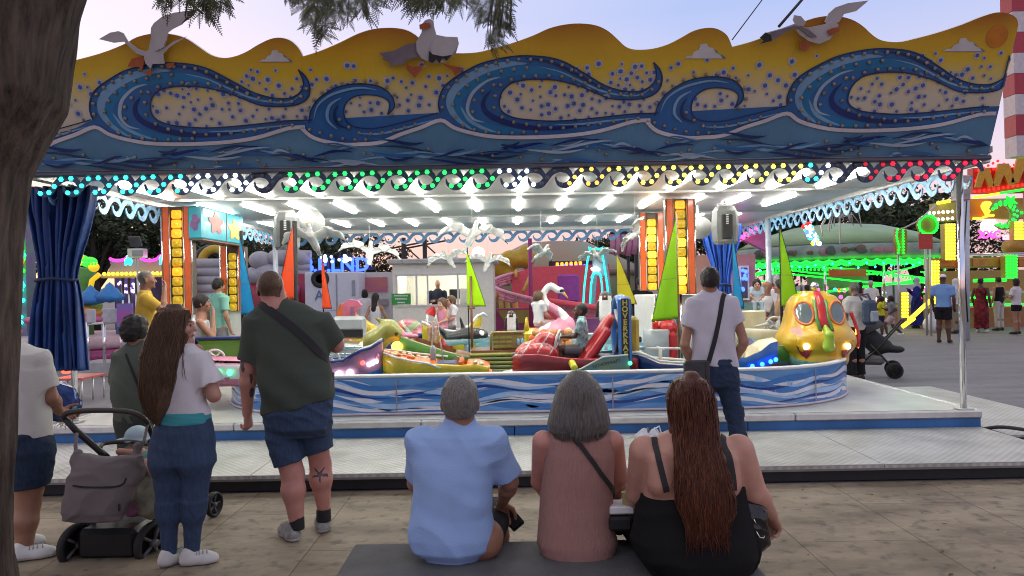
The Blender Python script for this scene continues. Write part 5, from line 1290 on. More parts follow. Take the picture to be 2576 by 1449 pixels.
# sails
def sail(u0, vb, vt, Y, w_px, col, label, side=1, curve=.0, boat_z=0.0, mast_h=.25, band=True, mast_w=.022):
    p = W(u0, vb, Y); q = W(u0, vt, Y); h = q.z-p.z; w_ = w_px*Y/FPX
    o = empty('sail_mast', (p.x, Y, WZ), 0, label, 'sail', 'coloured sails of the boats')
    z0 = p.z-WZ; z1 = q.z-WZ
    m = mat('sail_'+label.split()[0]+label.split()[1], col, .5, var=.05, bump=.05, bscale=4)
    if not m.node_tree.nodes.get('Translucent BSDF'):
        q_ = m.node_tree; t_ = q_.nodes.new('ShaderNodeBsdfTranslucent'); t_.inputs[0].default_value = (*[min(1,c*1.15) for c in col],1); mx_ = q_.nodes.new('ShaderNodeMixShader'); mx_.inputs[0].default_value = .45
        q_.links.new(q_.nodes['Principled BSDF'].outputs[0], mx_.inputs[1]); q_.links.new(t_.outputs[0], mx_.inputs[2]); q_.links.new(mx_.outputs[0], q_.nodes['Material Output'].inputs[0])
    def f(a, t):
        x = -side*w_*(1-t)**(.92)*a; return V((x, -.03-.10*curve*math.sin(PI*a)*(1-t), z0+(z1-z0)*t-.05*h*a*(1-t)*curve))
    b = MB(); b.grid(f, 10, 24); c = b.build('sail', m, o); md = c.modifiers.new('thick','SOLIDIFY'); md.thickness = .002
    MB().tube([(.012*side,0,.0),(.012*side,0,z0-.0),(.012*side,0,z1+.05)], mast_w, 8).build('mast', m_blk if curve < .5 else g_brn, o)
    b = MB(); b.tube([f(1, t)+V((0,-.004,0)) for t in [i/16 for i in range(17)]], .0032, 5); b.tube([f(a, 0)+V((0,-.004,0)) for a in [i/8 for i in range(9)]], .004, 5); b.build('edge_tape', m_blk, o)
    if band:
        b = MB()
        for t in (.40,): b.tube([f(a, t)+V((0,-.005,0)) for a in [i/8 for i in range(9)]], .0025, 4)
        b.build('seam', mat('seam_dark', (.22,.20,.10), .6), o)
    return o
sail(742,752,566,9.4,44,(.86,.13,.035),'big orange triangular sail beside the man in dark green',1,.2,mast_w=.030)
sail(812,776,640,11.2,-24,(.86,.13,.035),'small orange triangular sail in front of the pale lorry',1,.1,mast_w=.010)
sail(608,792,590,9.6,-38,(.02,.34,.62),'narrow sky blue sail left of the man in dark green',1,.2)
sail(1176,770,632,9.9,-46,(.55,.85,.01),'small lime sail in front of the ticket booth',1,.1,band=False,mast_w=.008)
sail(1553,765,640,10.6,-48,(.66,.60,.04),'pale yellow triangular sail behind the red hover boat',1,.1,mast_w=.010)
sail(1704,800,548,9.2,66,(.33,.62,.01),'big lime sail in front of the lit pillars',1,.6,mast_w=.016)
sail(1844,775,590,9.8,-26,(.02,.34,.62),'sky blue sail strip beside the bright blue curtain',1,.1,mast_w=.010)
sail(1964,770,575,9.9,-46,(.33,.62,.01),'slim lime sail behind the fish faced pod',1,.2)
p = W(1186,772,9.88); o = empty('mast_pole', (p.x,9.86,WZ), 0, 'thin brown mast standing in front of the small lime sail', 'mast'); MB().tube([(0,0,-.05),(0,0,W(1186,695,9.86).z-WZ)], .017, 8).build('pole', g_brn, o); MB().box((0,0,W(1186,775,9.86).z-WZ), (.10,.03,.02), bev=.005).build('yard', g_brn, o)
# ================================================================ seated man in a light blue polo
f = Fig(1150, 3.32, 0, 'seated man with short grey hair in a light blue polo shirt on the grey bench'); J = f.J
hC = J(1157, 1009); hR = head_R(.08, .08)
sh_rows = f.rows([(1063,1118,1192,.065),(1078,1088,1222,.080),(1092,1062,1246,.095),(1115,1048,1254,.108),(1160,1042,1246,.122),(1220,1042,1238,.125),(1290,1036,1240,.128),(1345,1031,1249,.135),(1375,1040,1244,.13),(1397,1075,1215,.10)], .12)
RS_, RE, RW = J(1240,1112), J(1283,1212,.08), J(1262,1268,.22)
LS_, LE, LW = J(1058,1112,.02), J(1046,1215,.12), J(1090,1270,.30)
legs = []
for sx in (-.10, .10):
    hp = V((sx,.0,.50)); kn = V((sx*1.5,.46,.49)); an = V((sx*1.4,.50,.09)); legs.append((hp, kn, an))
body = head_prims(hC, hR)+[p_rc(hC+V((0,-.02,-.06)), J(1157,1075,-.01), .056, .066, .03), p_st([(x,y,z,rx-.016,ry-.014) for x,y,z,rx,ry in sh_rows], .03)]
body += arm_prims(RS_, RE, RW)+arm_prims(LS_, LE, LW)+hand_prims(RW, J(1262,1295,.30)-RW, V((1,0,.4)), .7)+hand_prims(LW, V((.6,.7,-.2)), V((.5,-.3,.6)), .6)
for hp, kn, an in legs: body += leg_prims(hp, kn, an)
sdf_mesh('body', body, .0062, [sk_tan, h_salt], f.root, head_paint(hC, hR, 1, {'buzz': 1}))
sdf_mesh('hair', hair_cap(hC, hR, 1.0, .006, -.052), .006, h_salt, f.root, noise=folds(.0018, (60,60,30), 3))
shirt = [p_st(sh_rows, .03, n=2.3), p_cone(RS_+V((-.02,0,.02)), RS_.lerp(RE,.86), .070, .062, .045), p_cone(LS_+V((.02,0,.02)), LS_.lerp(LE,.86), .070, .060, .045), p_el(LS_+V((.01,0,.01)),(.066,.066,.06),.03), p_el(RS_+V((-.01,0,.01)),(.066,.066,.06),.03)]
c0 = J(1157,1072,-.005); shirt += [p_cone(c0, c0+V((0,.012,.044)), .072, .062, .014, flat=((0,1,0), .9))]
polo = cloth('light_blue', (.30,.44,.72), .08)
sdf_mesh('polo_shirt', shirt, .0066, polo, f.root, noise=folds(.0075, (8,8,10), 5))
sh = []
for hp, kn, an in legs: sh.append(p_cone(hp+V((0,.06,0)), hp.lerp(kn,.95), .088, .082, .03))
sdf_mesh('shorts', sh+[p_el((0,.07,.50),(.16,.12,.06),.02)], .009, cloth('black', (.012,.012,.014)), f.root)
for hp, kn, an in legs: shoe(f.root, V((an.x, an.y-.06, 0)), V((an.x*1.1, an.y+.20, 0)), m_white, m_white, vox=.009)
b_ = empty('wallet', f.o+J(1291,1308,.30), 0, 'black folded wallet held by the man in the light blue polo', 'wallet')
MB().box((0,0,0), (.072,.020,.095), bev=.006, R=Matrix.Rotation(-.7,3,'Y')).build('cover', m_blk_gl, b_); MB().box((.0,-.012,.005), (.05,.004,.07), bev=.001, R=Matrix.Rotation(-.7,3,'Y')).build('flap', m_blk, b_)
# ================================================================ seated woman with grey bob
f = Fig(1450, 3.36, 0, 'seated woman with a grey bob and dusty pink sleeveless top on the grey bench'); J = f.J
hC = J(1456, 1004); hR = head_R(-.1, .10)
tr = f.rows([(1072,1420,1500,.060),(1086,1395,1524,.082),(1100,1380,1538,.098),(1140,1370,1546,.112),(1200,1364,1545,.120),(1260,1359,1540,.120),(1310,1354,1541,.128),(1360,1351,1553,.138),(1392,1362,1545,.135),(1413,1392,1512,.10)], .12)
LS_, LE, LW = J(1366,1110), J(1358,1212,.12), J(1400,1262,.30); RS_, RE, RW = J(1542,1110), J(1556,1196,.10), J(1548,1262,.28)
body = head_prims(hC, hR)+[p_rc(hC+V((0,-.02,-.06)), J(1456,1080,0), .050, .060, .03), p_st([(x,y,z,rx-.010,ry-.010) for x,y,z,rx,ry in tr], .03)]
body += arm_prims(LS_, LE, LW, (.049,.041,.037,.024))+arm_prims(RS_, RE, RW, (.049,.041,.037,.024))+hand_prims(RW, V((.1,.5,-.3)), V((-.8,0,.3)), .7, .92, -1)+hand_prims(LW, V((.6,.7,-.2)), V((.5,-.3,.6)), .6, .92)
legs = [(V((sx,.05,.50)), V((sx*1.1,.50,.49)), V((sx*1.1,.54,.08))) for sx in (-.065,.065)]
for hp, kn, an in legs: body += leg_prims(hp, kn, an)
sdf_mesh('body', body, .0062, [sk_pink], f.root)
pinkc = mat('cloth_pink_rib', (.36,.195,.165), .85, var=.10, scale=26, bump=.5, bscale=60, stretch=(9,9,.35), spec=.2)
top = [p_st(tr, .02, n=2.3), p_rc(J(1395,1094), J(1385,1112), .030, .035, .03), p_rc(J(1522,1094), J(1532,1112), .030, .035, .03)]
hz = J(1450,1412).z
top2 = top+[p_plane((0,0,hz+.004), (0,0,-1), 'i', .02)]
ribf = lambda P: .0018*np.sin(np.arctan2(P[:,0], P[:,1]+.01)*60)*np.clip((.62-P[:,2])/.2, 0, 1)+.003*vnoise(P*np.array((9,9,14)), 1, 4)
sdf_mesh('sleeveless_top', top2, .0066, pinkc, f.root, noise=ribf)
hr = f.rows([(947,1432,1480,.045),(955,1415,1496,.075),(975,1399,1513,.102),(1005,1391,1524,.115),(1035,1384,1531,.118),(1062,1378,1536,.115),(1082,1380,1533,.105),(1096,1398,1514,.085)], .1, .0)
hairP = [p_st(hr, .02), p_el(hC+V((0,-.018,.036)),(.088,.108,.096),.02), p_el(hC+hR @ V((0,.15,-.05)), (.07,.075,.11), .015, 's', hR)]
sdf_mesh('hair', hairP, .0066, h_grey, f.root, noise=lambda P: .003*vnoise(P*12,1,8))
rr = random.Random(5); st = []
for i in range(380):
    a = rr.uniform(PI*.95, PI*2.05); pts = []
    for t in (0,.15,.3,.45,.6,.75,.9,1.03):
        v_ = 947+t*150; q = np.interp(v_, [r[0] for r in [(947,),(975,),(1005,),(1035,),(1062,),(1096,)]], [.02,.073,.107,.131,.141,.118+rr.uniform(-.01,.012)])
        x = math.cos(a)*q*1.0; y = math.sin(a)*min(q,.118)*.98; c = J(1456, v_)
        pts.append(c+V((x*.98, y, 0)))
    st.append(pts)
strands('hair_strands', st, h_grey, f.root, .0021)
b_ = empty('shoulder_bag', f.o, 0, 'small bag with thin black strap across the back of the pink top', 'bag')
strap('strap', [J(1432,1080,-.06), J(1450,1105,-.12), J(1480,1145,-.13), J(1510,1185,-.13), J(1535,1222,-.08), J(1546,1250,.02)], .020, top, .004, m_blk, b_)
MB().box(J(1552,1300,.16), (.06,.18,.13), bev=.02).build('pouch', m_blk, b_)
sk_ = [p_cone(hp+V((0,.08,0)), hp.lerp(kn,.98), .074, .074, .03) for hp, kn, an in legs]
sdf_mesh('trousers', sk_+[p_el((0,.10,.49),(.12,.10,.05),.02)]+[p_cone(kn, kn.lerp(an,.95), .075,.07,.03) for hp,kn,an in legs], .010, cloth('trouser_taupe', (.16,.13,.12)), f.root)
for hp, kn, an in legs: shoe(f.root, V((an.x, an.y-.06, 0)), V((an.x*1.1, an.y+.18, 0)), m_white, m_white, vox=.009)
# ================================================================ seated woman with very long auburn hair
f = Fig(1745, 3.12, 0, 'seated woman with very long auburn hair and black strappy dress'); J = f.J
hC = J(1738, 1010); hR = head_R(.25, .05)
tr = f.rows([(1072,1700,1780,.062),(1092,1655,1815,.085),(1112,1625,1845,.105),(1150,1612,1866,.130),(1205,1614,1868,.145),(1250,1614,1872,.15),(1300,1600,1884,.155),(1350,1588,1898,.17),(1390,1598,1902,.17),(1425,1640,1885,.16),(1450,1700,1850,.11)], .14)
LS_, LE, LW = J(1622,1135), J(1606,1240,.12), J(1600,1275,.30); RS_, RE, RW = J(1858,1130), J(1898,1240,.0), J(1940,1294,.06)
body = head_prims(hC, hR)+[p_rc(hC+V((0,-.02,-.06)), J(1740,1082,0), .055, .068, .03), p_st([(x,y,z,rx-.008,ry-.008) for x,y,z,rx,ry in tr], .03)]
body += arm_prims(LS_, LE, LW, (.066,.053,.045,.028))+arm_prims(RS_, RE, RW, (.064,.052,.044,.027))+hand_prims(RW, J(1950,1330,.10)-RW, V((-.5,.6,.2)), .75, .95, -1)+hand_prims(LW, V((0,.8,-.3)), V((.7,0,.3)), .7, .95)
body += [p_rc(J(1655,1160,-.10), J(1660,1215,-.10), .03, .045, .05), p_rc(J(1835,1160,-.10), J(1830,1215,-.10), .03, .045, .05)]
legs = [(V((sx,0,.52)), V((sx*1.4,.46,.50)), V((sx*1.2,.52,.08))) for sx in (-.12,.12)]
for hp, kn, an in legs: body += leg_prims(hp, kn, an, (.105,.07,.062,.04))
sdf_mesh('body', body, .0062, [sk_fair], f.root)
dz = J(1740,1226).z
dress = [p_st([(x,y,z,rx+.004,ry+.004) for x,y,z,rx,ry in tr], .02)]
pl = [p_plane(J(1750,1228), (-.10,0,1), 'i', .004)]
dp = dress+pl
sdf_mesh('dress', dp, .0066, cloth('jet', (.008,.008,.009)), f.root, noise=folds(.005, (8,8,12), 9))
sdf_mesh('skirt', [p_cone(hp+V((0,-.06,0)), hp.lerp(kn,1.0), .125, .11, .07) for hp,kn,an in legs]+[p_el((0,.02,.53),(.24,.17,.10),.05)], .011, cloth('jet', (.008,.008,.009)), f.root)
dr_all = body
strap('dress_strap', [J(1646,1094,-.02), J(1650,1110,-.10), J(1658,1150,-.15), J(1668,1195,-.15), J(1678,1240,-.15)], .024, dr_all, .003, m_blk, f.root)
strap('dress_strap', [J(1820,1094,-.02), J(1828,1110,-.10), J(1838,1150,-.15), J(1845,1195,-.15), J(1847,1235,-.15)], .024, dr_all, .003, m_blk, f.root)
hr = f.rows([(946,1722,1758,.05,0),(955,1700,1774,.085,0),(975,1687,1784,.112,0),(1010,1683,1788,.122,-.01),(1050,1690,1794,.115,-.02),(1090,1698,1798,.085,-.06),(1140,1702,1806,.055,-.115),(1200,1703,1830,.045,-.150),(1260,1706,1842,.042,-.165),(1300,1718,1840,.03,-.175),(1322,1735,1825,.015,-.18)], .1)
hairP = [p_st(hr, .02, n=2.4), p_el(hC+hR @ V((0,.13,-.03)), (.065,.075,.11), .015, 's', hR), p_rc(J(1694,1000,.02), J(1700,1085,-.02), .03, .03, .03), p_rc(J(1785,1010,.0), J(1795,1085,-.03), .035, .03, .03)]
sdf_mesh('hair', hairP, .0066, h_red, f.root, noise=lambda P: .003*vnoise(P*10,1,8))
rr = random.Random(8); st = []; st2 = []
hrA = np.array(sorted(hr, key=lambda r: -r[2]))
def hpt(a, z, g=1.0):
    zz = -hrA[:,2]; c = [np.interp(-z, zz, hrA[:,i]) for i in (0,1,3,4)]
    return V((c[0]+math.cos(a)*c[2]*g, c[1]+math.sin(a)*c[3]*g, z))
zt = hrA[0,2]
for i in range(760):
    a = rr.uniform(PI*.98, PI*2.02); ze = J(0, rr.choice((1335,1350,1368,1300,1270))+rr.uniform(-30,24)).z; z0 = zt-rr.uniform(.0,.25); pts = []
    wob = rr.uniform(-.014,.014); ph = rr.uniform(0,6); g = rr.uniform(.97,1.05)
    for j in range(13):
        z = z0+(ze-z0)*j/12; p = hpt(a, z, g); p.x += wob*math.sin(j*.9+ph)+(.014*rr.uniform(-1,1) if j > 10 else 0); p.y -= .003+.006*rr.random(); pts.append(p)
    (st if i % 3 else st2).append(pts)
strands('hair_strands', st, h_red, f.root, .0026); strands('hair_strands', st2, hairm('copper', (.14,.042,.016)), f.root, .0023)
st = []
for i in range(26):                                                # loose curls at the cheek
    sx = -1 if i % 2 else 1; u0 = 1690 if sx < 0 else 1790; pts = []
    for j in range(10): pts.append(J(u0+sx*rr.uniform(-3,3)+sx*5*math.sin(j*1.3+i), 990+j*13, .02-.05*(i/26)))
    st.append(pts)
strands('hair_strands', st, hairm('copper', (.14,.042,.016)), f.root, .0035)
MB().tube([J(1684,1000,.03), J(1681,985,.04), J(1684,972,.06), J(1690,962,.09)], .004, 6).build('glasses', m_blk_gl, f.root)
b_ = empty('hand_bag', f.o+J(1893,1315,-.02), 0, 'shiny black handbag with metal fittings beside the auburn haired woman', 'bag')
sdf_mesh('pouch', [p_rc((-.03,0,.05),(.015,0,-.07),.05,.055,.03,flat=((0,1,0),.8)), p_rc((.02,0,.04),(.03,0,-.05),.04,.03,.03)], .006, m_blk_gl, b_, noise=folds(.005,(26,26,30),4))
b = MB(); b.tube([(.0,-.045,-.02),(.012,-.05,-.045),(.03,-.045,-.05),(.04,-.03,-.035)], .003, 6); b.tube([(.045,-.02,-.04),(.047,-.022,-.075)], .004, 6); b.tube([(-.01,-.046,.03),(.0,-.048,.01)], .003, 6); b.build('buckle', m_chrome, b_)
b = MB(); b.tube([(-.03,0,.09),(-.06,.02,.14),(-.05,.05,.10)], .008, 8); b.build('handle', m_blk_gl, b_)
# things between and around the sitters
b_ = empty('plastic_bag', G(1640,1088,.14)+V((0,.0,0)), 0, 'crumpled white plastic bag standing on the ramp left of the auburn haired woman', 'bag')
p0 = W(1640,1078,6.2); b_.location = (p0.x, 6.3, .14)
def bagf(a, t):
    an = a*2*PI; r = .135*(math.sin(PI*(.12+.80*t))**.7)*(1+.22*math.sin(an*3+t*5)+.14*math.sin(an*7-t*9)); return V((r*math.cos(an), r*.6*math.sin(an), t*.26*(1+.08*math.sin(an*4))))
b = MB(); b.grid(bagf, 36, 12, smooth=False); c = b.build('sack', mat('plastic_white', (.72,.73,.75), .3, var=.05, bump=.6, bscale=18), b_); 
b = MB(); b.tube([(.02,-.0,.25),(.08,0,.29),(.10,0,.22)], .008, 6); b.build('handle', mat('plastic_white', (.72,.73,.75), .3), b_)
b_ = empty('snack_tray', f.o+J(1560,1275,.22), 0, 'white snack box with yellow tub between the pink and the black dressed women', 'snack')
MB().box((0,0,0), (.11,.12,.035), bev=.006).build('carton', m_white, b_); MB().lathe([(.024,0),(.032,.07),(.034,.072),(.030,.068),(.02,.01)], 14, (.035,-.02,.0)).build('tub', mat('tub_yellow', (.45,.42,.16), .4), b_); MB().box((-.01,-.02,-.055), (.10,.12,.06), bev=.01).build('base', m_blk, b_)
# ================================================================ bench
bn = empty('bench', (.13,3.2,0), 0, 'plain dark grey slab bench in the foreground', 'bench')
MB().box((0,-.02,.385), (1.80,.66,.09), bev=.012).build('seat', mat('bench_grey', (.085,.085,.088), .75, var=.25, scale=5, bump=.35, bscale=140), bn)
for sx in (-.62,.62): MB().box((sx,-.02,.17), (.16,.5,.335), bev=.01).build('support', mat('bench_leg', (.07,.07,.072), .8, var=.2), bn)
# ================================================================ big man in a dark green T-shirt, standing
f = Fig(735, 4.88, 0, 'big standing man in dark green T-shirt and denim shorts with a tattooed calf'); J = f.J
hC = J(683, 727); hR = head_R(-.12, -.02)
rows = f.rows([(752,668,728,.07),(766,650,772,.092),(782,632,800,.108),(805,630,815,.128),(850,640,820,.150),(900,645,822,.165),(935,650,832,.178),(985,655,836,.180),(1015,658,836,.172),(1042,662,834,.165)], .15)
LS_, LE, LW = J(637,815), J(624,928,.02), J(622,1040,.06); RS_, RE, RW = J(812,812,.02), J(846,868,.12), J(812,850,.30)
low = f.rows([(1000,662,834,.165),(1040,664,834,.165),(1075,672,834,.155),(1090,690,822,.12)], .15)
LH, LK, LA = J(712,1105), J(736,1190), J(747,1322,-.02); RH, RK, RA = J(792,1095,.05), J(806,1165,.12), J(814,1282,.14)
body = head_prims(hC, hR, 1.06)+[p_rc(hC+V((.02,-.02,-.06)), J(694,775,-.02), .068, .085, .03), p_st([(x,y,z,rx-.016,ry-.014) for x,y,z,rx,ry in rows], .03)]
body += arm_prims(LS_, LE, LW, (.062,.050,.050,.032))+arm_prims(RS_, RE, RW, (.062,.050,.050,.032))
body += hand_prims(LW, J(628,1090,.08)-LW, V((.25,.9,0)), 1.0, 1.05, -1)+hand_prims(RW, V((-.8,.5,.1)), V((0,.3,.9)), .6, 1.05)
body += leg_prims(LH, LK, LA, (.095,.074,.072,.042))+leg_prims(RH, RK, RA, (.085,.068,.070,.040))
ctat = np.array(J(806,1192,.06)); rt = random.Random(4)
def tat(P):
    q = P-ctat; x, z = q[:,0], q[:,2]+.0; r = np.sqrt(x*x+z*z); a = np.arctan2(z, x)
    n = vnoise(P*np.array((60,60,60)), 1, 3); return (r < .016+.040*np.abs(np.cos(a*2.5+.6+.5*n))**5) & (q[:,1] < .06) & (r < .056) & (np.abs(q[:,1]) < .14) & (n < .9)
def armt(P):
    q = P-np.array(LE); n = vnoise(P*np.array((28,28,22)), 1.0, 12)
    return (np.abs(P[:,0]-LE.x) < .12) & (P[:,2] < LE.z+.07) & (P[:,2] > LW.z+.02) & (n > .66)
sdf_mesh('body', body, .0062, [sk_pink, hairm('brown', (.055,.030,.017)), m_tat], f.root, head_paint(hC, hR, 1.06, {'buzz': 1})+[(tat, 2), (armt, 2)])
b_prims = [p_el(hC+hR @ V((0,.045,-.085)), (.060,.055,.045), .02), p_plane(hC+hR @ V((0,.0,-.05)), hR @ V((0,-1,.3)), 'i', .01)]
sdf_mesh('beard', b_prims, .007, h_brown, f.root)
tsh = [p_st(rows, .03, n=2.3), p_cone(LS_+V((.03,0,.03)), LS_.lerp(LE,.80), .090, .076, .05), p_cone(RS_+V((-.03,0,.03)), RS_.lerp(RE,.86), .088, .076, .05), p_el(LS_+V((.02,0,.0)), (.085,.085,.075), .03), p_el(RS_+V((-.02,0,.0)), (.085,.085,.075), .03)]
hm = J(748,1022)
tsh.append(p_plane(hm, (.22,0,-1), 'i', .012))
green = cloth('green', (.064,.080,.064), .12)
def gf(P): return .007*np.sin((P[:,2]*1.0+P[:,0]*.55)*26+2*vnoise(P*3,1,3))*np.clip((1.35-P[:,2])/.35,0,1)*np.clip((P[:,2]-.8)/.1,0,1)+.006*vnoise(P*np.array((7,7,10)),1,6)
sdf_mesh('t_shirt', tsh, .0068, green, f.root, noise=gf)
h1_, h2_ = J(728,1163), J(803,1139)
shp = [p_st(low, .05), p_rc(LH+V((0,0,.03)), LK, .116, .096, .03), p_rc(RH+V((0,0,.03)), RK, .112, .092, .010), p_plane(h1_, (h2_.z-h1_.z, 0, -(h2_.x-h1_.x)), 'i', .006)]
sdf_mesh('denim_shorts', shp, .007, denim, f.root, noise=folds(.005, (12,12,16), 4))
for A, toe, in ((LA, J(708,1366,.18)), (RA, J(812,1322,.36))):
    hl = V((A.x+.01, A.y-.06, 0)); tp = V((toe.x, toe.y, 0)); d_ = (tp-hl).normalized()*.29
    shoe(f.root, hl, hl+d_, mat('trainer_grey', (.25,.25,.24), .7, var=.4, scale=25), m_white, .050, .085, vox=.006)
    sdf_mesh('sock', [p_cone((A.x, A.y+.0, .07), (A.x, A.y, .155), .050, .048, .01)], .007, m_blk, f.root)
b_ = empty('crossbody_bag', f.o, 0, 'black crossbody bag strapped over the back of the man in dark green', 'bag')
strap('strap', [J(664,768,-.02), J(672,775,-.08), J(700,795,-.13), J(735,822,-.15), J(770,852,-.15), J(800,880,-.12), J(822,905,-.02)], .048, tsh, .004, m_blk, b_)
MB().box(J(800,960,.22), (.22,.07,.15), bev=.02).build('pouch', m_blk, b_)
# ================================================================ young woman with long brown hair
f = Fig(470, 4.45, 0, 'young woman with long brown hair, white flounced top and blue jeans beside the front pushchair'); J = f.J
hC = J(447, 820); hR = head_R(-1.45, .03)
rows = f.rows([(872,430,490,.05),(884,415,508,.068),(900,402,515,.082),(930,402,512,.098),(970,402,512,.10),(1010,402,518,.098),(1040,400,526,.10),(1060,398,528,.105)], .1)
LS_, LE, LW = J(412,902), J(402,985,.10), J(440,940,.28); RS_, RE, RW = J(507,903), J(538,995,-.02), J(488,905,.10)
hip = f.rows([(1048,402,528,.10),(1085,388,536,.118),(1120,379,540,.125),(1160,381,538,.12),(1200,388,530,.10)], .12)
LH, LK, LA = J(423,1165), J(424,1290), J(426,1400); RH, RK, RA = J(495,1165), J(488,1285), J(482,1400,.02)
body = head_prims(hC, hR, .95)+[p_rc(hC+V((-.01,0,-.06)), J(455,880,0), .045, .052, .025), p_st([(x,y,z,rx-.012,ry-.012) for x,y,z,rx,ry in rows], .03)]
body += arm_prims(LS_, LE, LW, (.044,.036,.034,.022))+arm_prims(RS_, RE, RW, (.046,.040,.036,.023))+hand_prims(RW, J(496,868,.10)-RW, V((-.4,-.7,.3)), 1.0, .88)+hand_prims(LW, V((.8,.3,.4)), V((0,0,1)), .5, .88)
body += [p_rc(LK, LA, .045, .036, .02), p_rc(RK, RA, .045, .036, .02)]
sdf_mesh('body', body, .0058, [sk_fair, m_lip, m_eye, h_lbrown], f.root, head_paint(hC, hR, .95, {'lip': 1, 'eye': 2, 'brow': 3}))
wt = cloth('white', (.66,.64,.66), .05)
top = [p_st([r for r in rows], .03, n=2.3), p_cone(RS_+V((-.02,0,.025)), RS_.lerp(RE,.72), .056, .085, .03), p_cone(LS_+V((.02,0,.02)), LS_.lerp(LE,.7), .056, .08, .03), p_plane(J(460,1042), (0,0,-1), 'i', .006)]
sdf_mesh('blouse', top, .0064, wt, f.root, noise=lambda P: .005*vnoise(P*np.array((12,12,7)),1,6)+.004*np.sin(P[:,0]*90)*np.clip((P[:,0]-.07)/.05,0,1))
teal = [p_st([(x,y,z,rx+.004,ry+.004) for x,y,z,rx,ry in rows], .02), p_plane(J(460,1034), (0,0,1), 'i', .004), p_plane(J(460,1070), (0,0,-1), 'i', .004)]
sdf_mesh('waistband', teal, .0062, cloth('teal', (.06,.33,.36), .12), f.root, noise=lambda P: .003*vnoise(P*np.array((20,20,90)),1,6))
jeans = [p_st(hip[:4], .05, n=2.2), p_rc(LH, LK, .094, .064, .04), p_rc(RH, RK, .094, .064, .04), p_cone(LK+V((0,0,.05)), LA.lerp(LK,.05), .062, .040, .05), p_cone(RK+V((0,0,.05)), RA.lerp(RK,.05), .062, .043, .05), p_el(LH+V((.0,-.03,.02)), (.085,.085,.10), .04), p_el(RH+V((0,-.03,.02)), (.085,.085,.10), .04)]
sdf_mesh('jeans', jeans, .0066, denim, f.root, noise=folds(.0022, (13,13,15), 4))
shoe(f.root, V((LA.x-.035, LA.y-.07, 0)), V((LA.x+.08, LA.y+.13, 0)), mat('canvas_white', (.62,.60,.57), .7, var=.1), m_white, .042, .075, vox=.006)
shoe(f.root, V((RA.x-.06, RA.y-.05, 0)), V((RA.x+.155, RA.y+.03, 0)), mat('canvas_white', (.62,.60,.57), .7, var=.1), m_white, .042, .075, vox=.006)
hr = f.rows([(772,418,458,.05,.01),(782,402,474,.085,.01),(805,390,474,.10,.0),(835,380,472,.095,-.02),(865,368,462,.085,-.04),(900,358,455,.085,-.06),(940,354,448,.085,-.075),(985,354,440,.075,-.085),(1020,362,428,.06,-.09),(1050,380,412,.04,-.09),(1062,388,405,.02,-.09)], .1)
hairP = [p_st(hr, .02), p_el(hC+hR @ V((0,.125,-.035)), (.12,.085,.105), .012, 's', hR)]
sdf_mesh('hair', hairP, .0062, h_brown, f.root, noise=lambda P: .003*vnoise(P*10,1,8))
hrA = np.array(sorted(hr, key=lambda r: -r[2])); zt = hrA[0,2]; rr = random.Random(18); st = []; st2 = []
for i in range(620):
    a = rr.uniform(PI*.75, PI*2.1); ze = J(0, 1052+rr.uniform(-70,22)).z; z0 = zt-rr.uniform(.0,.12); pts = []
    ph = rr.uniform(0,6); wob = rr.uniform(-.011,.011); g = rr.uniform(.97,1.04)
    if math.cos(a) > .35: z0 = min(z0, hC.z-.0); ze = J(0, 960+rr.uniform(-30,30)).z; z0 = zt-.02
    for j in range(13):
        z = z0+(ze-z0)*j/12; p = hpt(a, z, g); p.x += wob*math.sin(j*.9+ph); p.y -= .003; pts.append(p)
    (st if i % 3 else st2).append(pts)
st2 += [[J(468,850,.0)+V((0,-.05,0)), J(463,890,-.07), J(462,920,-.09), J(466,950,-.10), J(474,962,-.10)], [J(465,850,-.06), J(459,900,-.09), J(458,935,-.10), J(461,958,-.10)]]
strands('hair_strands', st, h_brown, f.root, .0026); strands('hair_strands', st2, h_lbrown, f.root, .0024)
# ================================================================ man in white T-shirt half hidden by the tree
f = Fig(72, 4.62, 0, 'man in white T-shirt and denim shorts half hidden by the tree trunk'); J = f.J
hC = J(8, 826); hR = head_R(-.5, 0)
rows = f.rows([(862,-20,50,.07),(876,-40,80,.09),(895,-50,100,.11),(930,-30,118,.125),(1000,5,117,.13),(1060,12,117,.135),(1108,16,119,.14)], .12)
RS_, RE, RW = J(100,902), J(128,1000,.03), J(150,1035,.24); LS_, LE, LW = J(-45,900), J(-60,1000,.05), J(-20,1060,.2)
hip = f.rows([(1090,18,118,.13),(1130,19,118,.13),(1160,22,118,.11)], .12)
LH, LK, LA = J(48,1150,.06), J(40,1250,.15), J(36,1375,.2); RH, RK, RA = J(84,1150), J(70,1270,.02), J(62,1392,-.02)
body = head_prims(hC, hR)+[p_rc(hC+V((0,-.02,-.06)), J(12,880,0), .056, .066, .03), p_st([(x,y,z,rx-.016,ry-.014) for x,y,z,rx,ry in rows], .03)]+arm_prims(RS_, RE, RW, (.05,.042,.042,.027))+arm_prims(LS_, LE, LW)+hand_prims(RW, V((.5,.6,-.4)), V((-.3,.3,.6)), .9)+hand_prims(LW, V((.5,.6,-.4)), V((-.3,.3,.6)), .9)
body += leg_prims(RH, RK, RA, (.10,.070,.066,.040))+leg_prims(LH, LK, LA, (.10,.066,.064,.038))
sdf_mesh('body', body, .0066, [sk_olive, h_brown], f.root, head_paint(hC, hR, 1, {'buzz': 1}))
sdf_mesh('hair', hair_cap(hC, hR, 1.0, .010, -.06), .0065, h_brown, f.root, noise=folds(.003, (40,40,30), 3))
wt2 = cloth('white_warm', (.64,.63,.58), .06)
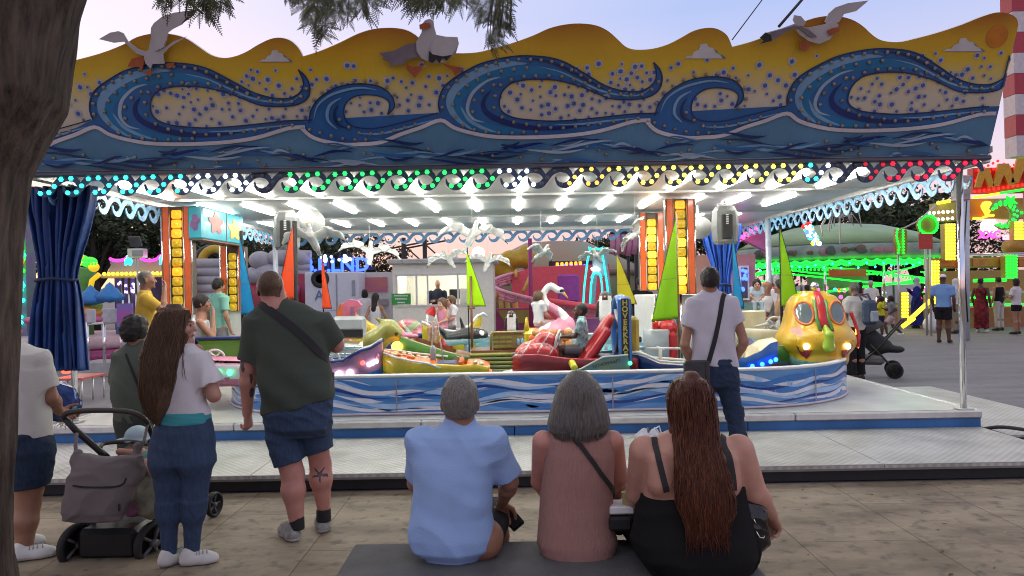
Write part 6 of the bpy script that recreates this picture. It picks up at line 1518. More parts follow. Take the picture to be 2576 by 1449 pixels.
sdf_mesh('t_shirt', [p_st(rows, .03, n=2.3), p_cone(RS_+V((-.03,0,.03)), RS_.lerp(RE,.78), .078, .074, .05), p_el(RS_+V((-.01,0,0)), (.075,.08,.07), .03), p_plane(J(60,1104), (0,0,-1), 'i', .006)], .0068, wt2, f.root, noise=lambda P: .006*np.sin(P[:,0]*34+P[:,2]*9)+.005*vnoise(P*np.array((9,9,6)),1,6))
sdf_mesh('denim_shorts', [p_st(hip, .05), p_rc(RH+V((0,0,.04)), RK, .122, .106, .04), p_rc(LH+V((0,0,.04)), LK, .118, .104, .04), p_plane(J(70,1222), (0,0,-1), 'i', .006)], .007, denim_dk, f.root, noise=folds(.005, (12,12,16), 4))
for A in (RA, LA): shoe(f.root, V((A.x-.07, A.y-.06, 0)), V((A.x+.17, A.y+.06, 0)), m_white, m_white, .046, .075)
b_ = empty('blue_bundle', V((W(150,1010,4.95).x, 4.98, W(150,1062,4.95).z)), 0, 'shiny dark blue bundle carried by the man in white beside the tree', 'bundle')
b_.location.z = max(b_.location.z, .3)
sdf_mesh('wrap', [p_el((0,0,.13),(.105,.10,.125),.03), p_el((-.05,0,.20),(.06,.06,.07),.03)], .008, [mat('foil_blue', (.008,.035,.17), .2, .3, var=.6, scale=8, bump=.6, bscale=10), mat('foil_cyan', (.05,.30,.50), .2, .3)], b_, [(lambda P: vnoise(P*np.array((16,16,12)),1,5) > .75, 1)], noise=folds(.010, (22,22,22), 5))
b = MB()
for i in range(16): b.tube([(.03*math.cos(i), .03*math.sin(i), .02), (.05*math.cos(i*1.3), .04*math.sin(i*1.7), -.03-.01*(i%3))], .0022, 4)
b.build('fringe', mat('twine', (.45,.42,.35), .8), b_)
# ================================================================ small dark-haired woman behind the long-haired one
f = Fig(338, 5.7, 0, 'small person with short dark curly hair in grey green, behind the long haired woman'); J = f.J
hC = J(342, 833); hR = head_R(-.4, .05)
rows = f.rows([(862,322,368,.05),(876,305,385,.075),(892,295,390,.09),(940,286,388,.11),(985,282,386,.115),(1050,288,386,.12),(1110,300,380,.12),(1160,305,376,.11),(1290,310,372,.1)], .1)
LS_, LE, LW = J(302,892), J(292,965,.05), J(320,1000,.2); RS_, RE, RW = J(380,892), J(392,965,.05), J(370,1000,.2)
body = head_prims(hC, hR, .94)+[p_rc(hC+V((0,-.02,-.06)), J(345,880,0), .046, .056, .03), p_st([(x,y,z,rx-.016,ry-.014) for x,y,z,rx,ry in rows[4:]], .03)]+arm_prims(LS_, LE, LW)+arm_prims(RS_, RE, RW)+hand_prims(LW, V((.6,.5,0)), V((0,0,1)), .5, .9)+hand_prims(RW, V((-.6,.5,0)), V((0,0,1)), .5, .9)
for sx in (-.07,.07): body += [p_rc((sx,0,.45), (sx,0,.07), .05, .034, .02)]
sdf_mesh('body', body, .0075, sk_olive, f.root)
hp_ = hair_cap(hC, hR, .94, .024, -.075)
sdf_mesh('hair', hp_, .0068, h_dk, f.root, noise=lambda P: .007*vnoise(P*46,1,3)+.004*vnoise(P*90,1,5))
gg = cloth('grey_green', (.10,.12,.095), .12)
shirt = [p_st(rows, .03), p_cone(LS_, LS_.lerp(LE,.95), .056, .055, .04), p_cone(RS_, RS_.lerp(RE,.9), .056, .055, .04)]
sdf_mesh('tunic', shirt+[p_plane(J(340,1060), (0,0,-1), 'i', .006)], .0085, gg, f.root, noise=folds(.005, (9,9,7), 4))
sdf_mesh('skirt', [p_st([(x,y,z,rx-.004,ry-.004) for x,y,z,rx,ry in rows], .03), p_plane(J(340,1040), (0,0,1), 'i', .006)], .009, cloth('olive_dark', (.05,.06,.05), .12), f.root, noise=folds(.006, (12,12,4), 4))
for sx in (-.07,.07): shoe(f.root, V((sx, -.07, 0)), V((sx*1.2, .16, 0)), m_blk, m_blk, .042, .07, vox=.009)
b_ = empty('shoulder_strap_bag', f.o, 0, 'thin dark strap bag across the back of the small grey green person', 'bag')
strap('strap', [J(318,890,-.08), J(330,930,-.12), J(352,985,-.13), J(372,1040,-.12), J(384,1080,-.03)], .018, shirt, .004, m_blk, b_)
MB().box(J(392,1110,.02), (.06,.16,.14), bev=.02).build('pouch', m_blk, b_)
# ================================================================ man in white T-shirt standing on the ramp
f = Fig(1797, 6.88, .14, 'standing man in white T-shirt and jeans on the ramp with black crossbody strap'); J = f.J
hC = J(1784, 706); hR = head_R(.05, .0)
rows = f.rows([(732,1764,1808,.06),(742,1748,1832,.085),(756,1734,1848,.10),(790,1744,1850,.125),(840,1745,1849,.13),(890,1738,1852,.13),(922,1738,1856,.13)], .12)
LS_, LE, LW = J(1742,766), J(1722,868,-.02), J(1736,912,.06); RS_, RE, RW = J(1840,764), J(1872,860,-.03), J(1850,906,.05)
hip = f.rows([(905,1742,1852,.125),(935,1744,1854,.13),(965,1750,1856,.125)], .12)
LH, LK, LA = J(1772,950), J(1768,1040,.08), J(1764,1128,.05); RH, RK, RA = J(1826,950), J(1846,1040,.06), J(1864,1130,.0)
body = head_prims(hC, hR)+[p_rc(hC+V((0,-.02,-.06)), J(1786,744,0), .056, .062, .03), p_st([(x,y,z,rx-.016,ry-.014) for x,y,z,rx,ry in rows], .03)]
body += arm_prims(LS_, LE, LW, (.050,.042,.040,.028))+arm_prims(RS_, RE, RW, (.050,.042,.040,.028))+hand_prims(LW, V((.2,.25,-1)), V((0,1,0)), .3, 1)+hand_prims(RW, V((-.2,.25,-1)), V((0,1,0)), .3, 1, -1)
body += [p_rc(LK, LA, .05, .036, .02), p_rc(RK, RA, .05, .036, .02)]
sdf_mesh('body', body, .0075, [sk_olive, h_dk], f.root, head_paint(hC, hR, 1, {'buzz': 1}))
sdf_mesh('hair', hair_cap(hC, hR, 1.0, .012, -.055), .007, h_dk, f.root, noise=folds(.003, (60,60,40), 3))
wt3 = cloth('white_cool', (.56,.54,.60), .05)
tsh = [p_st(rows, .03, n=2.3), p_cone(LS_+V((.03,0,.03)), LS_.lerp(LE,.56), .076, .078, .045), p_cone(RS_+V((-.03,0,.03)), RS_.lerp(RE,.50), .076, .076, .045), p_el(LS_+V((.01,0,0)), (.07,.075,.065), .03), p_el(RS_+V((-.01,0,0)), (.07,.075,.065), .03), p_plane(J(1797,919), (-.06,0,-1), 'i', .006)]
sdf_mesh('t_shirt', tsh, .0078, wt3, f.root, noise=lambda P: .006*np.sin((P[:,0]*.9+P[:,2]*.5)*30+2*vnoise(P*3,1,2))*np.clip((1.35-P[:,2])/.3,0,1)+.005*vnoise(P*np.array((8,8,7)),1,6))
sdf_mesh('jeans', [p_st(hip, .05), p_rc(LH, LK, .105, .082, .05), p_rc(RH, RK, .108, .082, .05), p_cone(LK+V((0,0,.04)), LA+V((0,0,-.03)), .080, .075, .04), p_cone(RK+V((0,0,.04)), RA+V((0,0,-.03)), .080, .078, .04)], .008, denim_dk, f.root, noise=folds(.005, (14,14,22), 4))
for A in (LA, RA): shoe(f.root, V((A.x, A.y-.07, 0)), V((A.x+.03, A.y+.19, 0)), m_blk, m_white, .045, .075, vox=.008)
b_ = empty('messenger_bag', f.o, 0, 'grey black messenger bag at the hip of the man on the ramp', 'bag')
strap('strap', [J(1815,742,.0), J(1817,750,-.08), J(1814,780,-.13), J(1806,820,-.135), J(1797,860,-.135), J(1788,892,-.13), J(1782,912,-.12)], .042, tsh, .004, m_blk, b_)
bg_ = mat('bag_charcoal', (.030,.032,.032), .55, var=.3, scale=12, bump=.3, bscale=60)
c0 = J(1752,941,-.16); MB().box(c0, (.225,.085,.25), bev=.02).build('pouch', bg_, b_); MB().box(c0+V((0,-.047,.035)), (.218,.012,.17), bev=.005).build('flap', bg_, b_)
MB().tube([c0+V((.075,-.055,.11)), c0+V((.075,-.056,-.10))], .005, 6).build('zip', m_dark, b_)
# ================================================================ pushchairs
def wheel(parent, c, r, w_, ax, name='wheel'):
    M = V(ax).to_track_quat('Z','Y').to_matrix()
    o = MB().lathe([(r*.80,-w_*.5),(r*.95,-w_*.5),(r,-w_*.25),(r,w_*.25),(r*.95,w_*.5),(r*.80,w_*.5),(r*.80,-w_*.5)], 28, c, M=M).build('wheel', mat('tyre', (.012,.012,.013), .7), parent)
    b = MB(); b.lathe([(0,-w_*.45),(r*.18,-w_*.45),(r*.18,w_*.45),(0,w_*.45)], 14, c, M=M)
    for i in range(5):
        a = 2*PI*i/5; p0 = V(c)+M @ V((r*.15*math.cos(a), r*.15*math.sin(a), 0)); p1 = V(c)+M @ V((r*.84*math.cos(a), r*.84*math.sin(a), 0)); b.tube([p0, p1], [(r*.07,w_*.2),(r*.10,w_*.2)], 6)
    b.build('spokes', mat('spoke_grey', (.12,.12,.12), .4), o)
    return o
Y0 = 4.62
f = Fig(280, Y0, 0, 'front pushchair with big grey mauve bag hanging from its handle', 'pushchair', None, 'pushchair'); J = f.J
m_fr = mat('frame_black', (.010,.010,.010), .45); m_leather = mat('leather_brown', (.045,.035,.03), .5)
hnd = spline([J(178,1062,.05), J(160,1050), J(168,1040), J(200,1034), J(260,1032), J(320,1035), J(350,1045), J(368,1060,.02), J(372,1068,.08)], 5)
MB().tube(hnd, .017, 10).build('handle', m_leather, f.root)
b = MB(); b.tube([J(164,1055), J(190,1082,.02), J(225,1112,.05), J(252,1136,.08), J(268,1152,.10)], [.017,.020,.020,.020,.026], 10); b.tube([J(370,1064,.05), J(385,1100,.15), J(392,1150,.2)], .016, 8)
b.tube([J(262,1150,.10), J(235,1310,.10), J(205,1366,.06)], .016, 8); b.tube([J(392,1150,.2), J(390,1310,.12), J(388,1366,.06)], .016, 8); b.tube([J(262,1150,.1), J(300,1300,.45), J(320,1340,.75)], .014, 8); b.tube([J(205,1366,.02), J(388,1366,.06)], .012, 8)
b.build('frame', m_fr, f.root)
MB().tube(spline([J(252,1128,.12), J(258,1118,.18), J(280,1113,.22), J(330,1111,.24), J(372,1118,.22)], 5), .014, 8).build('bumper_bar', m_leather, f.root)
b = MB(); b.box(J(310,1343,.16), (.37,.42,.19), bev=.03); b.box(J(300,1390,.05), (.08,.06,.04), bev=.01); b.build('basket', m_fr, f.root)
sdf_mesh('seat', [p_rc(J(345,1150,.35), J(372,1215,.20), .10, .13, .05), p_rc(J(372,1215,.2), J(385,1260,.05), .12, .10, .05)], .012, cloth('stone_print', (.24,.23,.17), .5, scale=9), f.root, noise=folds(.012, (14,14,14), 3))
wheel(f.root, J(199,1370,.02), .140, .05, (1,-.45,0)); wheel(f.root, J(388,1366,.05), .140, .05, (1,-.45,0))
wheel(f.root, V((.02,.78,.09)), .09, .04, (1,-.2,0)); wheel(f.root, V((.30,.78,.09)), .09, .04, (1,-.2,0))
b_ = empty('changing_bag', f.o, 0, 'big grey mauve fabric bag hanging on the front pushchair', 'bag')
br = f.rows([(1140,190,205,.02,-.09),(1148,188,345,.035,-.09),(1170,184,345,.06,-.09),(1210,172,340,.075,-.09),(1250,162,332,.085,-.09),(1285,158,322,.085,-.09),(1301,168,312,.07,-.09)], .08)
mauve = cloth('mauve', (.19,.165,.165), .10)
sdf_mesh('pouch', [p_st(br, .02, n=3.2), p_rc(J(192,1142,-.09), J(190,1160,-.09), .018, .03, .02), p_rc(J(345,1120,-.06), J(342,1190,-.07), .014, .05, .03), p_el(J(265,1128,-.09), (.14,.2,.055), .02, 's')], .008, mauve, b_, noise=folds(.006, (11,11,11), 3))
strap('flap_edge', [J(174,1223,-.2), J(200,1227,-.2), J(250,1228,-.2), J(290,1226,-.2), J(305,1218,-.2), J(310,1206,-.2)], .010, [p_st(br, .02, n=3.2)], .006, m_blk, b_)
b = MB(); b.tube([J(192,1150,-.09), J(190,1120,-.06), J(193,1090,-.02)], .012, 6); b.tube([J(345,1150,-.08), J(362,1110,-.03), J(372,1066,.04)], .010, 6); b.build('hanging_strap', mauve, b_)
MB().box(J(300,1277,-.185), (.012,.006,.045)).build('label_tab', m_blk, b_)
b_ = empty('pink_bag', f.o+J(358,1272,.12), 0, 'pink cloth bundle in the basket of the front pushchair', 'bundle')
sdf_mesh('cloth', [p_rc((-.06,0,-.02),(.07,.02,.0),.05,.045,.02), p_el((.0,0,.035),(.03,.03,.03),.02)], .009, cloth('pink', (.36,.15,.28), .15), b_, noise=folds(.006, (20,20,20), 3)); MB().tube([(.0,0,.06),(.02,0,.085),(.04,0,.05)], .006, 6).build('knot', cloth('pink', (.36,.15,.28), .15), b_)
b_ = empty('infant', f.o, 0, 'infant with pale blue sun hat lying in the front pushchair', 'person')
b_.name = 'person'
ic = J(345,1108,.33); iR = head_R(2.6, -.5)
sdf_mesh('body', head_prims(ic, iR, .62)+[p_rc(ic+V((.02,-.04,-.08)), J(375,1175,.16), .05, .075, .03), p_rc(J(300,1136,.14), J(350,1142,.2), .022, .03, .02), p_rc(J(350,1142,.2), J(368,1150,.22), .03, .04, .02), p_rc(J(365,1165,.05), J(382,1190,-.02), .03, .024, .02)], .0075, sk_fair, b_)
sdf_mesh('sun_hat', [p_el(ic+V((0,0,.03)), (.075,.085,.07), .01), p_el(ic+V((-.02,-.02,.01)), (.11,.09,.012), .02)], .0065, cloth('hat_blue', (.42,.55,.62), .2), b_)
sdf_mesh('romper', [p_rc(ic+V((.03,-.06,-.11)), J(375,1175,.16), .07, .09, .03)], .009, cloth('romper_teal', (.12,.26,.25), .4), b_, noise=folds(.004, (30,30,30), 3))
# ================================================================ other people: one builder, every figure posed and dressed on its own
C_ = lambda n, c: cloth(n, c, .12)
def walker(u, Y, H, rz, label, sk, hair, top, bot, pose='stand', z=0.0, h=None, fem=False, b=1.0, hairm_=None, cat='person', group=None, yaw=0.0, x=None):
    p = W(u, 724, Y); o = empty('person', (p.x if x is None else x, Y, z), rz, label, cat, group)
    h = h or max(.011, Y*.0010); k = H/1.75; hs = (.94 if H > 1.45 else .94+.15*(1.45-H))*min(1, .55+.45*k)
    sit = pose.startswith('sit'); zh = .92*k; dz = 0
    if sit: dz = -.82*k+.0
    hipz = zh+dz; shz = 1.43*k+dz; C = V((0,.02*k,(1.75*k+dz)-.112*hs))
    w_ = (.17 if fem else .195)*b; dp = .11*b
    rows = [(0,0,hipz-.08*k,.13*k*b,.11*k*b),(0,0,hipz,(.172 if fem else .165)*k*b,.12*k*b),(0,0,hipz+.17*k,(.128 if fem else .155)*k*b,.105*k*b),(0,0,hipz+.32*k,(.145 if fem else .165)*k*b,.115*k*b),(0,0,shz-.02*k,w_*.88*k,.09*k*b),(0,0,shz+.055*k,.085*k,.07*k)]
    S = [V((sx*w_*k,0,shz-.03*k)) for sx in (-1,1)]
    P_ = {'stand': [((-.25,-.03,1.13),(-.24,.06,.90)),((.25,-.03,1.13),(.24,.06,.90))], 'fwd': [((-.22,.02,1.13),(-.12,.24,1.12)),((.22,.02,1.13),(.12,.24,1.12))], 'phone': [((-.25,-.03,1.13),(-.22,.08,.90)),((.22,.10,1.16),(.08,.26,1.34))], 'brow': [((-.20,.06,1.14),(-.04,.27,1.16)),((.20,.20,1.26),(.05,.22,1.52))], 'walk': [((-.23,-.10,1.14),(-.22,-.06,.90)),((.23,.10,1.14),(.2,.26,.98))], 'run': [((-.24,-.14,1.18),(-.18,.08,1.08)),((.24,.12,1.16),(.12,.28,1.24))], 'fold': [((-.24,.05,1.14),(.06,.20,1.16)),((.24,.05,1.14),(-.06,.22,1.18))], 'up': [((-.26,.12,1.16),(-.16,.28,1.42)),((.26,.10,1.14),(.12,.28,1.26))],
          'carry': [((-.24,.06,1.16),(-.04,.26,1.14)),((.24,.06,1.16),(.04,.28,1.08))], 'sit': [((-.22,.08,1.14),(-.12,.30,1.06)),((.22,.08,1.14),(.12,.30,1.06))], 'sitmouth': [((-.22,.08,1.14),(-.06,.26,1.14)),((.20,.16,1.18),(.03,.15,1.50))], 'sitdrive': [((-.20,.12,1.16),(-.08,.38,1.14)),((.20,.12,1.16),(.08,.38,1.14))]}[pose]
    E = [V(a)*k+V((0,0,dz)) for a, c in P_]; Wr = [V(c)*k+V((0,0,dz)) for a, c in P_]
    L_ = {'walk': [((-.09,.16,.50),(-.09,.05,.09)),((.09,-.02,.50),(.09,-.22,.12))], 'run': [((-.09,.28,.60),(-.09,.18,.18)),((.10,-.08,.50),(.14,-.42,.22))]}.get(pose, [((-.10,.0,.50),(-.11,-.02,.08)),((.10,.02,.50),(.12,.0,.08))])
    Hp = [V((-.09,0,.90))*k, V((.09,0,.90))*k]
    if sit: Hp = [V((sx*.09*k,0,hipz)) for sx in (-1,1)]; Kn = [V((sx*.12*k,.42*k,hipz+.0)) for sx in (-1,1)]; An = [V((sx*.12*k,.46*k,hipz-.40*k)) for sx in (-1,1)]
    else: Kn = [V(a)*k for a, c in L_]; An = [V(c)*k for a, c in L_]
    R = head_R(yaw, .03); B = head_prims(C, R, hs)+[p_rc(C+V((0,-.02*hs,-.06*hs)), V((0,0,shz+.03*k)), .052*k, .06*k, .03), p_st([(a,c,d,e-.012,f-.012) for a,c,d,e,f in rows], .03)]
    for i in (0,1):
        B += arm_prims(S[i], E[i], Wr[i], tuple(q*k*b for q in (.046,.039,.037,.025)))+leg_prims(Hp[i], Kn[i], An[i], tuple(q*k*b for q in (.085,.060,.057,.038)))
        d = (Wr[i]-E[i]).normalized(); B += hand_prims(Wr[i], d+V((0,0,-.2)) if pose != 'brow' else d, V((-1 if i else 1,.2,.3)), .5, max(k,.5))
    slots = {'eye': 1, 'brow': 1, 'lip': 2}
    if hair == 'buzz': slots['buzz'] = 3
    hm_ = hairm_ or h_dk
    sdf_mesh('body', B, h, [sk, m_eye, m_lip, hm_], o, head_paint(C, R, hs, slots))
    if hair in ('short', 'long', 'bun', 'bob', 'pony'):
        q = hair_cap(C, R, hs, .012 if hair == 'short' else .016, -.06)
        if hair == 'long': q = [p_rc(C+R@V((0,-.05*hs,.0)), C+V((0,-.11*k,-.30*k)), .085*hs, .07*hs, .03, 'u', ((0,1,0),.7))]+q[:2]+[q[2]]
        if hair == 'bob': q = q[:2]+[p_el(C+R@V((0,-.03,-.06))*hs, (.10*hs,.085*hs,.10*hs), .02), q[2]]
        if hair == 'bun': q = q+[p_el(C+R@V((0,-.09,.06))*hs, (.045*hs,)*3, .01)]
        if hair == 'pony': q = q+[p_rc(C+R@V((0,-.10,.02))*hs, C+R@V((0,-.14,-.16))*hs, .03*hs, .02*hs, .01)]
        sdf_mesh('hair', q, h*.9, hm_, o, noise=lambda P: .004*k*vnoise(P*40, 1, 3))
    elif hair == 'cap':
        sdf_mesh('cap', [p_el(C+R@V((0,-.012,.045))*hs, (.088*hs,.105*hs,.082*hs), .01, 'u', R), p_plane(C+V((0,0,.035*hs)), (0,0,-1), 'i', .004), ]+[p_el(C+R@V((0,.13,.045))*hs, (.07*hs,.085*hs,.012*hs), .01, 'u', R)], h*.8, m_white, o)
    elif hair == 'hijab':
        sdf_mesh('headscarf', [p_el(C+R@V((0,-.02,.02))*hs, (.10*hs,.115*hs,.118*hs), .02), p_rc(C+V((0,-.02,-.08)), V((0,0,shz)), .09, .14*k, .04), p_el(C+R@V((0,.11,-.02))*hs, (.06*hs,.07*hs,.085*hs), .01, 's', R)], h*.9, hm_, o)
    fo = lambda P: .006*k*vnoise(P*np.array((9,9,11))/max(k,.5), 1, int(abs(u)) % 50)
    tk, tm = top; bk, bm_ = bot; e_ = .006*k
    T = [p_st([(a,c,d,max(e,.150*k*b)+e_,f+e_) if tk == 'tee' else (a,c,d,e+e_*.6,f+e_*.6) for a,c,d,e,f in rows[1 if tk == 'tee' else 0:]], .03)]
    hem = hipz-.06*k
    if tk == 'tee':
        for i in (0,1): T += [p_cone(S[i]+V((.02*(1-2*i),0,.02))*k, S[i].lerp(E[i],.72), .070*k*b, .066*k*b, .04), p_el(S[i], (.068*k*b,)*3, .03)]
    if tk == 'shirt':
        for i in (0,1): T += [p_rc(S[i], E[i], .064*k*b, .055*k*b, .03), p_rc(E[i], E[i].lerp(Wr[i],.9), .054*k*b, .044*k*b, .02)]
    if tk in ('dress', 'robe'):
        z1 = .10*k if tk == 'robe' else .12*k
        if tk == 'robe':
            for i in (0,1): T += [p_rc(S[i], E[i], .068*k, .066*k, .03), p_rc(E[i], E[i].lerp(Wr[i],.85), .064*k, .06*k, .02)]
        T += [p_st([(0,.0,z1-.05,.20*k*b,.19*k*b),(0,0,hipz-.1*k,.19*k*b,.16*k*b),(0,0,hipz+.1*k,.15*k*b,.125*k*b)], .05)]; hem = z1
    if tk in ('tank', 'dress'): T.append(p_plane(V((0,0,shz-.01*k)), (0,0,1), 'i', .02))
    T.append(p_plane((0,0,hem), (0,0,-1), 'i', .006))
    sdf_mesh({'tee': 't_shirt', 'tank': 'vest', 'shirt': 'shirt', 'dress': 'dress', 'robe': 'robe'}[tk], T, h, tm, o, noise=fo)
    if bk:
        Bt = [p_st([(a,c,d,e+e_*.3,f+e_*.3) for a,c,d,e,f in rows[:3]], .04), p_plane((0,0,hipz+.05*k), (0,0,1), 'i', .01)]
        for i in (0,1):
            if bk == 'trousers': Bt = [p_rc(Hp[i], Kn[i], .100*k*b, .078*k*b, .04), p_cone(Kn[i], An[i].lerp(Kn[i],.06), .078*k*b, .066*k*b, .03)]+Bt
            elif bk == 'shorts': Bt = [p_cone(Hp[i].lerp(Kn[i],.02), Hp[i].lerp(Kn[i],.75), .104*k*b, .094*k*b, .04)]+Bt
            elif bk == 'hotpants': Bt = [p_cone(Hp[i].lerp(Kn[i],.0), Hp[i].lerp(Kn[i],.42), .104*k*b, .098*k*b, .04)]+Bt
        if bk == 'skirt':
            if sit: Bt = [p_rc((0,0,hipz),(0,.40*k,hipz+.01),.15*k*b,.13*k*b,.04,'u',((0,0,1),.7))]+Bt
            else: Bt = [p_st([(0,0,hipz-.42*k,.19*k*b,.16*k*b),(0,0,hipz,.175*k*b,.13*k*b)], .03)]+Bt
        Bt = Bt[:-1] if False else Bt
        sdf_mesh({'trousers': 'trousers', 'shorts': 'shorts', 'hotpants': 'shorts', 'skirt': 'skirt'}[bk], Bt, h, bm_, o, noise=fo)
    if not sit:
        for i in (0,1):
            a = An[i]; lift = a.z-.08*k
            sdf_mesh('shoe', shoe_prims(V((a.x,a.y-.07*k,lift)), V((a.x*1.1,a.y+.19*k,lift)), .044*k, .075*k, lift), h*.8, m_white if int(u) % 2 else m_blk, o)
    return o, C, hs
walker(365, 8.3, 1.60, -1.15, 'man in yellow polo shirt shading his eyes by the lit pillar', sk_tan, 'buzz', ('tee', C_('yellow', (.62,.40,.06))), ('trousers', C_('navy', (.02,.025,.05))), 'brow', z=PZ, hairm_=h_salt)
walker(505, 9.2, 1.66, -1.3, 'woman in white vest sitting on the basin rim with hand at her mouth', sk_tan, 'bun', ('tank', C_('white', (.66,.64,.66))), ('skirt', C_('black', (.012,.012,.014))), 'sitmouth', z=.73, fem=True)
walker(548, 11.2, 1.55, -.6, 'person in mint green T-shirt behind the white pedestal', sk_olive, 'short', ('tee', C_('mint', (.22,.50,.40))), ('shorts', C_('grey', (.2,.2,.21))), 'stand', z=PZ)
walker(944, 17.0, 1.56, -.4, 'woman with dark hair walking in white beside the ticket booth', sk_olive, 'long', ('tank', C_('white', (.66,.64,.66))), ('trousers', C_('white', (.66,.64,.66))), 'walk', fem=True)
walker(917, 20.5, 1.66, .3, 'woman in white standing by the purple poster stall', sk_olive, 'bob', ('tee', C_('white', (.66,.64,.66))), ('trousers', C_('cream2', (.5,.47,.42))), 'stand', fem=True)
walker(1611, 15.8, 1.80, .1, 'man in black T-shirt with white lettering between yellow sail and pillars', sk_tan, 'short', ('tee', C_('black', (.012,.012,.014))), ('trousers', C_('black', (.012,.012,.014))), 'stand')
o_, C0, s0 = walker(1930, 11.9, 1.66, 1.35, 'bald man in white T-shirt holding a toddler beside lime sail', sk_tan, 'bald', ('tee', C_('white', (.66,.64,.66))), ('trousers', C_('cream2', (.5,.47,.42))), 'carry')
walker(1904, 11.6, .74, 2.9, 'toddler in pale blue dungarees carried by the bald man in white', sk_fair, 'bun', ('tee', C_('pale_blue', (.42,.52,.60))), ('trousers', C_('pale_blue', (.42,.52,.60))), 'sit', z=1.30)
walker(1966, 11.6, 1.68, 1.2, 'woman with long black hair and bare shoulders behind slim lime sail', sk_olive, 'long', ('tank', C_('peach', (.50,.32,.22))), ('trousers', denim), 'fwd', fem=True)
walker(1953, 13.4, 1.78, .2, 'tall white haired man behind the bald man with toddler', sk_tan, 'short', ('tee', C_('white', (.66,.64,.66))), ('trousers', C_('cream2', (.5,.47,.42))), 'stand', hairm_=h_white)
walker(2150, 12.2, 1.62, .35, 'grey haired woman in white blouse with navy rucksack pushing a pram', sk_tan, 'buzz', ('tee', C_('white_warm2', (.60,.58,.54))), ('trousers', C_('black', (.012,.012,.014))), 'fwd', fem=True, b=1.1, hairm_=h_grey)
walker(2191, 24.5, 1.66, .1, 'man in white shirt and tan trousers seen from behind near the green ride', sk_tan, 'short', ('tee', C_('white', (.66,.64,.66))), ('trousers', C_('tan', (.32,.22,.13))), 'stand', hairm_=h_white)
walker(2216, 21.5, 1.20, .9, 'boy in bright yellow T-shirt holding his hands up', sk_dark, 'short', ('tee', C_('lemon', (.62,.58,.03))), ('shorts', C_('navy', (.02,.025,.05))), 'up')
walker(2241, 20.8, 1.22, 1.3, 'boy in grey shirt and pale pink shorts running', sk_dark, 'short', ('tee', C_('grey', (.2,.2,.21))), ('shorts', C_('pale_pink', (.50,.36,.36))), 'run')
walker(2306, 25.5, 1.74, 1.1, 'woman in long royal blue robe and pale headscarf looking at phone', sk_dark, 'hijab', ('robe', C_('royal', (.018,.028,.22))), (None, None), 'phone', fem=True, b=1.15, hairm_=C_('scarf', (.40,.44,.52)))
walker(2372, 19.3, 1.78, -.75, 'man in light blue T-shirt, black shorts and white cap near the chrome post', sk_dark, 'cap', ('tee', C_('sky', (.18,.33,.60))), ('shorts', C_('black', (.012,.012,.014))), 'stand', b=1.05)
walker(2404, 22.5, 1.66, .6, 'woman in white blouse and patterned trousers behind the man with white cap', sk_dark, 'hijab', ('shirt', C_('white', (.66,.64,.66))), ('trousers', C_('khaki', (.26,.23,.16))), 'phone', fem=True, hairm_=C_('white', (.66,.64,.66)))
walker(2467, 23.0, 1.68, -.9, 'woman in long dark red dress to the right of the chrome post', sk_dark, 'bun', ('dress', cloth('wine_print', (.15,.015,.02), .9, scale=9)), (None, None), 'stand', fem=True, b=1.1)
walker(2512, 23.4, 1.70, .3, 'person in black waistcoat and white trousers in the queue at right', sk_olive, 'short', ('tank', C_('black', (.012,.012,.014))), ('trousers', C_('cream', (.5,.47,.42))), 'stand')
walker(2556, 21.8, 1.64, .5, 'woman with white top and black shorts at the right edge', sk_olive, 'bob', ('tee', C_('white', (.66,.64,.66))), ('hotpants', C_('black', (.012,.012,.014))), 'fold', fem=True)
for i, (u, Y, H, rz, lab, hair, tp) in enumerate(((2050,27,1.6,2.8,'boy in white vest at the edge of the green lit ride','short',('tank', C_('white', (.66,.64,.66)))),(2440,30,1.75,.4,'man in pale shirt far behind the chrome post','short',('tee', C_('pale_blue', (.42,.52,.60)))),(2030,26,1.55,.5,'woman in pink top in front of the green lit ride','long',('tee', C_('pale_pink', (.50,.36,.36)))),(2165,28,1.62,-.6,'woman in dusky red top far off by the green ride','long',('tee', C_('dusky', (.28,.10,.10)))),(192,16.8,1.6,2.6,'woman in white top riding beside the blue swirl cars','long',('tee', C_('white', (.66,.64,.66)))))):
    walker(u, Y, H, rz, lab, sk_olive, hair, tp, ('trousers', denim_dk), 'stand', z=.25 if u == 192 else 0)
# riders
walker(1462, 8.68, 1.12, 1.45, 'boy with cropped hair steering the red hover boat', sk_dark, 'buzz', ('tee', cloth('tropical', (.30,.46,.46), .6, scale=26)), ('shorts', C_('grey', (.2,.2,.21))), 'sitdrive', z=WZ+.24, h=.0095)
walker(1354, 11.25, 1.0, -.9, 'small child in white riding on the swan boat', sk_fair, 'short', ('tee', C_('white', (.66,.64,.66))), ('shorts', C_('pale_pink', (.50,.36,.36))), 'sit', z=WZ+.44, hairm_=h_brown)
walker(1112, 11.9, .98, 2.5, 'fair little girl with pink hair bow in the longship boat', sk_fair, 'pony', ('tank', C_('pink2', (.55,.22,.32))), ('shorts', C_('pink2', (.55,.22,.32))), 'sit', z=WZ+.36, hairm_=h_lbrown)
walker(1134, 12.1, 1.05, 2.2, 'brown haired child beside the girl in the longship boat', sk_fair, 'short', ('tee', C_('white', (.66,.64,.66))), ('shorts', C_('grey', (.2,.2,.21))), 'sit', z=WZ+.36, hairm_=h_brown)
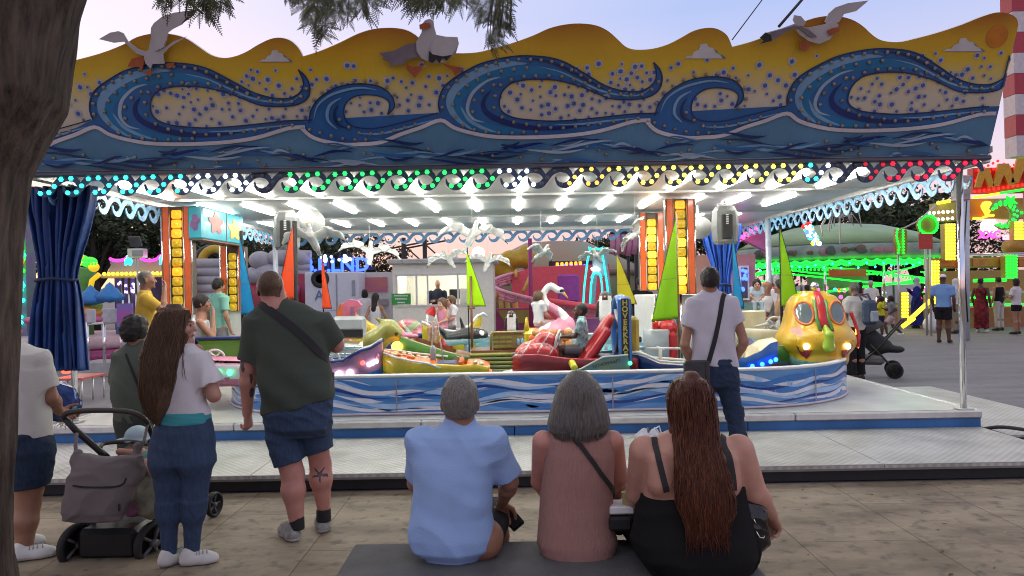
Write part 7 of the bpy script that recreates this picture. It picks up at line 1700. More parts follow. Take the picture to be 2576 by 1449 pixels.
# rucksack and pram of the grey haired woman
p = W(2150,724,12.2); b_ = empty('rucksack', (p.x+.10, 11.95, 1.13), .35, 'navy rucksack on the back of the grey haired woman', 'rucksack')
MB().box((0,-.02,0), (.26,.15,.40), bev=.05).build('pack', mat('pack_navy', (.035,.06,.10), .7), b_); MB().box((.02,-.10,-.06), (.16,.05,.18), bev=.02).build('front_pocket', mat('pack_grey', (.30,.34,.38), .7), b_); b = MB()
for sx in (-.09,.09): b.tube([(sx,.04,.20),(sx,.10,.30),(sx,.20,.28)], .016, 6)
b.build('shoulder_strap', mat('pack_navy', (.035,.06,.10), .7), b_)
p = W(2195,724,12.6); o = empty('pram', (p.x,12.6,0), 1.15, 'black pram with grey hood and spoked wheels behind the basin', 'pram')
sdf_mesh('hood', [p_el((0,.10,.82),(.22,.28,.22),.03), p_plane((0,.0,.80),(0,-.5,-1),'i',.01)], .014, mat('hood_grey', (.06,.065,.065), .8), o)
sdf_mesh('seat', [p_rc((0,.15,.75),(0,-.12,.50),.17,.18,.05,'u',((0,.6,.8),.5)), p_rc((0,-.12,.5),(0,-.35,.48),.15,.12,.05,'u',((0,0,1),.5))], .014, m_blk, o)
b = MB()
for sx in (-.2,.2): b.tube([(sx,-.45,.98),(sx,-.10,.55),(sx,.30,.14)], .014, 8); b.tube([(sx,.05,.58),(sx,-.30,.14)], .014, 8)
b.tube([(-.2,-.45,.98),(.2,-.45,.98)], .016, 8); b.build('frame', m_fr, o); MB().box((0,.05,.30), (.34,.42,.16), bev=.05).build('basket', mat('net_grey', (.14,.14,.14), .8), o)
for x, y in ((-.22,-.30),(.22,-.30),(-.22,.32),(.22,.32)): wheel(o, V((x,y,.14)), .135, .045, (1,0,0))
sdf_mesh('net_bag', [p_rc((.0,.42,.72),(0,.40,.48),.05,.14,.05)], .016, mat('bag_mesh', (.36,.37,.36), .7), o)
p = W(2342,724,23.5); o = empty('white_sack', (p.x,23.5,0), 0, 'white carrier bag standing on the asphalt by the blue robed woman', 'bag')
sdf_mesh('sack', [p_el((0,0,.22),(.26,.2,.26),.05), p_rc((0,0,.4),(.02,0,.62),.12,.05,.05)], .03, mat('plastic_white', (.72,.73,.75), .3), o, noise=lambda P: .03*vnoise(P*9,1,3)); MB().tube([(.0,0,.6),(.06,0,.72),(.1,0,.58)], .015, 6).build('handle', mat('plastic_white', (.72,.73,.75), .3), o)
# ================================================================ the fair around the ride
def at(u, v, Y): return W(u, v, Y)
def box_uv(b, u0, u1, v0, v1, Y, depth, mi=0, bev=0.0):
    a, c = W(u0, v1, Y), W(u1, v0, Y); cx, cz = (a.x+c.x)/2, (a.z+c.z)/2
    b.box((cx, Y+depth/2, cz), (abs(c.x-a.x), depth, abs(c.z-a.z)), mi, None, bev); return b
class Thing:
    """collects parts measured at their place and hangs them under one Empty on the ground"""
    def __init__(s, name, u, Y, label, cat, group=None):
        p = W(u, 724, Y); s.o = empty(name, (p.x, Y, 0), 0, label, cat, group); s.c = V((p.x, Y, 0))
    def put(s, b, name, m, parent=None):
        b.v = [tuple(V(p)-s.c) for p in b.v]; return b.build(name, m, parent or s.o)
def bulbs(pts, r):
    b = MB()
    for p in pts: b.ell(p, r, 6, 4)
    return b
def along(pts, step):
    out = []; P = [V(p) for p in pts]
    for a, c in zip(P, P[1:]):
        n = max(1, int((c-a).length/step)); out += [a.lerp(c, i/n) for i in range(n)]
    return out+[P[-1]]
lb = lambda n, c, s: emit('bulb_'+n, c, s)
B_g = lb('green', (.006,.85,.03), 3.4); B_y = lb('yellow', (1,.72,.03), 3.6); B_r = lb('red', (1,.01,.01), 3); B_p = lb('pink', (1,.05,.32), 3); B_w = lb('white', (1,1,.95), 6); B_t = lb('turq', (.03,.75,.62), 2.2); B_b = lb('blue', (.03,.08,1), 5); B_o = lb('orange', (1,.22,.01), 3); B_m = lb('magenta', (1,.03,.5), 2.4)
PM = lambda n, c, **k: mat('paint_'+n, c, k.pop('rough', .45), **k)
# ---- right: green tent ride
Y = 30
t = Thing('tent_ride', 2110, Y, 'round ride with green domed tent roof, picture frieze and green light chains', 'fairground ride')
cx, cy = W(2107,724,34).x, 34.0; z_e = W(2110,612,30).z; z_t = W(2110,587,34).z+.45; R_ = 4.35
b = MB(); b.lathe([(R_+.1,z_e),(R_*.8,z_e+(z_t-z_e)*.45),(R_*.45,z_e+(z_t-z_e)*.83),(.2,z_t)], 32, (cx,cy,0)); t.put(b, 'roof', PM('tent_green', (.26,.42,.22), var=.15, scale=1))
zf = W(2110,650,30).z
b = MB(); b.lathe([(R_+.05,zf),(R_+.12,zf+.1),(R_+.16,z_e-.1),(R_+.05,z_e)], 40, (cx,cy,0)); t.put(b, 'frieze', mat('frieze_print', (.16,.24,.22), .5, col2=(.30,.40,.34), scale=2.2))
b = MB(); rr = random.Random(4)
for i in range(26):
    a = -PI/2+rr.uniform(-1.2,1.2); r0 = R_+.17; z_ = rr.uniform(zf+.25, z_e-.25); s_ = rr.uniform(.12,.30)
    b.ell((cx+r0*math.cos(a), cy+r0*math.sin(a), z_), (s_, .03, s_*rr.uniform(.4,.9)), 8, 5, i % 3)
t.put(b, 'frieze_picture', [PM('fr_brown', (.16,.09,.07)), PM('fr_pink', (.35,.20,.24)), PM('fr_grey', (.08,.11,.10))])
b = MB(); b.lathe([(R_-.3,.0),(R_-.3,.55),(R_-.5,.6),(0,.6)], 40, (cx,cy,0)); t.put(b, 'floor', PM('ride_floor', (.12,.22,.12)))
b = MB(); b.lathe([(1.3,.6),(1.3,zf),(0,zf)], 20, (cx,cy,0)); t.put(b, 'centre', PM('ride_centre', (.18,.30,.24), col2=(.35,.30,.28), scale=2))
b = MB()
for i in range(12): a = 2*PI*i/12; b.tube([(cx+(R_-.1)*math.cos(a), cy+(R_-.1)*math.sin(a), .5), (cx+(R_-.1)*math.cos(a), cy+(R_-.1)*math.sin(a), zf)], .06, 8)
t.put(b, 'roof_post', m_chrome)
pts = []; 
for k in range(2):
    for i in range(200): a = -PI+PI*i/199; pts.append((cx+(R_+.15)*math.cos(a), cy+(R_+.15)*math.sin(a), zf-.08-.12*k-.08*abs(math.sin(i*.5))))
tag(t.put(bulbs(pts, .055), 'light_chain', B_g), kind='stuff')
pts = [(cx+(R_+.2)*math.cos(-PI+PI*i/90), cy+(R_+.2)*math.sin(-PI+PI*i/90), zf-.3-.1*math.sin(i*1.7)) for i in range(90)]
t.put(bulbs(pts[::2], .05), 'light_chain', B_t)
b = MB()
for k, (z_, rr_) in enumerate(((1.55,6.4),(1.35,6.2),(1.75,5.6),(1.05,6.5),(.85,6.3))): b.tube([(cx+rr_*.62*math.cos(a), cy+rr_*.62*math.sin(a), z_+.45+.28*math.sin(a*2+k)) for a in [-PI+PI*i/40 for i in range(41)]], .035, 6)
t.put(b, 'neon_rail', lb('neon_green', (.008,.8,.03), 2.2))
pts = []
for k, (z_, rr_) in enumerate(((1.45,6.5),(1.0,6.6))): pts += [(cx+rr_*.62*math.cos(a), cy+rr_*.62*math.sin(a), z_+.45+.28*math.sin(a*2+k)) for a in [-PI+PI*i/80 for i in range(81)]]
t.put(bulbs(pts[:100], .05), 'light_chain', B_g)
rr = random.Random(6)
for col, mm in ((0,B_r),(1,B_t),(2,B_p),(3,B_w)): t.put(bulbs([(cx+3.9*math.cos(a), cy+3.9*math.sin(a), rr.uniform(.7,1.4)) for a in [rr.uniform(-PI,0) for _ in range(14)]], .09), 'light_cluster', mm)
t.put(MB().box((cx-1.4,cy-4.1,2.0), (1.5,.1,.3)), 'sign_board', PM('sign_orange', (.6,.12,.03)))
# ---- right: tall yellow light tower ride with slide, crescent and neon
Y = 24
t = Thing('tower_ride', 2450, Y, 'tall fairground ride with yellow bulb columns, red lamp arches and pink neon', 'fairground ride')
b = MB(); box_uv(b, 2340, 2700, 770, 836, Y+1.5, 5.0); t.put(b, 'base', PM('base_red', (.40,.10,.06), col2=(.40,.30,.10), scale=1.5))
b = MB(); box_uv(b, 2336, 2700, 643, 676, Y+.4, .3); box_uv(b, 2336, 2700, 735, 770, Y+.5, .3); t.put(b, 'deck_front', PM('deck_gold', (.40,.30,.06), col2=(.28,.26,.07), scale=2))
b = MB()
for u in (2362, 2448, 2564): box_uv(b, u, u+78, 648, 672, Y+.34, .06, 0, .02)
t.put(b, 'picture_panel', mat('panel_sunset', (.55,.30,.05), .4, col2=(.45,.08,.04), scale=1.6))
b = MB(); box_uv(b, 2350, 2700, 676, 735, Y+2.5, .2); t.put(b, 'back_wall', PM('back_orange', (.45,.22,.04), col2=(.30,.28,.10), scale=1))
b = MB(); box_uv(b, 2420, 2700, 496, 552, Y+1.2, .4); t.put(b, 'upper_sign', PM('upper_gold', (.42,.25,.03), col2=(.50,.12,.04), scale=1.2))
b = MB(); box_uv(b, 2448, 2700, 418, 486, Y+1.0, .3); t.put(b, 'letter_board', PM('board_red', (.42,.05,.03)))
t.put(bulbs(along([at(2452,482,Y+.9), at(2620,458,Y+.9)], .16)+along([at(2462,428,Y+.9), at(2510,405,Y+.9), at(2540,420,Y+.9), at(2620,385,Y+.9)], .16)+along([at(2455,455,Y+.9), at(2500,425,Y+.9)], .16), .05), 'lamp_string', B_r)
b = MB()
for i, (u, v, s_) in enumerate(((2474,448,1.5),(2522,440,1.75),(2572,428,2))):
    p = at(u, v, Y+.85); h_ = .42*s_; b.prism([(-.22*s_,-h_/2),(-.10*s_,h_/2),(.10*s_,h_/2),(.22*s_,-h_/2),(.09*s_,-h_/2),(.0,0),(-.09*s_,-h_/2)], lambda x, z, d_, p=p: p+V((x,-d_,z)), 0, .08)
t.put(b, 'gold_letter', mat('gold_sequin', (.50,.27,.02), .3, .3, var=.5, scale=60))
b = MB(); b.tube([at(2448,497,Y+.95), at(2515,487,Y+.95)], .05, 6); b.tube([at(2448,550,Y+1.1), at(2470,549,Y+1.1), at(2485,542,Y+1.1), at(2500,542,Y+1.1)], .04, 6); t.put(b, 'neon_yellow', lb('neon_yellow', (1,.78,.03), 2))
b = MB(); b.tube([at(2515,486,Y+.9), at(2620,470,Y+.9)], .045, 6); b.tube([at(2550,536,Y+1.1), at(2620,533,Y+1.1)], .05, 6); t.put(b, 'neon_green', lb('neon_green', (.008,.8,.03), 2.2))
def column(u0, u1, v0, v1, Yc, mm, name='bulb_column'):
    b = MB(); box_uv(b, u0, u1, v0, v1, Yc+.12, .25); c = t.put(b, 'column', PM('col_gold', (.40,.32,.05)))
    pts = []; n = max(3, int((u1-u0)/6.5)); m_ = max(4, int((v1-v0)/7.5))
    for i in range(n):
        for j in range(m_): pts.append(at(u0+(u1-u0)*(i+.5)/n, v0+(v1-v0)*(j+.5)/m_, Yc+.08))
    q = bulbs(pts, .042); o_ = t.put(q, 'bulb_panel', mm, None); 
    if len(pts) > 100: tag(o_, kind='stuff')
column(2378,2404,562,655,Y, B_y); column(2341,2364,655,765,Y-.2, B_y); column(2530,2560,640,702,Y-.1, B_g); column(2420,2432,652,702,Y, B_y); column(2268,2286,735,800,Y+1, B_y); column(2552,2600,556,604,Y, B_y)
b = MB(); b.tube([at(2286,806,Y), at(2345,752,Y), at(2372,748,Y)], .07, 6); b.tube([at(2270,822,Y-.4), at(2300,800,Y-.4)], .07, 6); t.put(b, 'stair_neon', lb('neon_yellow', (1,.78,.03), 2))
b = MB(); b.tube([at(2450,706,Y-.1), at(2530,704,Y-.1)], .06, 6); b.tube([at(2404,750,Y-.1), at(2500,748,Y-.1)], .04, 6); b.tube([at(2404,766,Y-.1), at(2600,765,Y-.1)], .04, 6); t.put(b, 'neon_green', lb('neon_green', (.008,.8,.03), 2.2))
p = at(2521,540,Y+.6); M = Matrix.Rotation(PI/2,3,'X'); cr = [(p.x+.42*math.cos(a), p.y, p.z+.42*math.sin(a)) for a in [-2.2+4.9*i/24 for i in range(25)]]
b = MB(); b.tube(cr, [.05+.10*math.sin(PI*i/24) for i in range(25)], 8); t.put(b, 'crescent', PM('cresc', (.20,.35,.15))); t.put(bulbs([V(q)+V((0,-.12,0)) for q in cr[::2]]+[V((p.x,p.y-.1,p.z))+V(((.34)*math.cos(a),0,.34*math.sin(a))) for a in [-2+4.4*i/9 for i in range(10)]], .05), 'bulb_ring', B_g)
def star(p, r): return [(p.x+r*(1 if i % 2 else .42)*math.sin(PI*i/5), p.z+r*(1 if i % 2 else .42)*math.cos(PI*i/5)) for i in range(10)]
p = at(2540,507,Y+.5); b = MB(); b.prism(star(p,.24), lambda x, z, d_: V((x,p.y-d_,z)), 0, .08); t.put(b, 'star', lb('star_green', (.01,.7,.04), 1.3))
p = at(2482,524,Y+1.0); b = MB(); b.lathe([(.0,-.34),(.16,.0),(.18,.1),(.12,.22),(0,.25)], 10, p); t.put(b, 'ice_cone', lb('cone_yellow', (1,.62,.05), 1.2))
for txt, u, v, s_, mm in (('XXC', 2493, 591, .34, lb('neon_pink', (1,.05,.38), 2.4)), ('DI', 2545, 598, .20, lb('neon_rose', (1,.25,.40), 2.5))):
    p = at(u-2+ (10 if txt == 'XXC' else 0)-12, v, Y+.5); text_obj('neon_text', txt, s_, mm, t.o, Matrix.Translation(p-t.c) @ FACE, .03, .012)
p = at(2488,569,Y+1.6); t.put(MB().ell(p, .26, 14, 10), 'globe_lamp', lb('globe', (1,1,.95), 7))
b = MB(); box_uv(b, 2364, 2416, 508, 556, Y+.5, .6); t.put(b, 'capital', PM('capital', (.40,.26,.05), col2=(.30,.36,.05), scale=2)); b = MB(); b.tube([at(2358,511,Y+.4), at(2390,505,Y+.4)], .06, 6); t.put(b, 'neon_yellow', lb('neon_yellow', (1,.78,.03), 2))
t.put(bulbs(along([at(2338,536,Y), at(2396,532,Y)], .15)+along([at(2360,552,Y), at(2396,549,Y)], .15), .05), 'lamp_string', B_w)
b = MB(); b.tube([at(2420,640,Y+1.3), at(2620,636,Y+1.3)], .03, 6); b.tube([at(2404,644,Y), at(2620,641,Y)], .03, 6); t.put(b, 'hand_rail', m_chrome)
sdf_mesh('golden_figure', [p_el(at(2556,620,Y+2.5)-t.c, (.45,.4,.3),.1), p_el(at(2566,605,Y+2.5)-t.c, (.25,.25,.3),.1), p_rc(at(2545,635,Y+2.5)-t.c, at(2572,612,Y+2.5)-t.c, .25,.2,.1)], .06, PM('fig_gold', (.35,.20,.04)), t.o, noise=lambda P: .05*vnoise(P*5,1,3))
# ring and shield signs standing on poles in front of it
def pole_sign(u, v, r, Yp, label, kind):
    s = Thing('pole_sign', u, Yp, label, 'sign'); p = at(u, v, Yp)
    if kind == 'ring':
        s.put(MB().lathe([(0,-.05),(r*1.0,-.05),(r*1.0,.05),(0,.06)], 20, p, M=Matrix.Rotation(PI/2,3,'X')), 'disc', PM('disc_gold', (.36,.26,.03), col2=(.35,.10,.04), scale=4))
        s.put(bulbs([p+V((r*.92*math.cos(a)*f, -.09, r*.92*math.sin(a)*f)) for f in (1,) for a in [2*PI*i/20 for i in range(20)]], .045), 'bulb_ring', B_g)
    else:
        b = MB(); b.prism([(p.x+r*x, p.z+r*z) for x, z in ((-.45,1.1),(.2,1.25),(.55,.9),(.5,-1.0),(.1,-1.25),(-.4,-1.1),(-.55,0))], lambda x, z, d_: V((x, Yp-d_, z)), 0, .12); s.put(b, 'board', PM('disc_gold', (.36,.26,.03), col2=(.35,.10,.04), scale=4))
        s.put(bulbs([V((p.x+r*x, Yp-.16, p.z+r*z)) for z in [1.05-.26*i for i in range(9)] for x in (-.36-.10*math.sin(z*3), .12)], .036), 'bulb_ring', B_g)
    s.put(MB().tube([(p.x, Yp+.08, 0), (p.x, Yp+.08, p.z)], .035, 8), 'pole', m_alu); return s
pole_sign(2331,566,.30,22,'round gold sign ringed with green bulbs over a red banner','ring'); pole_sign(2262,608,.34,22.5,'shield shaped gold sign edged with green bulbs','shield')
s = Thing('banner', 2328, 22, 'red square banner on a pole below the round green lit sign', 'banner'); b = MB(); box_uv(b, 2312, 2346, 587, 627, 21.8, .03); s.put(b, 'cloth', PM('banner_red', (.50,.05,.03), bump=.3, bscale=4)); s.put(MB().tube([(W(2328,0,21.9).x,21.9,0), (W(2328,0,21.9).x,21.9,W(2328,587,21.9).z)], .03, 8), 'pole', m_alu)
s = Thing('guy_rope', 2300, 21.5, 'thin white cable running up from the shield sign to the ride tower', 'cable'); s.put(MB().tube([at(2262,580,21.5), at(2310,556,21.2), at(2355,515,21)], .022, 6), 'cable', m_alu)
s = Thing('light_ornament', 2040, 27, 'slanting multicoloured bulb ornament hanging before the dark trees', 'light ornament')
for i, mm in enumerate((B_r, B_t, B_w, B_b, B_y)): s.put(bulbs([at(2026+rr.uniform(-8,10)+26*q, 562+50*q+rr.uniform(-4,4), 27) for q in [(.06 if i == 0 else .15)+(.1 if i == 0 else .85)*rr.random() for _ in range(12)]], .085), 'bulb', mm)
s.put(MB().tube([at(2024,555,27), at(2052,615,27)], .03, 6), 'rod', m_dark)
s = Thing('striped_mast', 2580, 21, 'red and white striped mast rising at the right edge', 'mast')
for i in range(8): b = MB(); box_uv(b, 2558-i*1.8, 2600, 392-52*(i+1), 392-52*i, 21, .5); s.put(b, 'red_band' if i % 2 else 'white_band', PM('band_red', (.36,.02,.04)) if i % 2 else PM('band_white', (.52,.48,.50)))
s.put(MB().box((W(2590,0,21).x, 21.25, 2.0), (.14,.14,4.2)), 'foot', PM('band_red', (.36,.02,.04)))
# small hanging spray of straps under the right side of the canopy
s = Thing('tie_straps', 2112, 13.2, 'bundle of pale looped straps hanging under the canopy at right', 'straps'); b = MB(); q0 = at(2112,548,11.0)
for i in range(11):
    a = (i-5)/5*1.15; L_ = .30+.06*math.sin(i*2); b.tube([q0, q0+V((math.sin(a)*L_*.6,0,.12*math.cos(a))), q0+V((math.sin(a)*L_,0,-.02-.10*abs(a))), q0+V((math.sin(a)*L_*.9,.02,-.28+.04*i%3))], .009, 5)
b.tube([q0+V((0,0,.2)), q0+V((0,0,-.38))], .014, 6); b.tube([q0, (q0.x, q0.y, 2.8)], .006, 5); s.put(b, 'strap_loop', mat('strap_pale', (.42,.40,.38), .8))
# ---- pink and purple stall right of the island
t = Thing('sweet_stall', 1868, 15.5, 'pink and purple stall with pink bulb sign and white framed window', 'stall'); Y = 15.5
b = MB(); box_uv(b, 1748, 1900, 640, 905, Y, 1.6); t.put(b, 'wall', PM('stall_pink', (.46,.20,.36), col2=(.42,.24,.10), scale=.8)); b = MB(); box_uv(b, 1845, 1906, 760, 905, Y-.04, .05); t.put(b, 'lower_panel', PM('stall_teal', (.08,.30,.32), col2=(.42,.27,.03), scale=1.2))
b = MB(); b.prism([(W(1840,0,Y).x, W(0,640,Y).z), (W(1908,0,Y).x, W(1908,640,Y).z), (W(1908,0,Y).x, W(1908,572,Y).z), (W(1835,0,Y).x, W(1835,612,Y).z)], lambda x, z, d_: V((x, Y-.3-d_, z)), 0, .2); t.put(b, 'sign_board', PM('stall_magenta', (.36,.10,.26)))
t.put(bulbs(along([at(1846,612,Y-.6), at(1905,576,Y-.6)], .10)+along([at(1850,604,Y-.6), at(1900,573,Y-.6)], .10), .045), 'bulb_row', B_p)
b = MB(); box_uv(b, 1862, 1884, 668, 755, Y-.10, .12); w_ = t.put(b, 'window_frame', m_white); b = MB(); box_uv(b, 1866, 1880, 673, 750, Y-.115, .02); t.put(b, 'pane', PM('pane_dark', (.05,.06,.08), rough=.1), w_)
t.put(bulbs([at(1868+rr.uniform(0,10), 680+rr.uniform(0,50), Y-.15) for _ in range(10)], .04), 'toy_light', B_b)
# ---- centre back: ticket booth
Y = 19
t = Thing('ticket_booth', 1100, Y, 'pale grey ticket booth with sliding window and green notice', 'booth')
x0, x1 = W(975,0,Y).x, W(1228,0,Y).x; zt_ = W(1100,664,Y).z; bm_ = PM('booth_grey', (.80,.78,.66), var=.05)
wz0, wz1 = W(1100,768,Y).z, W(1100,691,Y).z; wx0, wx1 = W(985,0,Y).x, W(1180,0,Y).x
b = MB(); D = 2.2
b.box(((x0+x1)/2, Y+.05, wz0/2), (x1-x0, .1, wz0)); b.box(((x0+x1)/2, Y+.05, (wz1+zt_)/2), (x1-x0, .1, zt_-wz1)); b.box(((x0+wx0)/2, Y+.05, (wz0+wz1)/2), (wx0-x0, .1, wz1-wz0-.002)); b.box(((x1+wx1)/2, Y+.05, (wz0+wz1)/2), (x1-wx1, .1, wz1-wz0-.002))
b.box((x0+.05, Y+D/2+.05, zt_/2), (.1, D-.1, zt_)); b.box((x1-.05, Y+D/2+.05, zt_/2), (.1, D-.1, zt_)); b.box(((x0+x1)/2, Y+D, zt_/2), (x1-x0-.2, .1, zt_)); t.put(b, 'wall', bm_)
b = MB(); b.box(((x0+x1)/2, Y+D/2, zt_+.07), (x1-x0+.2, D+.3, .14), bev=.03); t.put(b, 'roof', PM('booth_roof', (.46,.46,.42))); b = MB(); box_uv(b, 1075, 1150, 642, 662, Y+.8, .6, 0, .04); t.put(b, 'air_unit', m_white)
b = MB(); zc = (wz0+wz1)/2
for z in (wz0, wz1): b.box(((wx0+wx1)/2, Y-.01, z), (wx1-wx0+.08, .06, .05))
for u in (985, 1035, 1063, 1139, 1180): b.box((W(u,0,Y).x, Y-.012, zc), (.045, .05, wz1-wz0-.05))
wf_ = t.put(b, 'window_frame', PM('frame_alu', (.62,.62,.60))); gm, gnt, gb = new_mat('booth_glass'); gb.inputs['Base Color'].default_value = (.9,.95,.95,1); gb.inputs['Roughness'].default_value = .03; gb.inputs['Alpha'].default_value = .12
b = MB(); b.box((W(1010,0,Y).x, Y+.03, zc), (W(1033,0,Y).x-W(988,0,Y).x, .006, wz1-wz0-.06)); t.put(b, 'pane', gm, wf_)
b = MB(); box_uv(b, 985, 1033, 738, 767, Y-.05, .02); n_ = t.put(b, 'notice', PM('notice_green', (.03,.30,.06)))
b = MB()
for v, u0, u1 in ((744,992,1026),(752,994,1024),(761,1000,1018)):
    u = u0
    while u < u1-1: w2 = rr.uniform(1.5,4); box_uv(b, u, min(u+w2,u1), v-1.6, v+1.6, Y-.058, .008); u += w2+.8
t.put(b, 'notice_text', m_white, n_)
t.put(MB().box(((x0+x1)/2, Y+.6, wz0-.06), (x1-x0-.25, .7, .05)), 'counter', PM('counter', (.35,.33,.30))); t.put(MB().box((W(1128,0,Y).x, Y+.7, wz0+.28), (.34,.05,.26), bev=.02), 'till_screen', m_dark); t.put(MB().box((W(1158,0,Y).x, Y+.8, wz0+.22), (.40,.3,.42), bev=.02), 'printer', m_white)
t.put(MB().box((W(1020,0,Y).x, Y+1.0, zt_-.12), (.10,1.2,.04)), 'strip_lamp', emit('booth_lamp', (1,.97,.88), 24, True)); t.put(MB().box((W(1120,0,Y).x, Y+1.2, zt_-.06), (.10,1.2,.04)), 'strip_lamp', emit('booth_lamp', (1,.97,.88), 24, True))
b = MB(); box_uv(b, 1006, 1020, 660, 664, Y-.1, .1, 0, .01); t.put(b, 'eave_lamp', lb('eave_yel', (1,.85,.1), 1.5))
walker(1101, 19.9, 1.66, PI, 'man in navy and red top sitting inside the ticket booth', sk_tan, 'buzz', ('shirt', cloth('navy_red', (.02,.025,.045))), ('trousers', C_('navy', (.02,.025,.05))), 'fold', z=.22, hairm_=h_salt)
# ---- lorry, poster stall, neon sign
Y = 22
t = Thing('box_lorry', 835, Y, 'pale blue white refrigerated lorry box with thin blue stripe', 'lorry'); b = MB(); box_uv(b, 768, 902, 683, 812, Y, 4, 0, .03); t.put(b, 'box_body', PM('lorry_white', (.66,.68,.74), var=.05)); b = MB(); box_uv(b, 770, 900, 780, 783, Y-.012, .02); t.put(b, 'stripe', PM('stripe_blue', (.10,.18,.38))); b = MB(); box_uv(b, 846, 848, 690, 806, Y-.012, .02); box_uv(b, 885, 893, 705, 745, Y-.02, .03); t.put(b, 'door_bar', PM('seam_grey', (.30,.32,.38)))
p = at(805,702,Y-.02); t.put(MB().lathe([(.13,0),(.14,.02),(.25,.03),(.27,.0),(.27,-.02)], 20, p, M=Matrix.Rotation(PI/2,3,'X')), 'fan_rim', m_dark); t.put(MB().lathe([(0,.0),(.24,.0),(.24,-.01)], 20, p, M=Matrix.Rotation(PI/2,3,'X')), 'fan_grille', PM('fan_dark', (.10,.10,.11)))
b = MB(); box_uv(b, 780, 890, 812, 840, Y+.2, 3.4); t.put(b, 'chassis', m_dark)
for u in (795, 875): p = at(u, 838, Y); wheel(t.o, V((p.x,Y+.25,.42))-t.c, .42, .3, (0,1,0))
text_obj('door_lettering', 'A', .42, PM('letter_blue', (.10,.18,.34)), t.o, Matrix.Translation(at(803,744,Y-.02)-t.c) @ FACE, .01)
t = Thing('neon_sign', 838, 24, 'blue neon letters glowing above the pale lorry', 'neon sign'); text_obj('neon_text', 'B.F.LND', .62, lb('neon_blue', (.02,.06,1), 5), t.o, Matrix.Translation(at(845,668,24)-t.c) @ FACE, .04, .012)
b = MB()
for u in (812, 868): b.tube([(W(u,0,24).x,24.1,0), (W(u,0,24).x,24.1,at(u,640,24).z)], .04, 6)
b.tube([at(850,655,24.05), at(866,610,24.05), at(880,655,24.05)], .03, 6); b.box((W(845,0,24).x,24.15,at(845,676,24).z), (2.2,.08,.1)); t.put(b, 'frame', m_dark); t.put(bulbs([at(808+rr.uniform(0,75), 650+rr.uniform(-8,8), 23.9) for _ in range(26)], .05), 'bulb', lb('icy', (.5,.6,1), 4))
t = Thing('poster_stall', 940, 23, 'white stall with purple and orange poster behind the walking women', 'stall'); b = MB(); box_uv(b, 900, 978, 684, 850, 23, 1.6); t.put(b, 'wall', PM('stall_white', (.60,.58,.55))); b = MB(); box_uv(b, 915, 974, 697, 735, 22.96, .03); t.put(b, 'poster', mat('poster', (.34,.05,.36), .4, col2=(.60,.24,.06), scale=1.1, stretch=(.6,1,2.2))); b = MB(); box_uv(b, 905, 975, 752, 768, 22.8, .2); t.put(b, 'shelf', PM('shelf', (.30,.28,.28)))
# ---- inflatable slide
t = Thing('inflatable_slide', 560, 20, 'grey and red inflatable slide with black and yellow arch', 'inflatable'); m_ig = PM('inflat_grey', (.40,.40,.43), var=.08); m_ir = PM('inflat_red', (.34,.02,.05)); Y = 20
b = MB()
for i in range(5): v = 662+i*21; b.tube([at(487,v,Y), at(560,v,Y)], .125, 12)
for i in range(4): b.tube([at(488,660+22*i,Y+.1), at(492,660+22*i,Y+2.5)], .125, 12)
t.put(b, 'grey_tube', m_ig); b = MB(); b.tube([at(487,768,Y-.1), at(600,768,Y-.1)], .22, 14); b.tube([at(487,800,Y-.2), at(600,800,Y-.2)], .25, 14); b.tube([at(487,836,Y-.3), at(600,836,Y-.3)], .30, 14); t.put(b, 'red_tube', m_ir)
p = at(528,660,Y+.4)
for k, (dx, mm) in enumerate(((0, PM('arch_black', (.03,.03,.035))), (.16, PM('arch_yellow', (.55,.38,.03))))):
    b = MB(); b.tube([(p.x+.36*math.cos(a)+dx, p.y-.05*k, p.z+.36*math.sin(a)) for a in [PI*i/18 for i in range(19)]], .12, 12); t.put(b, 'arch', mm)
b = MB(); b.tube([(p.x+.75+.2*math.cos(a), p.y, p.z+.28*math.sin(a)) for a in [PI*i/18 for i in range(19)]], .09, 10); t.put(b, 'arch', PM('arch_yellow', (.55,.38,.03)))
t = Thing('inflatable_castle', 720, 24, 'grey inflatable castle with red wall behind the big orange sail', 'inflatable'); b = MB(); Y = 24
for (u, v, r) in ((655,655,.30),(675,690,.36),(668,735,.4),(700,648,.28),(735,642,.26),(760,650,.24),(640,690,.25),(700,690,.3)): b.ell(at(u, v, Y), (r*1.3, r, r), 14, 9)
for i in range(5): b.tube([at(735,640+16*i,Y), at(782,640+16*i,Y)], .14, 10)
b.tube([at(630,700,Y), at(670,690,Y)], .3, 10); t.put(b, 'grey_lobe', m_ig); b = MB(); b.tube([at(640,770,Y+.3), at(770,770,Y+.3)], .9, 14); b.tube([at(752,690,Y+.2), at(752,820,Y+.2)], .5, 14); b.tube([at(640,840,Y+.3), at(770,840,Y+.3)], .5, 14); t.put(b, 'red_lobe', m_ir)
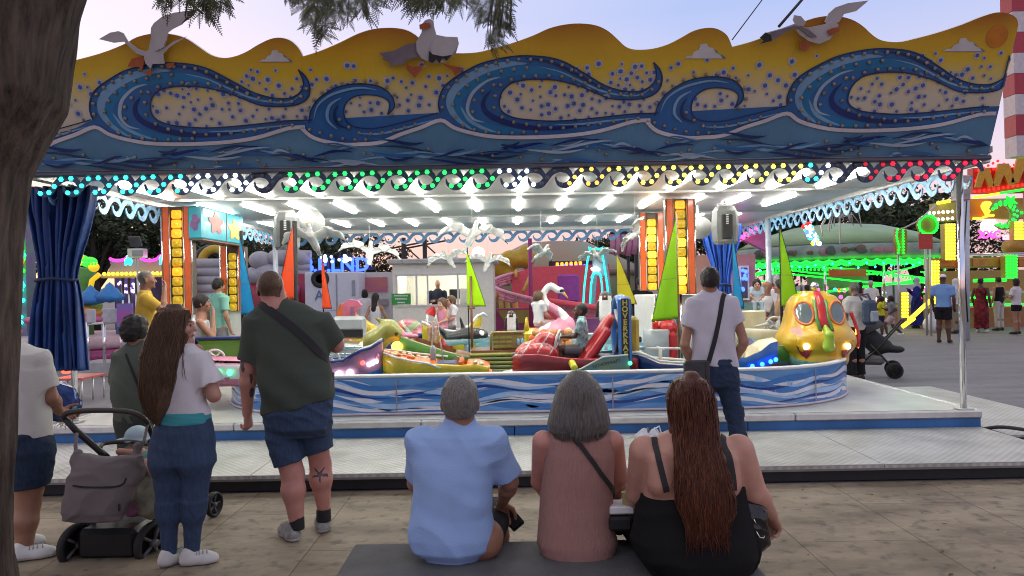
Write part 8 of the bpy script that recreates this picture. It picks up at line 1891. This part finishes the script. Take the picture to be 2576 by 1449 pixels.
# ---- pink coaster
Y = 22
t = Thing('pink_coaster', 1380, Y, 'pink junior roller coaster with curving rails, pink walls and yellow props', 'fairground ride'); m_pk = PM('coaster_pink', (.85,.10,.13), var=.1); m_pl = PM('coaster_light', (.80,.33,.44))
b = MB(); b.prism([(W(u,0,25).x, W(u,v,25).z) for u, v in ((1275,690),(1330,672),(1520,664),(1530,870),(1275,870))], lambda x, z, d_: V((x, 25+d_, z)), 0, .15); t.put(b, 'back_wall', m_pk)
b = MB(); box_uv(b, 1232, 1345, 775, 870, Y-.6, .5); t.put(b, 'front_wall', PM('coaster_wine', (.34,.03,.15))); b = MB(); b.prism([(W(u,0,Y).x, W(u,v,Y).z) for u, v in ((1238,780),(1338,778),(1336,808),(1258,812))], lambda x, z, d_: V((x, Y-.62-d_, z)), 0, .03); t.put(b, 'gold_panel', PM('panel_gold', (.33,.24,.04)))
b = MB(); box_uv(b, 1430, 1545, 800, 880, Y-.4, .5); t.put(b, 'side_wall', PM('coaster_mauve', (.42,.14,.34)))
rail = spline([(1500,668,28),(1400,672,27),(1310,684,25.5),(1255,698,24),(1237,712,23),(1250,726,22),(1300,742,21),(1380,760,20.5),(1460,775,20.2),(1560,790,20)], 6)
b = MB()
for dv in (0, 7, 14, 20): b.tube([at(u, v+dv*(.6+.4*(u < 1300)), y_+dv*.01) for u, v, y_ in rail], .055 if dv in (0,20) else .035, 8)
for i in range(0, len(rail), 3): u, v, y_ = rail[i]; b.tube([at(u, v-1, y_), at(u, v+20*(.6+.4*(u < 1300)), y_)], .03, 6)
t.put(b, 'track', m_pl); b = MB(); b.tube([at(1380,757,19.9), at(1460,768,19.8), at(1510,776,19.7)], .085, 10); t.put(b, 'hand_tube', m_pk)
b = MB()
for u, v in ((1258,735),(1275,745),(1296,752)): b.tube([at(u, v, Y+.5), (at(u,v,Y+.5).x+.1, Y+.5, .2)], .07, 8)
b.tube([at(1298,680,25), at(1298,700,24.8)], .05, 8); b.tube([at(1335,690,24), at(1315,735,23.5)], .05, 8); b.tube([at(1252,740,Y), at(1232,790,Y)], .05, 8); t.put(b, 'yellow_prop', PM('prop_yellow', (.55,.38,.05)))
b = MB()
for u, z in ((1322,610),(1322,760)): pass
b.tube([(W(1322,0,21).x,21,0), (W(1322,0,21).x,21,at(1322,600,21).z)], .06, 8); b.tube([(W(1455,0,21.5).x,21.5,0), (W(1455,0,21.5).x,21.5,at(1455,770,21.5).z)], .05, 8); t.put(b, 'mast', PM('coaster_wine', (.34,.03,.15)))
b = MB(); b.box(at(1430,725,21.2), (.62,.12,.80), bev=.08); t.put(b, 'seat_back', PM('seat_violet', (.34,.05,.32)))
sdf_mesh('dragon_head', [p_el(at(1290,655,26)-t.c, (.75,.5,.32),.1), p_el(at(1322,645,26)-t.c,(.4,.4,.35),.1), p_rc(at(1250,665,26)-t.c, at(1280,690,26)-t.c,.35,.3,.1), p_rc(at(1310,640,26)-t.c, at(1320,670,26)-t.c,.18,.12,.05)], .06, PM('dragon_yellow', (.50,.33,.02)), t.o, noise=lambda P: .06*vnoise(P*5,1,3))
b = MB(); box_uv(b, 1232, 1282, 662, 720, 26.4, .3); t.put(b, 'gold_scenery', PM('scen_gold', (.40,.27,.03), col2=(.26,.15,.02), scale=3))
t.put(bulbs(along([at(1402,664,27), at(1460,661,27)], .16)+along([at(1402,667,27), at(1460,664,27)], .16), .06), 'lamp_row', B_o); t.put(bulbs([at(1400+rr.uniform(0,80), 674+rr.uniform(-5,6), 27) for _ in range(16)], .07), 'lamp_row', B_b); b = MB(); b.box(at(1435,672,27.3), (1.6,.1,.45)); t.put(b, 'sign_board', m_dark)
t = Thing('neon_arch', 1497, 21, 'turquoise neon arch with two legs and horned top', 'neon arch'); Y = 21
b = MB()
for pts in (((1466,788),(1470,720),(1478,655),(1484,630),(1480,622),(1492,628)), ((1483,788),(1487,715),(1492,690)), ((1533,780),(1528,720),(1518,655),(1513,630),(1517,622),(1506,628)), ((1517,770),(1514,715),(1510,690)), ((1487,700),(1492,690),(1500,685),(1508,689),(1514,700)), ((1492,628),(1499,624),(1506,628))): b.tube([at(u, v, Y) for u, v in pts], .030, 6)
t.put(b, 'neon_tube', lb('neon_turq', (.03,.72,.66), 1.2)); b = MB(); b.prism([(W(u,0,Y).x, W(u,v,Y).z) for u, v in ((1468,788),(1484,632),(1513,632),(1531,780),(1518,780),(1510,694),(1490,694),(1482,788))], lambda x, z, d_: V((x, Y+.08+d_, z)), 0, .12); t.put(b, 'backing', PM('arch_silver', (.30,.40,.46))); t.put(bulbs([at(1490+4*i, 676+2*math.sin(i*2), Y-.05) for i in range(5)], .045), 'white_lamp', B_w)
# dome tent, back sheds, poles
t = Thing('dome_tent', 1400, 38, 'brown and green domed tent roof far behind the pink coaster', 'tent'); b = MB(); p = W(1400,724,40); zr = W(1400,606,40).z; b.lathe([(4.6,.0),(4.6,2.4),(4.3,2.75),(3.2,3.3),(1.7,zr-.12),(.1,zr)], 36, (p.x,40,0)); t.put(b, 'canvas', PM('tent_brown', (.30,.18,.12), col2=(.20,.26,.15), scale=.35)); b = MB(); b.lathe([(4.7,2.2),(4.75,2.45),(4.66,2.5)], 36, (p.x,40,0)); t.put(b, 'eave_band', PM('eave_brown', (.26,.17,.13)))
t = Thing('globe_street_lamp', 1203, 26, 'lit round white lamp on a post over the ticket booth', 'street lamp'); p = at(1203,637,26); t.put(MB().ell(p, .22, 14, 10), 'globe', lb('globe2', (1,.97,.90), 6)); t.put(MB().tube([(p.x,26,0),(p.x,26,p.z-.2)], .05, 8), 'post', m_dark)
for u, v, lab in ((1015,598,'thin dark mast against pink sky left of the booth'),(1068,595,'dark mast with crossbar against the pink sky'),(1600,600,'grey mast behind the swooping gull')):
    t = Thing('rig_mast', u, 30, lab, 'mast'); p = at(u, v, 30); b = MB(); b.tube([(p.x,30,0), (p.x,30,p.z)], .09, 8); t.put(b, 'mast', m_dark); b = MB(); b.tube([(p.x-1.0,30.1,p.z-.5), (p.x+1.0,30.1,p.z-.15)], .04, 6); b.tube([(p.x,30.1,p.z-.3), (p.x+1.4,30.1,p.z-1.6)], .03, 6); t.put(b, 'stay', m_dark)
t = Thing('pink_streamers', 1570, 27, 'pink streamers hanging beside the yellow sail', 'streamer'); b = MB()
for i in range(5): b.tube([at(1540+14*i,588,27), at(1542+14*i,615,27), at(1538+14*i,640+4*(i%2),27)], [(.10,.02)]*3, 6)
t.put(b, 'streamer', PM('stream_pink', (.52,.24,.34))); b = MB(); b.tube([at(1535,586,27), at(1605,584,27)], .05, 6); b.tube([(W(1570,0,27).x,27.1,0), (W(1570,0,27).x,27.1,at(1570,584,27).z)], .06, 6); t.put(b, 'rail', m_dark)
# ---- left: kiddie ride, booth, ramp
Y = 17
t = Thing('kiddie_roundabout', 190, Y, 'small roundabout with green and yellow crown sign and blue swirl cars', 'fairground ride'); p = W(180,724,Y+2)
b = MB(); b.lathe([(2.5,.02),(2.5,.30),(2.45,.34),(0,.36)], 36, (p.x,Y+2.2,0)); t.put(b, 'base', PM('round_magenta', (.30,.03,.15))); b = MB(); b.lathe([(2.35,.36),(2.4,.50),(2.2,.62),(1.2,.62)], 36, (p.x,Y+2.2,0)); t.put(b, 'floor_ring', PM('round_pink', (.50,.34,.40)))
b = MB(); b.lathe([(.4,.6),(.34,1.9),(.5,2.3),(0,2.4)], 16, (p.x,Y+2.2,0)); t.put(b, 'centre_post', PM('round_green', (.12,.36,.06)))
b = MB(); rr2 = random.Random(3)
for u, v, r in ((165,655,.17),(205,654,.15),(225,660,.16)): b.ell(at(u, v, Y-.1), (r*1.2,.10,r*.8), 12, 8)
t.put(b, 'crown_sign', lb('sign_green', (.08,.72,.05), .75)); b = MB()
for u, v, r in ((150,672,.13),(190,657,.15),(200,644,.08),(236,672,.11)): b.ell(at(u, v, Y-.25), (r*1.2,.08,r), 10, 7)
b.prism([(W(u,0,Y).x, W(u,v,Y).z) for u, v in ((178,662),(184,644),(190,654),(198,634),(206,654),(213,646),(216,664))], lambda x, z, d_: V((x, Y-.35-d_, z)), 0, .06); b.tube([at(225,735,Y), at(232,705,Y), at(250,690,Y)], .06, 8); b.tube([at(135,735,Y), at(142,700,Y), at(160,680,Y)], .06, 8); t.put(b, 'yellow_trim', lb('sign_yellow', (1,.62,.02), .55))
t.put(bulbs([at(u, v, Y-.4) for u in range(160,242,8) for v in (655,664)], .03), 'bulb', B_g)
for k, (u, v) in enumerate(((228,742),(276,735))):
    q = at(u, v, Y-.5); b = MB(); b.lathe([(.0,-.24),(.24,-.18),(.27,-.08),(.18,.0),(.16,.06),(.09,.11),(.07,.16),(0,.23)], 18, q, sx=1.15); t.put(b, 'swirl_car', PM('swirl_blue', (.03,.20,.52)))
b = MB(); b.ell(at(195,770,Y-.2), (.55,.4,.25), 12, 8); b.ell(at(160,778,Y-.4), (.6,.4,.16), 12, 8); t.put(b, 'green_car', PM('car_green', (.22,.38,.04))); b = MB(); b.ell(at(200,788,Y-.6), (.5,.35,.16), 12, 8); b.ell(at(165,765,Y-.1), (.35,.3,.3), 12, 8); t.put(b, 'orange_car', PM('car_orange', (.55,.24,.04))); b = MB(); b.tube([at(140,740,Y-.4), at(150,790,Y-.4)], .10, 8); b.ell(at(160,805,Y-.7), (.9,.4,.16), 12, 8); t.put(b, 'pink_car', PM('car_pink', (.50,.12,.26))); t.put(bulbs([at(u,818,Y-.9) for u in (150,175,200)], .07), 'bulb', B_w)
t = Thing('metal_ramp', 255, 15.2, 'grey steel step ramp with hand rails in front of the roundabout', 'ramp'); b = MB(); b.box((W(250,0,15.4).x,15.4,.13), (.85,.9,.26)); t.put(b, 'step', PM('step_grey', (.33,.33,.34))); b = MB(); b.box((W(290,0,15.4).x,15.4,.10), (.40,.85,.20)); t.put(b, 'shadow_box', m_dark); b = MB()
for u in (205, 247, 290): b.tube([(W(u,0,15).x,15,.2), (W(u,0,15).x,15,1.1)], .03, 8)
b.tube([(W(205,0,15).x,15,1.05), (W(290,0,15).x,15,1.08)], .025, 8); t.put(b, 'rail', m_chrome); b = MB(); box_uv(b, 217, 240, 778, 812, 14.95, .03, 0, .01); box_uv(b, 258, 292, 776, 812, 14.95, .03, 0, .01); t.put(b, 'panel', PM('panel_pale', (.46,.47,.50)))
t = Thing('painted_hoarding', 312, 15, 'small blue and magenta painted hoarding next to the steel ramp', 'hoarding'); b = MB(); box_uv(b, 294, 332, 763, 822, 14.8, .05); t.put(b, 'board', mat('hoard', (.03,.20,.50), .4, col2=(.42,.05,.30), scale=1.6, stretch=(.4,1,1.8))); b = MB(); b.box((W(313,0,15).x,14.95,.2), (.4,.2,.4)); t.put(b, 'foot', m_dark)
Y = 19
t = Thing('game_booth', 345, Y, 'game booth with painted awning, pink neon scallops and row of yellow bulbs', 'booth'); b = MB(); box_uv(b, 290, 440, 692, 830, Y+1.4, .2); t.put(b, 'back_wall', PM('booth_purple', (.10,.06,.16), col2=(.16,.12,.20), scale=2)); b = MB(); b.prism([(W(u,0,Y).x, W(u,v,Y).z) for u, v in ((272,690),(283,668),(278,652),(440,652),(440,690))], lambda x, z, d_: V((x, Y-.3+d_, z)), 0, .12); t.put(b, 'awning', mat('awning_print', (.13,.24,.42), .5, col2=(.45,.33,.17), scale=.7, stretch=(.3,1,2.6)))
b = MB(); b.box(((W(262,0,Y).x+W(440,0,Y).x)/2, Y+.4, W(350,694,Y).z), (W(440,0,Y).x-W(262,0,Y).x, 1.6, .10)); t.put(b, 'eave', PM('eave_tan', (.40,.30,.16))); t.put(bulbs(along([at(262,689,Y-.45), at(440,687,Y-.45)], .105), .045), 'bulb_row', B_y)
sc_ = []
for k in range(4): sc_ += [at(276+40*k+40*q, 650-10*abs(math.sin(PI*q))**.8*(1 if k % 2 else -.6)+ (0), Y-.5) for q in [i/16 for i in range(16)]]
t.put(MB().tube(sc_, .035, 6), 'neon_scallop', B_m); t.put(bulbs([at(u+rr.uniform(-7,7), 655+rr.uniform(-9,9), Y-.55) for u in (323,411) for _ in range(16)], .045), 'bulb_flower', B_t)
b = MB()
for u in (296, 312, 330, 350): b.tube([(W(u,0,Y).x,Y,0), (W(u,0,Y).x,Y,at(u,694,Y).z)], .035, 8)
t.put(b, 'post', m_chrome); b = MB(); box_uv(b, 410, 424, 715, 790, Y+1.2, .1); t.put(b, 'star_panel', PM('star_blue', (.04,.20,.50))); b = MB(); box_uv(b, 292, 440, 790, 850, Y+.1, .3); t.put(b, 'counter', PM('booth_blue', (.05,.12,.30))); t.put(bulbs([at(298+rr.uniform(0,60), 715+rr.uniform(-8,20), Y+1.2) for _ in range(18)], .04), 'bulb', lb('lilac', (.45,.35,1), 3))
t = Thing('solar_lamp', 343, 18, 'square floodlight with solar panel on a pole above the game booth', 'lamp'); b = MB(); b.box(at(346,637,18), (.36,.25,.22)); t.put(b, 'housing', m_alu); b = MB(); b.box(at(340,608,18.1), (.28,.03,.26), R=Matrix.Rotation(.5,3,'X')); t.put(b, 'solar_panel', PM('solar', (.08,.09,.11), rough=.2)); t.put(MB().box(at(346,637,17.85), (.26,.02,.14)), 'glass', PM('flood_glass', (.3,.36,.34), rough=.1)); t.put(MB().tube([(W(343,0,18.2).x,18.2,0), at(343,645,18.2)], .03, 8), 'pole', m_alu)
t = Thing('red_table', 178, 11.5, 'low red topped steel table with a red lamp by the curtain', 'table'); b = MB(); b.box((W(175,0,11.5).x, 11.6, .36), (.46,.7,.03)); t.put(b, 'top', mat('top_red', (.55,.12,.10), .3)); b = MB()
for dx in (-.2,.2):
    for dy in (.0,.3,.6): b.tube([(W(175,0,11.5).x+dx, 11.3+dy, 0), (W(175,0,11.5).x+dx, 11.3+dy, .345)], .016, 6)
t.put(b, 'leg', m_alu); t.put(MB().box((W(150,0,11.7).x, 11.7, .45), (.12,.1,.09), bev=.02), 'lamp', lb('table_red', (1,.08,.04), 2.5))
t = Thing('light_column', 52, 19, 'column of green and purple lights at the far left behind the curtain', 'light column'); b = MB(); box_uv(b, 40, 62, 500, 850, 19, .4); t.put(b, 'column', mat('col_print', (.20,.10,.32), .4, col2=(.10,.30,.16), scale=2)); t.put(bulbs([at(40+rr.uniform(0,20), 510+rr.uniform(0,190), 18.9) for _ in range(26)], .06), 'bulb', B_g); t.put(bulbs([at(40+rr.uniform(0,20), 640+rr.uniform(0,190), 18.9) for _ in range(16)], .06), 'bulb', B_t); b = MB(); b.ell(at(38,655,18.7), (.2,.2,.2), 12, 8); t.put(b, 'lantern', lb('lantern_gold', (1,.55,.05), .8))

t = Thing('pale_mast', 2421, 20, 'pale grey slanting mast with a thin cable behind the chrome post', 'mast'); b = MB(); b.tube([(W(2414,0,20).x,20,0), at(2428,490,20)], .10, 10); t.put(b, 'mast', mat('post_grey', (.50,.55,.60), .35, .2)); b = MB(); b.tube([(W(2420,0,19.8).x,19.8,.5), at(2424,650,19.8), at(2432,500,19.8)], .02, 6); t.put(b, 'cable', m_dark)
t = Thing('control_box', 2416, 8.3, 'pinkish grey electrical box hung at the right front corner of the canopy', 'box'); t.put(MB().box(at(2416,474,8.3), (.15,.14,.28), bev=.012), 'casing', PM('box_pink', (.42,.36,.36))); b = MB(); b.box(at(2416,474,8.3)+V((0,-.072,.02)), (.11,.008,.18)); t.put(b, 'lid', PM('box_lid', (.46,.40,.40))); p = at(2416,474,8.3); t.put(MB().tube([p+V((0,0,.13)), (p.x,p.y,2.80)], .012, 6), 'hanger', m_alu)
t = Thing('power_cable', 2530, 7.0, 'thick black cable lying from the platform corner to the right edge', 'cable'); q = t.c; t.put(MB().tube(spline([(4.72,7.46,.12),(4.85,7.35,.16),(5.05,7.15,.145),(5.5,7.0,.03),(6.2,7.1,.02)], 6), .018, 8), 'cable', m_dark); t.put(MB().box((5.02,7.12,.165), (.10,.05,.05), bev=.01), 'plug', m_dark)
b = MB(); rf = random.Random(12)
for i in range(170):
    x, y = rf.uniform(-3.5,4.2), rf.uniform(2.9,5.95); a = rf.uniform(0,6.3); l = rf.uniform(.010,.028); c, s = math.cos(a)*l, math.sin(a)*l; z = .004
    b.add([(x-c,y-s,z), (x-s*.35,y+c*.35,z+rf.uniform(.001,.006)), (x+c,y+s,z+rf.uniform(0,.004)), (x+s*.35,y-c*.35,z+.001)], [(0,1,2,3)], rf.choice((0,0,1)))
tag(b.build('fallen_leaves', [mat('litter_brown', (.06,.04,.022), .8), mat('litter_pale', (.28,.24,.18), .8)], fix=False), 'scattered small dry leaves and crumbs on the brown paving', 'leaves', kind='stuff')
# ================================================================ trees
m_leaf = mat('leaf_dark', (.022,.038,.014), .7, var=.5, scale=2.5); m_leaf2 = mat('leaf_mid', (.05,.075,.025), .7, var=.5, scale=2.5); m_bark = mat('bark_far', (.035,.026,.02), .9, var=.3)
def crown_mesh(seed, n, R):
    r = random.Random(seed); b = MB(); cl = []
    for i in range(26):
        a = r.uniform(0, 2*PI); q = r.uniform(.1,1)**.6; z = r.uniform(-.5,.75); cl.append((V((R*q*math.cos(a)*(1-.35*max(z,0)), R*q*math.sin(a)*.8*(1-.35*max(z,0)), R*.62*z)), R*r.uniform(.18,.36)))
    for i in range(n):
        c, s = r.choice(cl); d = V((r.gauss(0,1), r.gauss(0,1), r.gauss(0,.8))).normalized()*s*r.uniform(.3,1.05); p = c+d
        l = R*r.uniform(.022,.05); t = V((r.gauss(0,1), r.gauss(0,1), r.gauss(0,1))).normalized(); u = t.orthogonal().normalized()
        b.add([p-t*l, p+u*l*.55, p+t*l, p-u*l*.55], [(0,1,2,3)], i % 3 == 0)
    for c, s in cl[:12]: b.tube([(0,0,-R*.75), c*.5+V((0,0,-R*.25)), c], [R*.035,R*.022,R*.006], 5, 2)
    return b
_cr = {}
def tree(u, Y, H, R, seed, label, zc=None):
    p = W(u, 724, Y); o = empty('tree', (p.x, Y, 0), 0, label, 'tree', 'dark trees behind the fair')
    k = seed % 3; zc = zc or H-R*.6
    if k not in _cr: c = _cr[k] = crown_mesh(k+3, 5200, 3.0).build('crown', [m_leaf, m_leaf2, m_bark], o, fix=False)
    else: c = _cr[k].copy(); COL.objects.link(c); c.parent = o
    c.location = (0,0,zc); c.scale = (R/3,)*3; c.rotation_euler = (0,0,seed*1.3)
    MB().tube([(0,0,0),(.1,0,zc*.5),(0,0,zc)], [R*.09,R*.065,R*.03], 9).build('trunk', m_bark, o)
for a in ((235,30,5.6,2.9,1,'dark tree between the curtain and the game booth'),(350,33,6.2,3.4,2,'broad dark tree above the game booth'),(455,34,5.2,2.8,3,'dark tree behind the tall left pillar'),(150,36,5.8,3.0,4,'dark tree behind the blue curtain'),(545,36,4.6,2.4,5,'dark tree over the black and yellow arch'),(665,38,4.6,2.8,6,'dark tree behind the grey inflatable castle'),(800,36,4.8,2.6,7,'dark tree over the pale lorry and neon sign'),(925,40,4.7,2.4,8,'dark tree between neon sign and booth'),
          (1555,46,4.9,3.2,9,'dark tree behind the dome tent'),(1470,50,4.7,2.6,10,'far dark tree at the centre behind the coaster'),(1680,44,5.0,3.0,11,'dark tree behind the right lit pillars'),(1800,40,4.8,2.6,12,'dark tree above the sweet stall'),(1955,42,6.2,3.8,13,'dark tree above the left of the green tent'),(2080,44,6.4,4.0,14,'dark tree over the middle of the green tent'),(2200,46,6.6,4.2,15,'large dark tree above the green tent frieze'),(2310,44,6.8,4.2,16,'large dark tree left of the tower ride'),(2420,48,5.5,3.4,17,'dark tree behind the tower ride'),(20,34,5.4,3.0,18,'dark tree at the far left edge')): tree(*a)
# near tree at the left edge
o = empty('tree', (-2.62,3.15,0), 0, 'big near tree trunk at the left edge with feathery hanging leaves', 'tree')
m_tr, nt, bs = new_mat('trunk_bark'); N, L = nt.nodes, nt.links
tc = N.new('ShaderNodeTexCoord'); mp = N.new('ShaderNodeMapping'); mp.inputs['Scale'].default_value = (13,13,1.9); L.new(tc.outputs['Object'], mp.inputs[0])
nz = N.new('ShaderNodeTexNoise'); nz.inputs['Scale'].default_value = 1.6; nz.inputs['Detail'].default_value = 9; nz.inputs['Roughness'].default_value = .65; L.new(mp.outputs[0], nz.inputs[0])
rp = N.new('ShaderNodeValToRGB'); rp.color_ramp.elements[0].position = .32; rp.color_ramp.elements[0].color = (.018,.012,.008,1); rp.color_ramp.elements[1].position = .70; rp.color_ramp.elements[1].color = (.155,.118,.086,1); L.new(nz.outputs[0], rp.inputs[0]); L.new(rp.outputs[0], bs.inputs['Base Color']); bs.inputs['Roughness'].default_value = .9
bp = N.new('ShaderNodeBump'); bp.inputs['Strength'].default_value = .9; bp.inputs['Distance'].default_value = .04; L.new(nz.outputs[0], bp.inputs['Height']); L.new(bp.outputs[0], bs.inputs['Normal'])
def edge(v): return W(np.interp(v, [-200,0,130,250,340,430,600,800,1449],[260,202,176,166,118,72,52,33,24]), v, 3.15).x
P_ = []
for v in (-700,-450,-200,0,130,250,340,430,600,800,1100,1449,1700):
    p = W(0, v, 3.15); x = edge(max(v,-200))+(.10 if v < -300 else 0); r = .40+.02*(v > 500)+(.05 if 0 < v < 260 else 0)-.06*(v < -300); P_.append((x-r/math.cos(math.atan(x/3.15))-(-2.62), 0, p.z, r, r*.95))
P_ = [q for q in P_ if q[2] > .02]+[(P_[-1][0]-.03,0,-.02,.52,.5)]
def barkn(P):
    a = np.arctan2(P[:,1], P[:,0]); return .020*vnoise(np.stack([np.cos(a)*5, np.sin(a)*5, P[:,2]*1.4], 1), 1.6, 2)+.012*vnoise(np.stack([np.cos(a)*15, np.sin(a)*15, P[:,2]*3], 1), 1.4, 6)
sdf_mesh('trunk', [p_st(P_, .03), p_rc(V((.42,0,2.98)), V((.30,-.05,2.55)), .06, .03, .06)], .018, m_tr, o, noise=barkn)
b = MB(); b.tube([(.35,0,3.2),(.9,.3,4.1),(1.9,.7,4.6),(3.4,.9,4.75),(4.4,1.0,4.6)], [.17,.12,.09,.06,.03], 10); b.tube([(.3,.1,3.3),(.5,.9,4.2),(1.2,1.2,4.5)], [.13,.07,.03], 8); b.build('limb', m_tr, o)
lf1 = mat('leaf_near', (.05,.075,.022), .6, var=.4, scale=9); lf2 = mat('leaf_near_light', (.12,.15,.055), .6, var=.4, scale=9); tw = mat('twig', (.05,.035,.025), .8)
rl = random.Random(21)
def frond(b, p, d, L_):
    d = d.normalized(); s = d.cross(V((rl.uniform(-.4,.4),-1,rl.uniform(-.3,.3)))).normalized(); pts = [p+d*L_*t+V((0,0,-.35*L_*t*t)) for t in [i/12 for i in range(13)]]
    b.tube(pts, .0022, 4, 2, False)
    for i in range(1, 13):
        for sg in (-1,1):
            q = pts[i]; w_ = L_*.26*math.sin(PI*(.15+.8*i/12)); e = q+(s*sg+d*.45).normalized()*w_; t = (e-q); n_ = d*w_*.22
            b.add([q, q+t*.45+n_, e, q+t*.45-n_*.4], [(0,1,2,3)], rl.choice((0,0,1)))
o_c = V((-2.62,3.15,0))
def spray(us, vs, Y, n, name='foliage'):
    b = MB()
    for i in range(n):
        u = rl.choice(us)+rl.gauss(0,16); vmax = np.interp(u, vs[0], vs[1]); v = vmax*rl.random()**.8-42-30*(rl.random() < .3)
        p = W(u, v, Y+rl.gauss(0,.22))-o_c; d = V((rl.gauss(0,.9), rl.gauss(0,.4), -.65+rl.gauss(0,.5))); frond(b, p, d, rl.uniform(.07,.13))
    for i in range(10):
        u = rl.choice(us); p = W(u, -120, Y)-o_c; q = W(u+rl.uniform(-20,20), np.interp(u, vs[0], vs[1])*.75, Y)-o_c; b.tube([p+V((rl.uniform(-.2,.2),0,.2)), p.lerp(q,.5)+V((.03,0,0)), q], [.008,.005,.002], 5, 2)
    b.build(name, [lf1, lf2, tw], o, fix=False)
spray((405,430,470,500,525,545), ((380,430,480,540,580),(40,30,60,85,20)), 4.3, 100)
spray((735,775,785,795,830,860,890,925,1000,1030,1060), ((715,740,785,800,860,930,960,1000,1060,1110),(5,30,125,130,95,70,5,10,40,20)), 4.5, 230)
spray((1040,1060,1100,1120,1145,1160), ((1020,1060,1100,1150,1200),(30,55,50,40,10)), 4.5, 85)
spray((1225,1240,1255,1265), ((1215,1230,1255,1285),(70,150,145,80)), 4.5, 70)
# cables in the sky at the upper right
for u0, v0, u1, v1, r, lab in ((1842,100,1912,0,.006,'thin cable against the sky above the fascia'),(1960,66,2020,-10,.016,'thicker dark cable running up behind the right gull cutout')):
    a, c = W(u0, v0, 7.4), W(u1, v1, 7.8); d = c-a; c = c+d*2; t = empty('sky_cable', a, 0, lab, 'cable'); MB().tube([(0,0,0), (c-a)*.5+V((0,0,-.04)), c-a], r, 6).build('cable', m_dark, t)
bpy.context.view_layer.update()
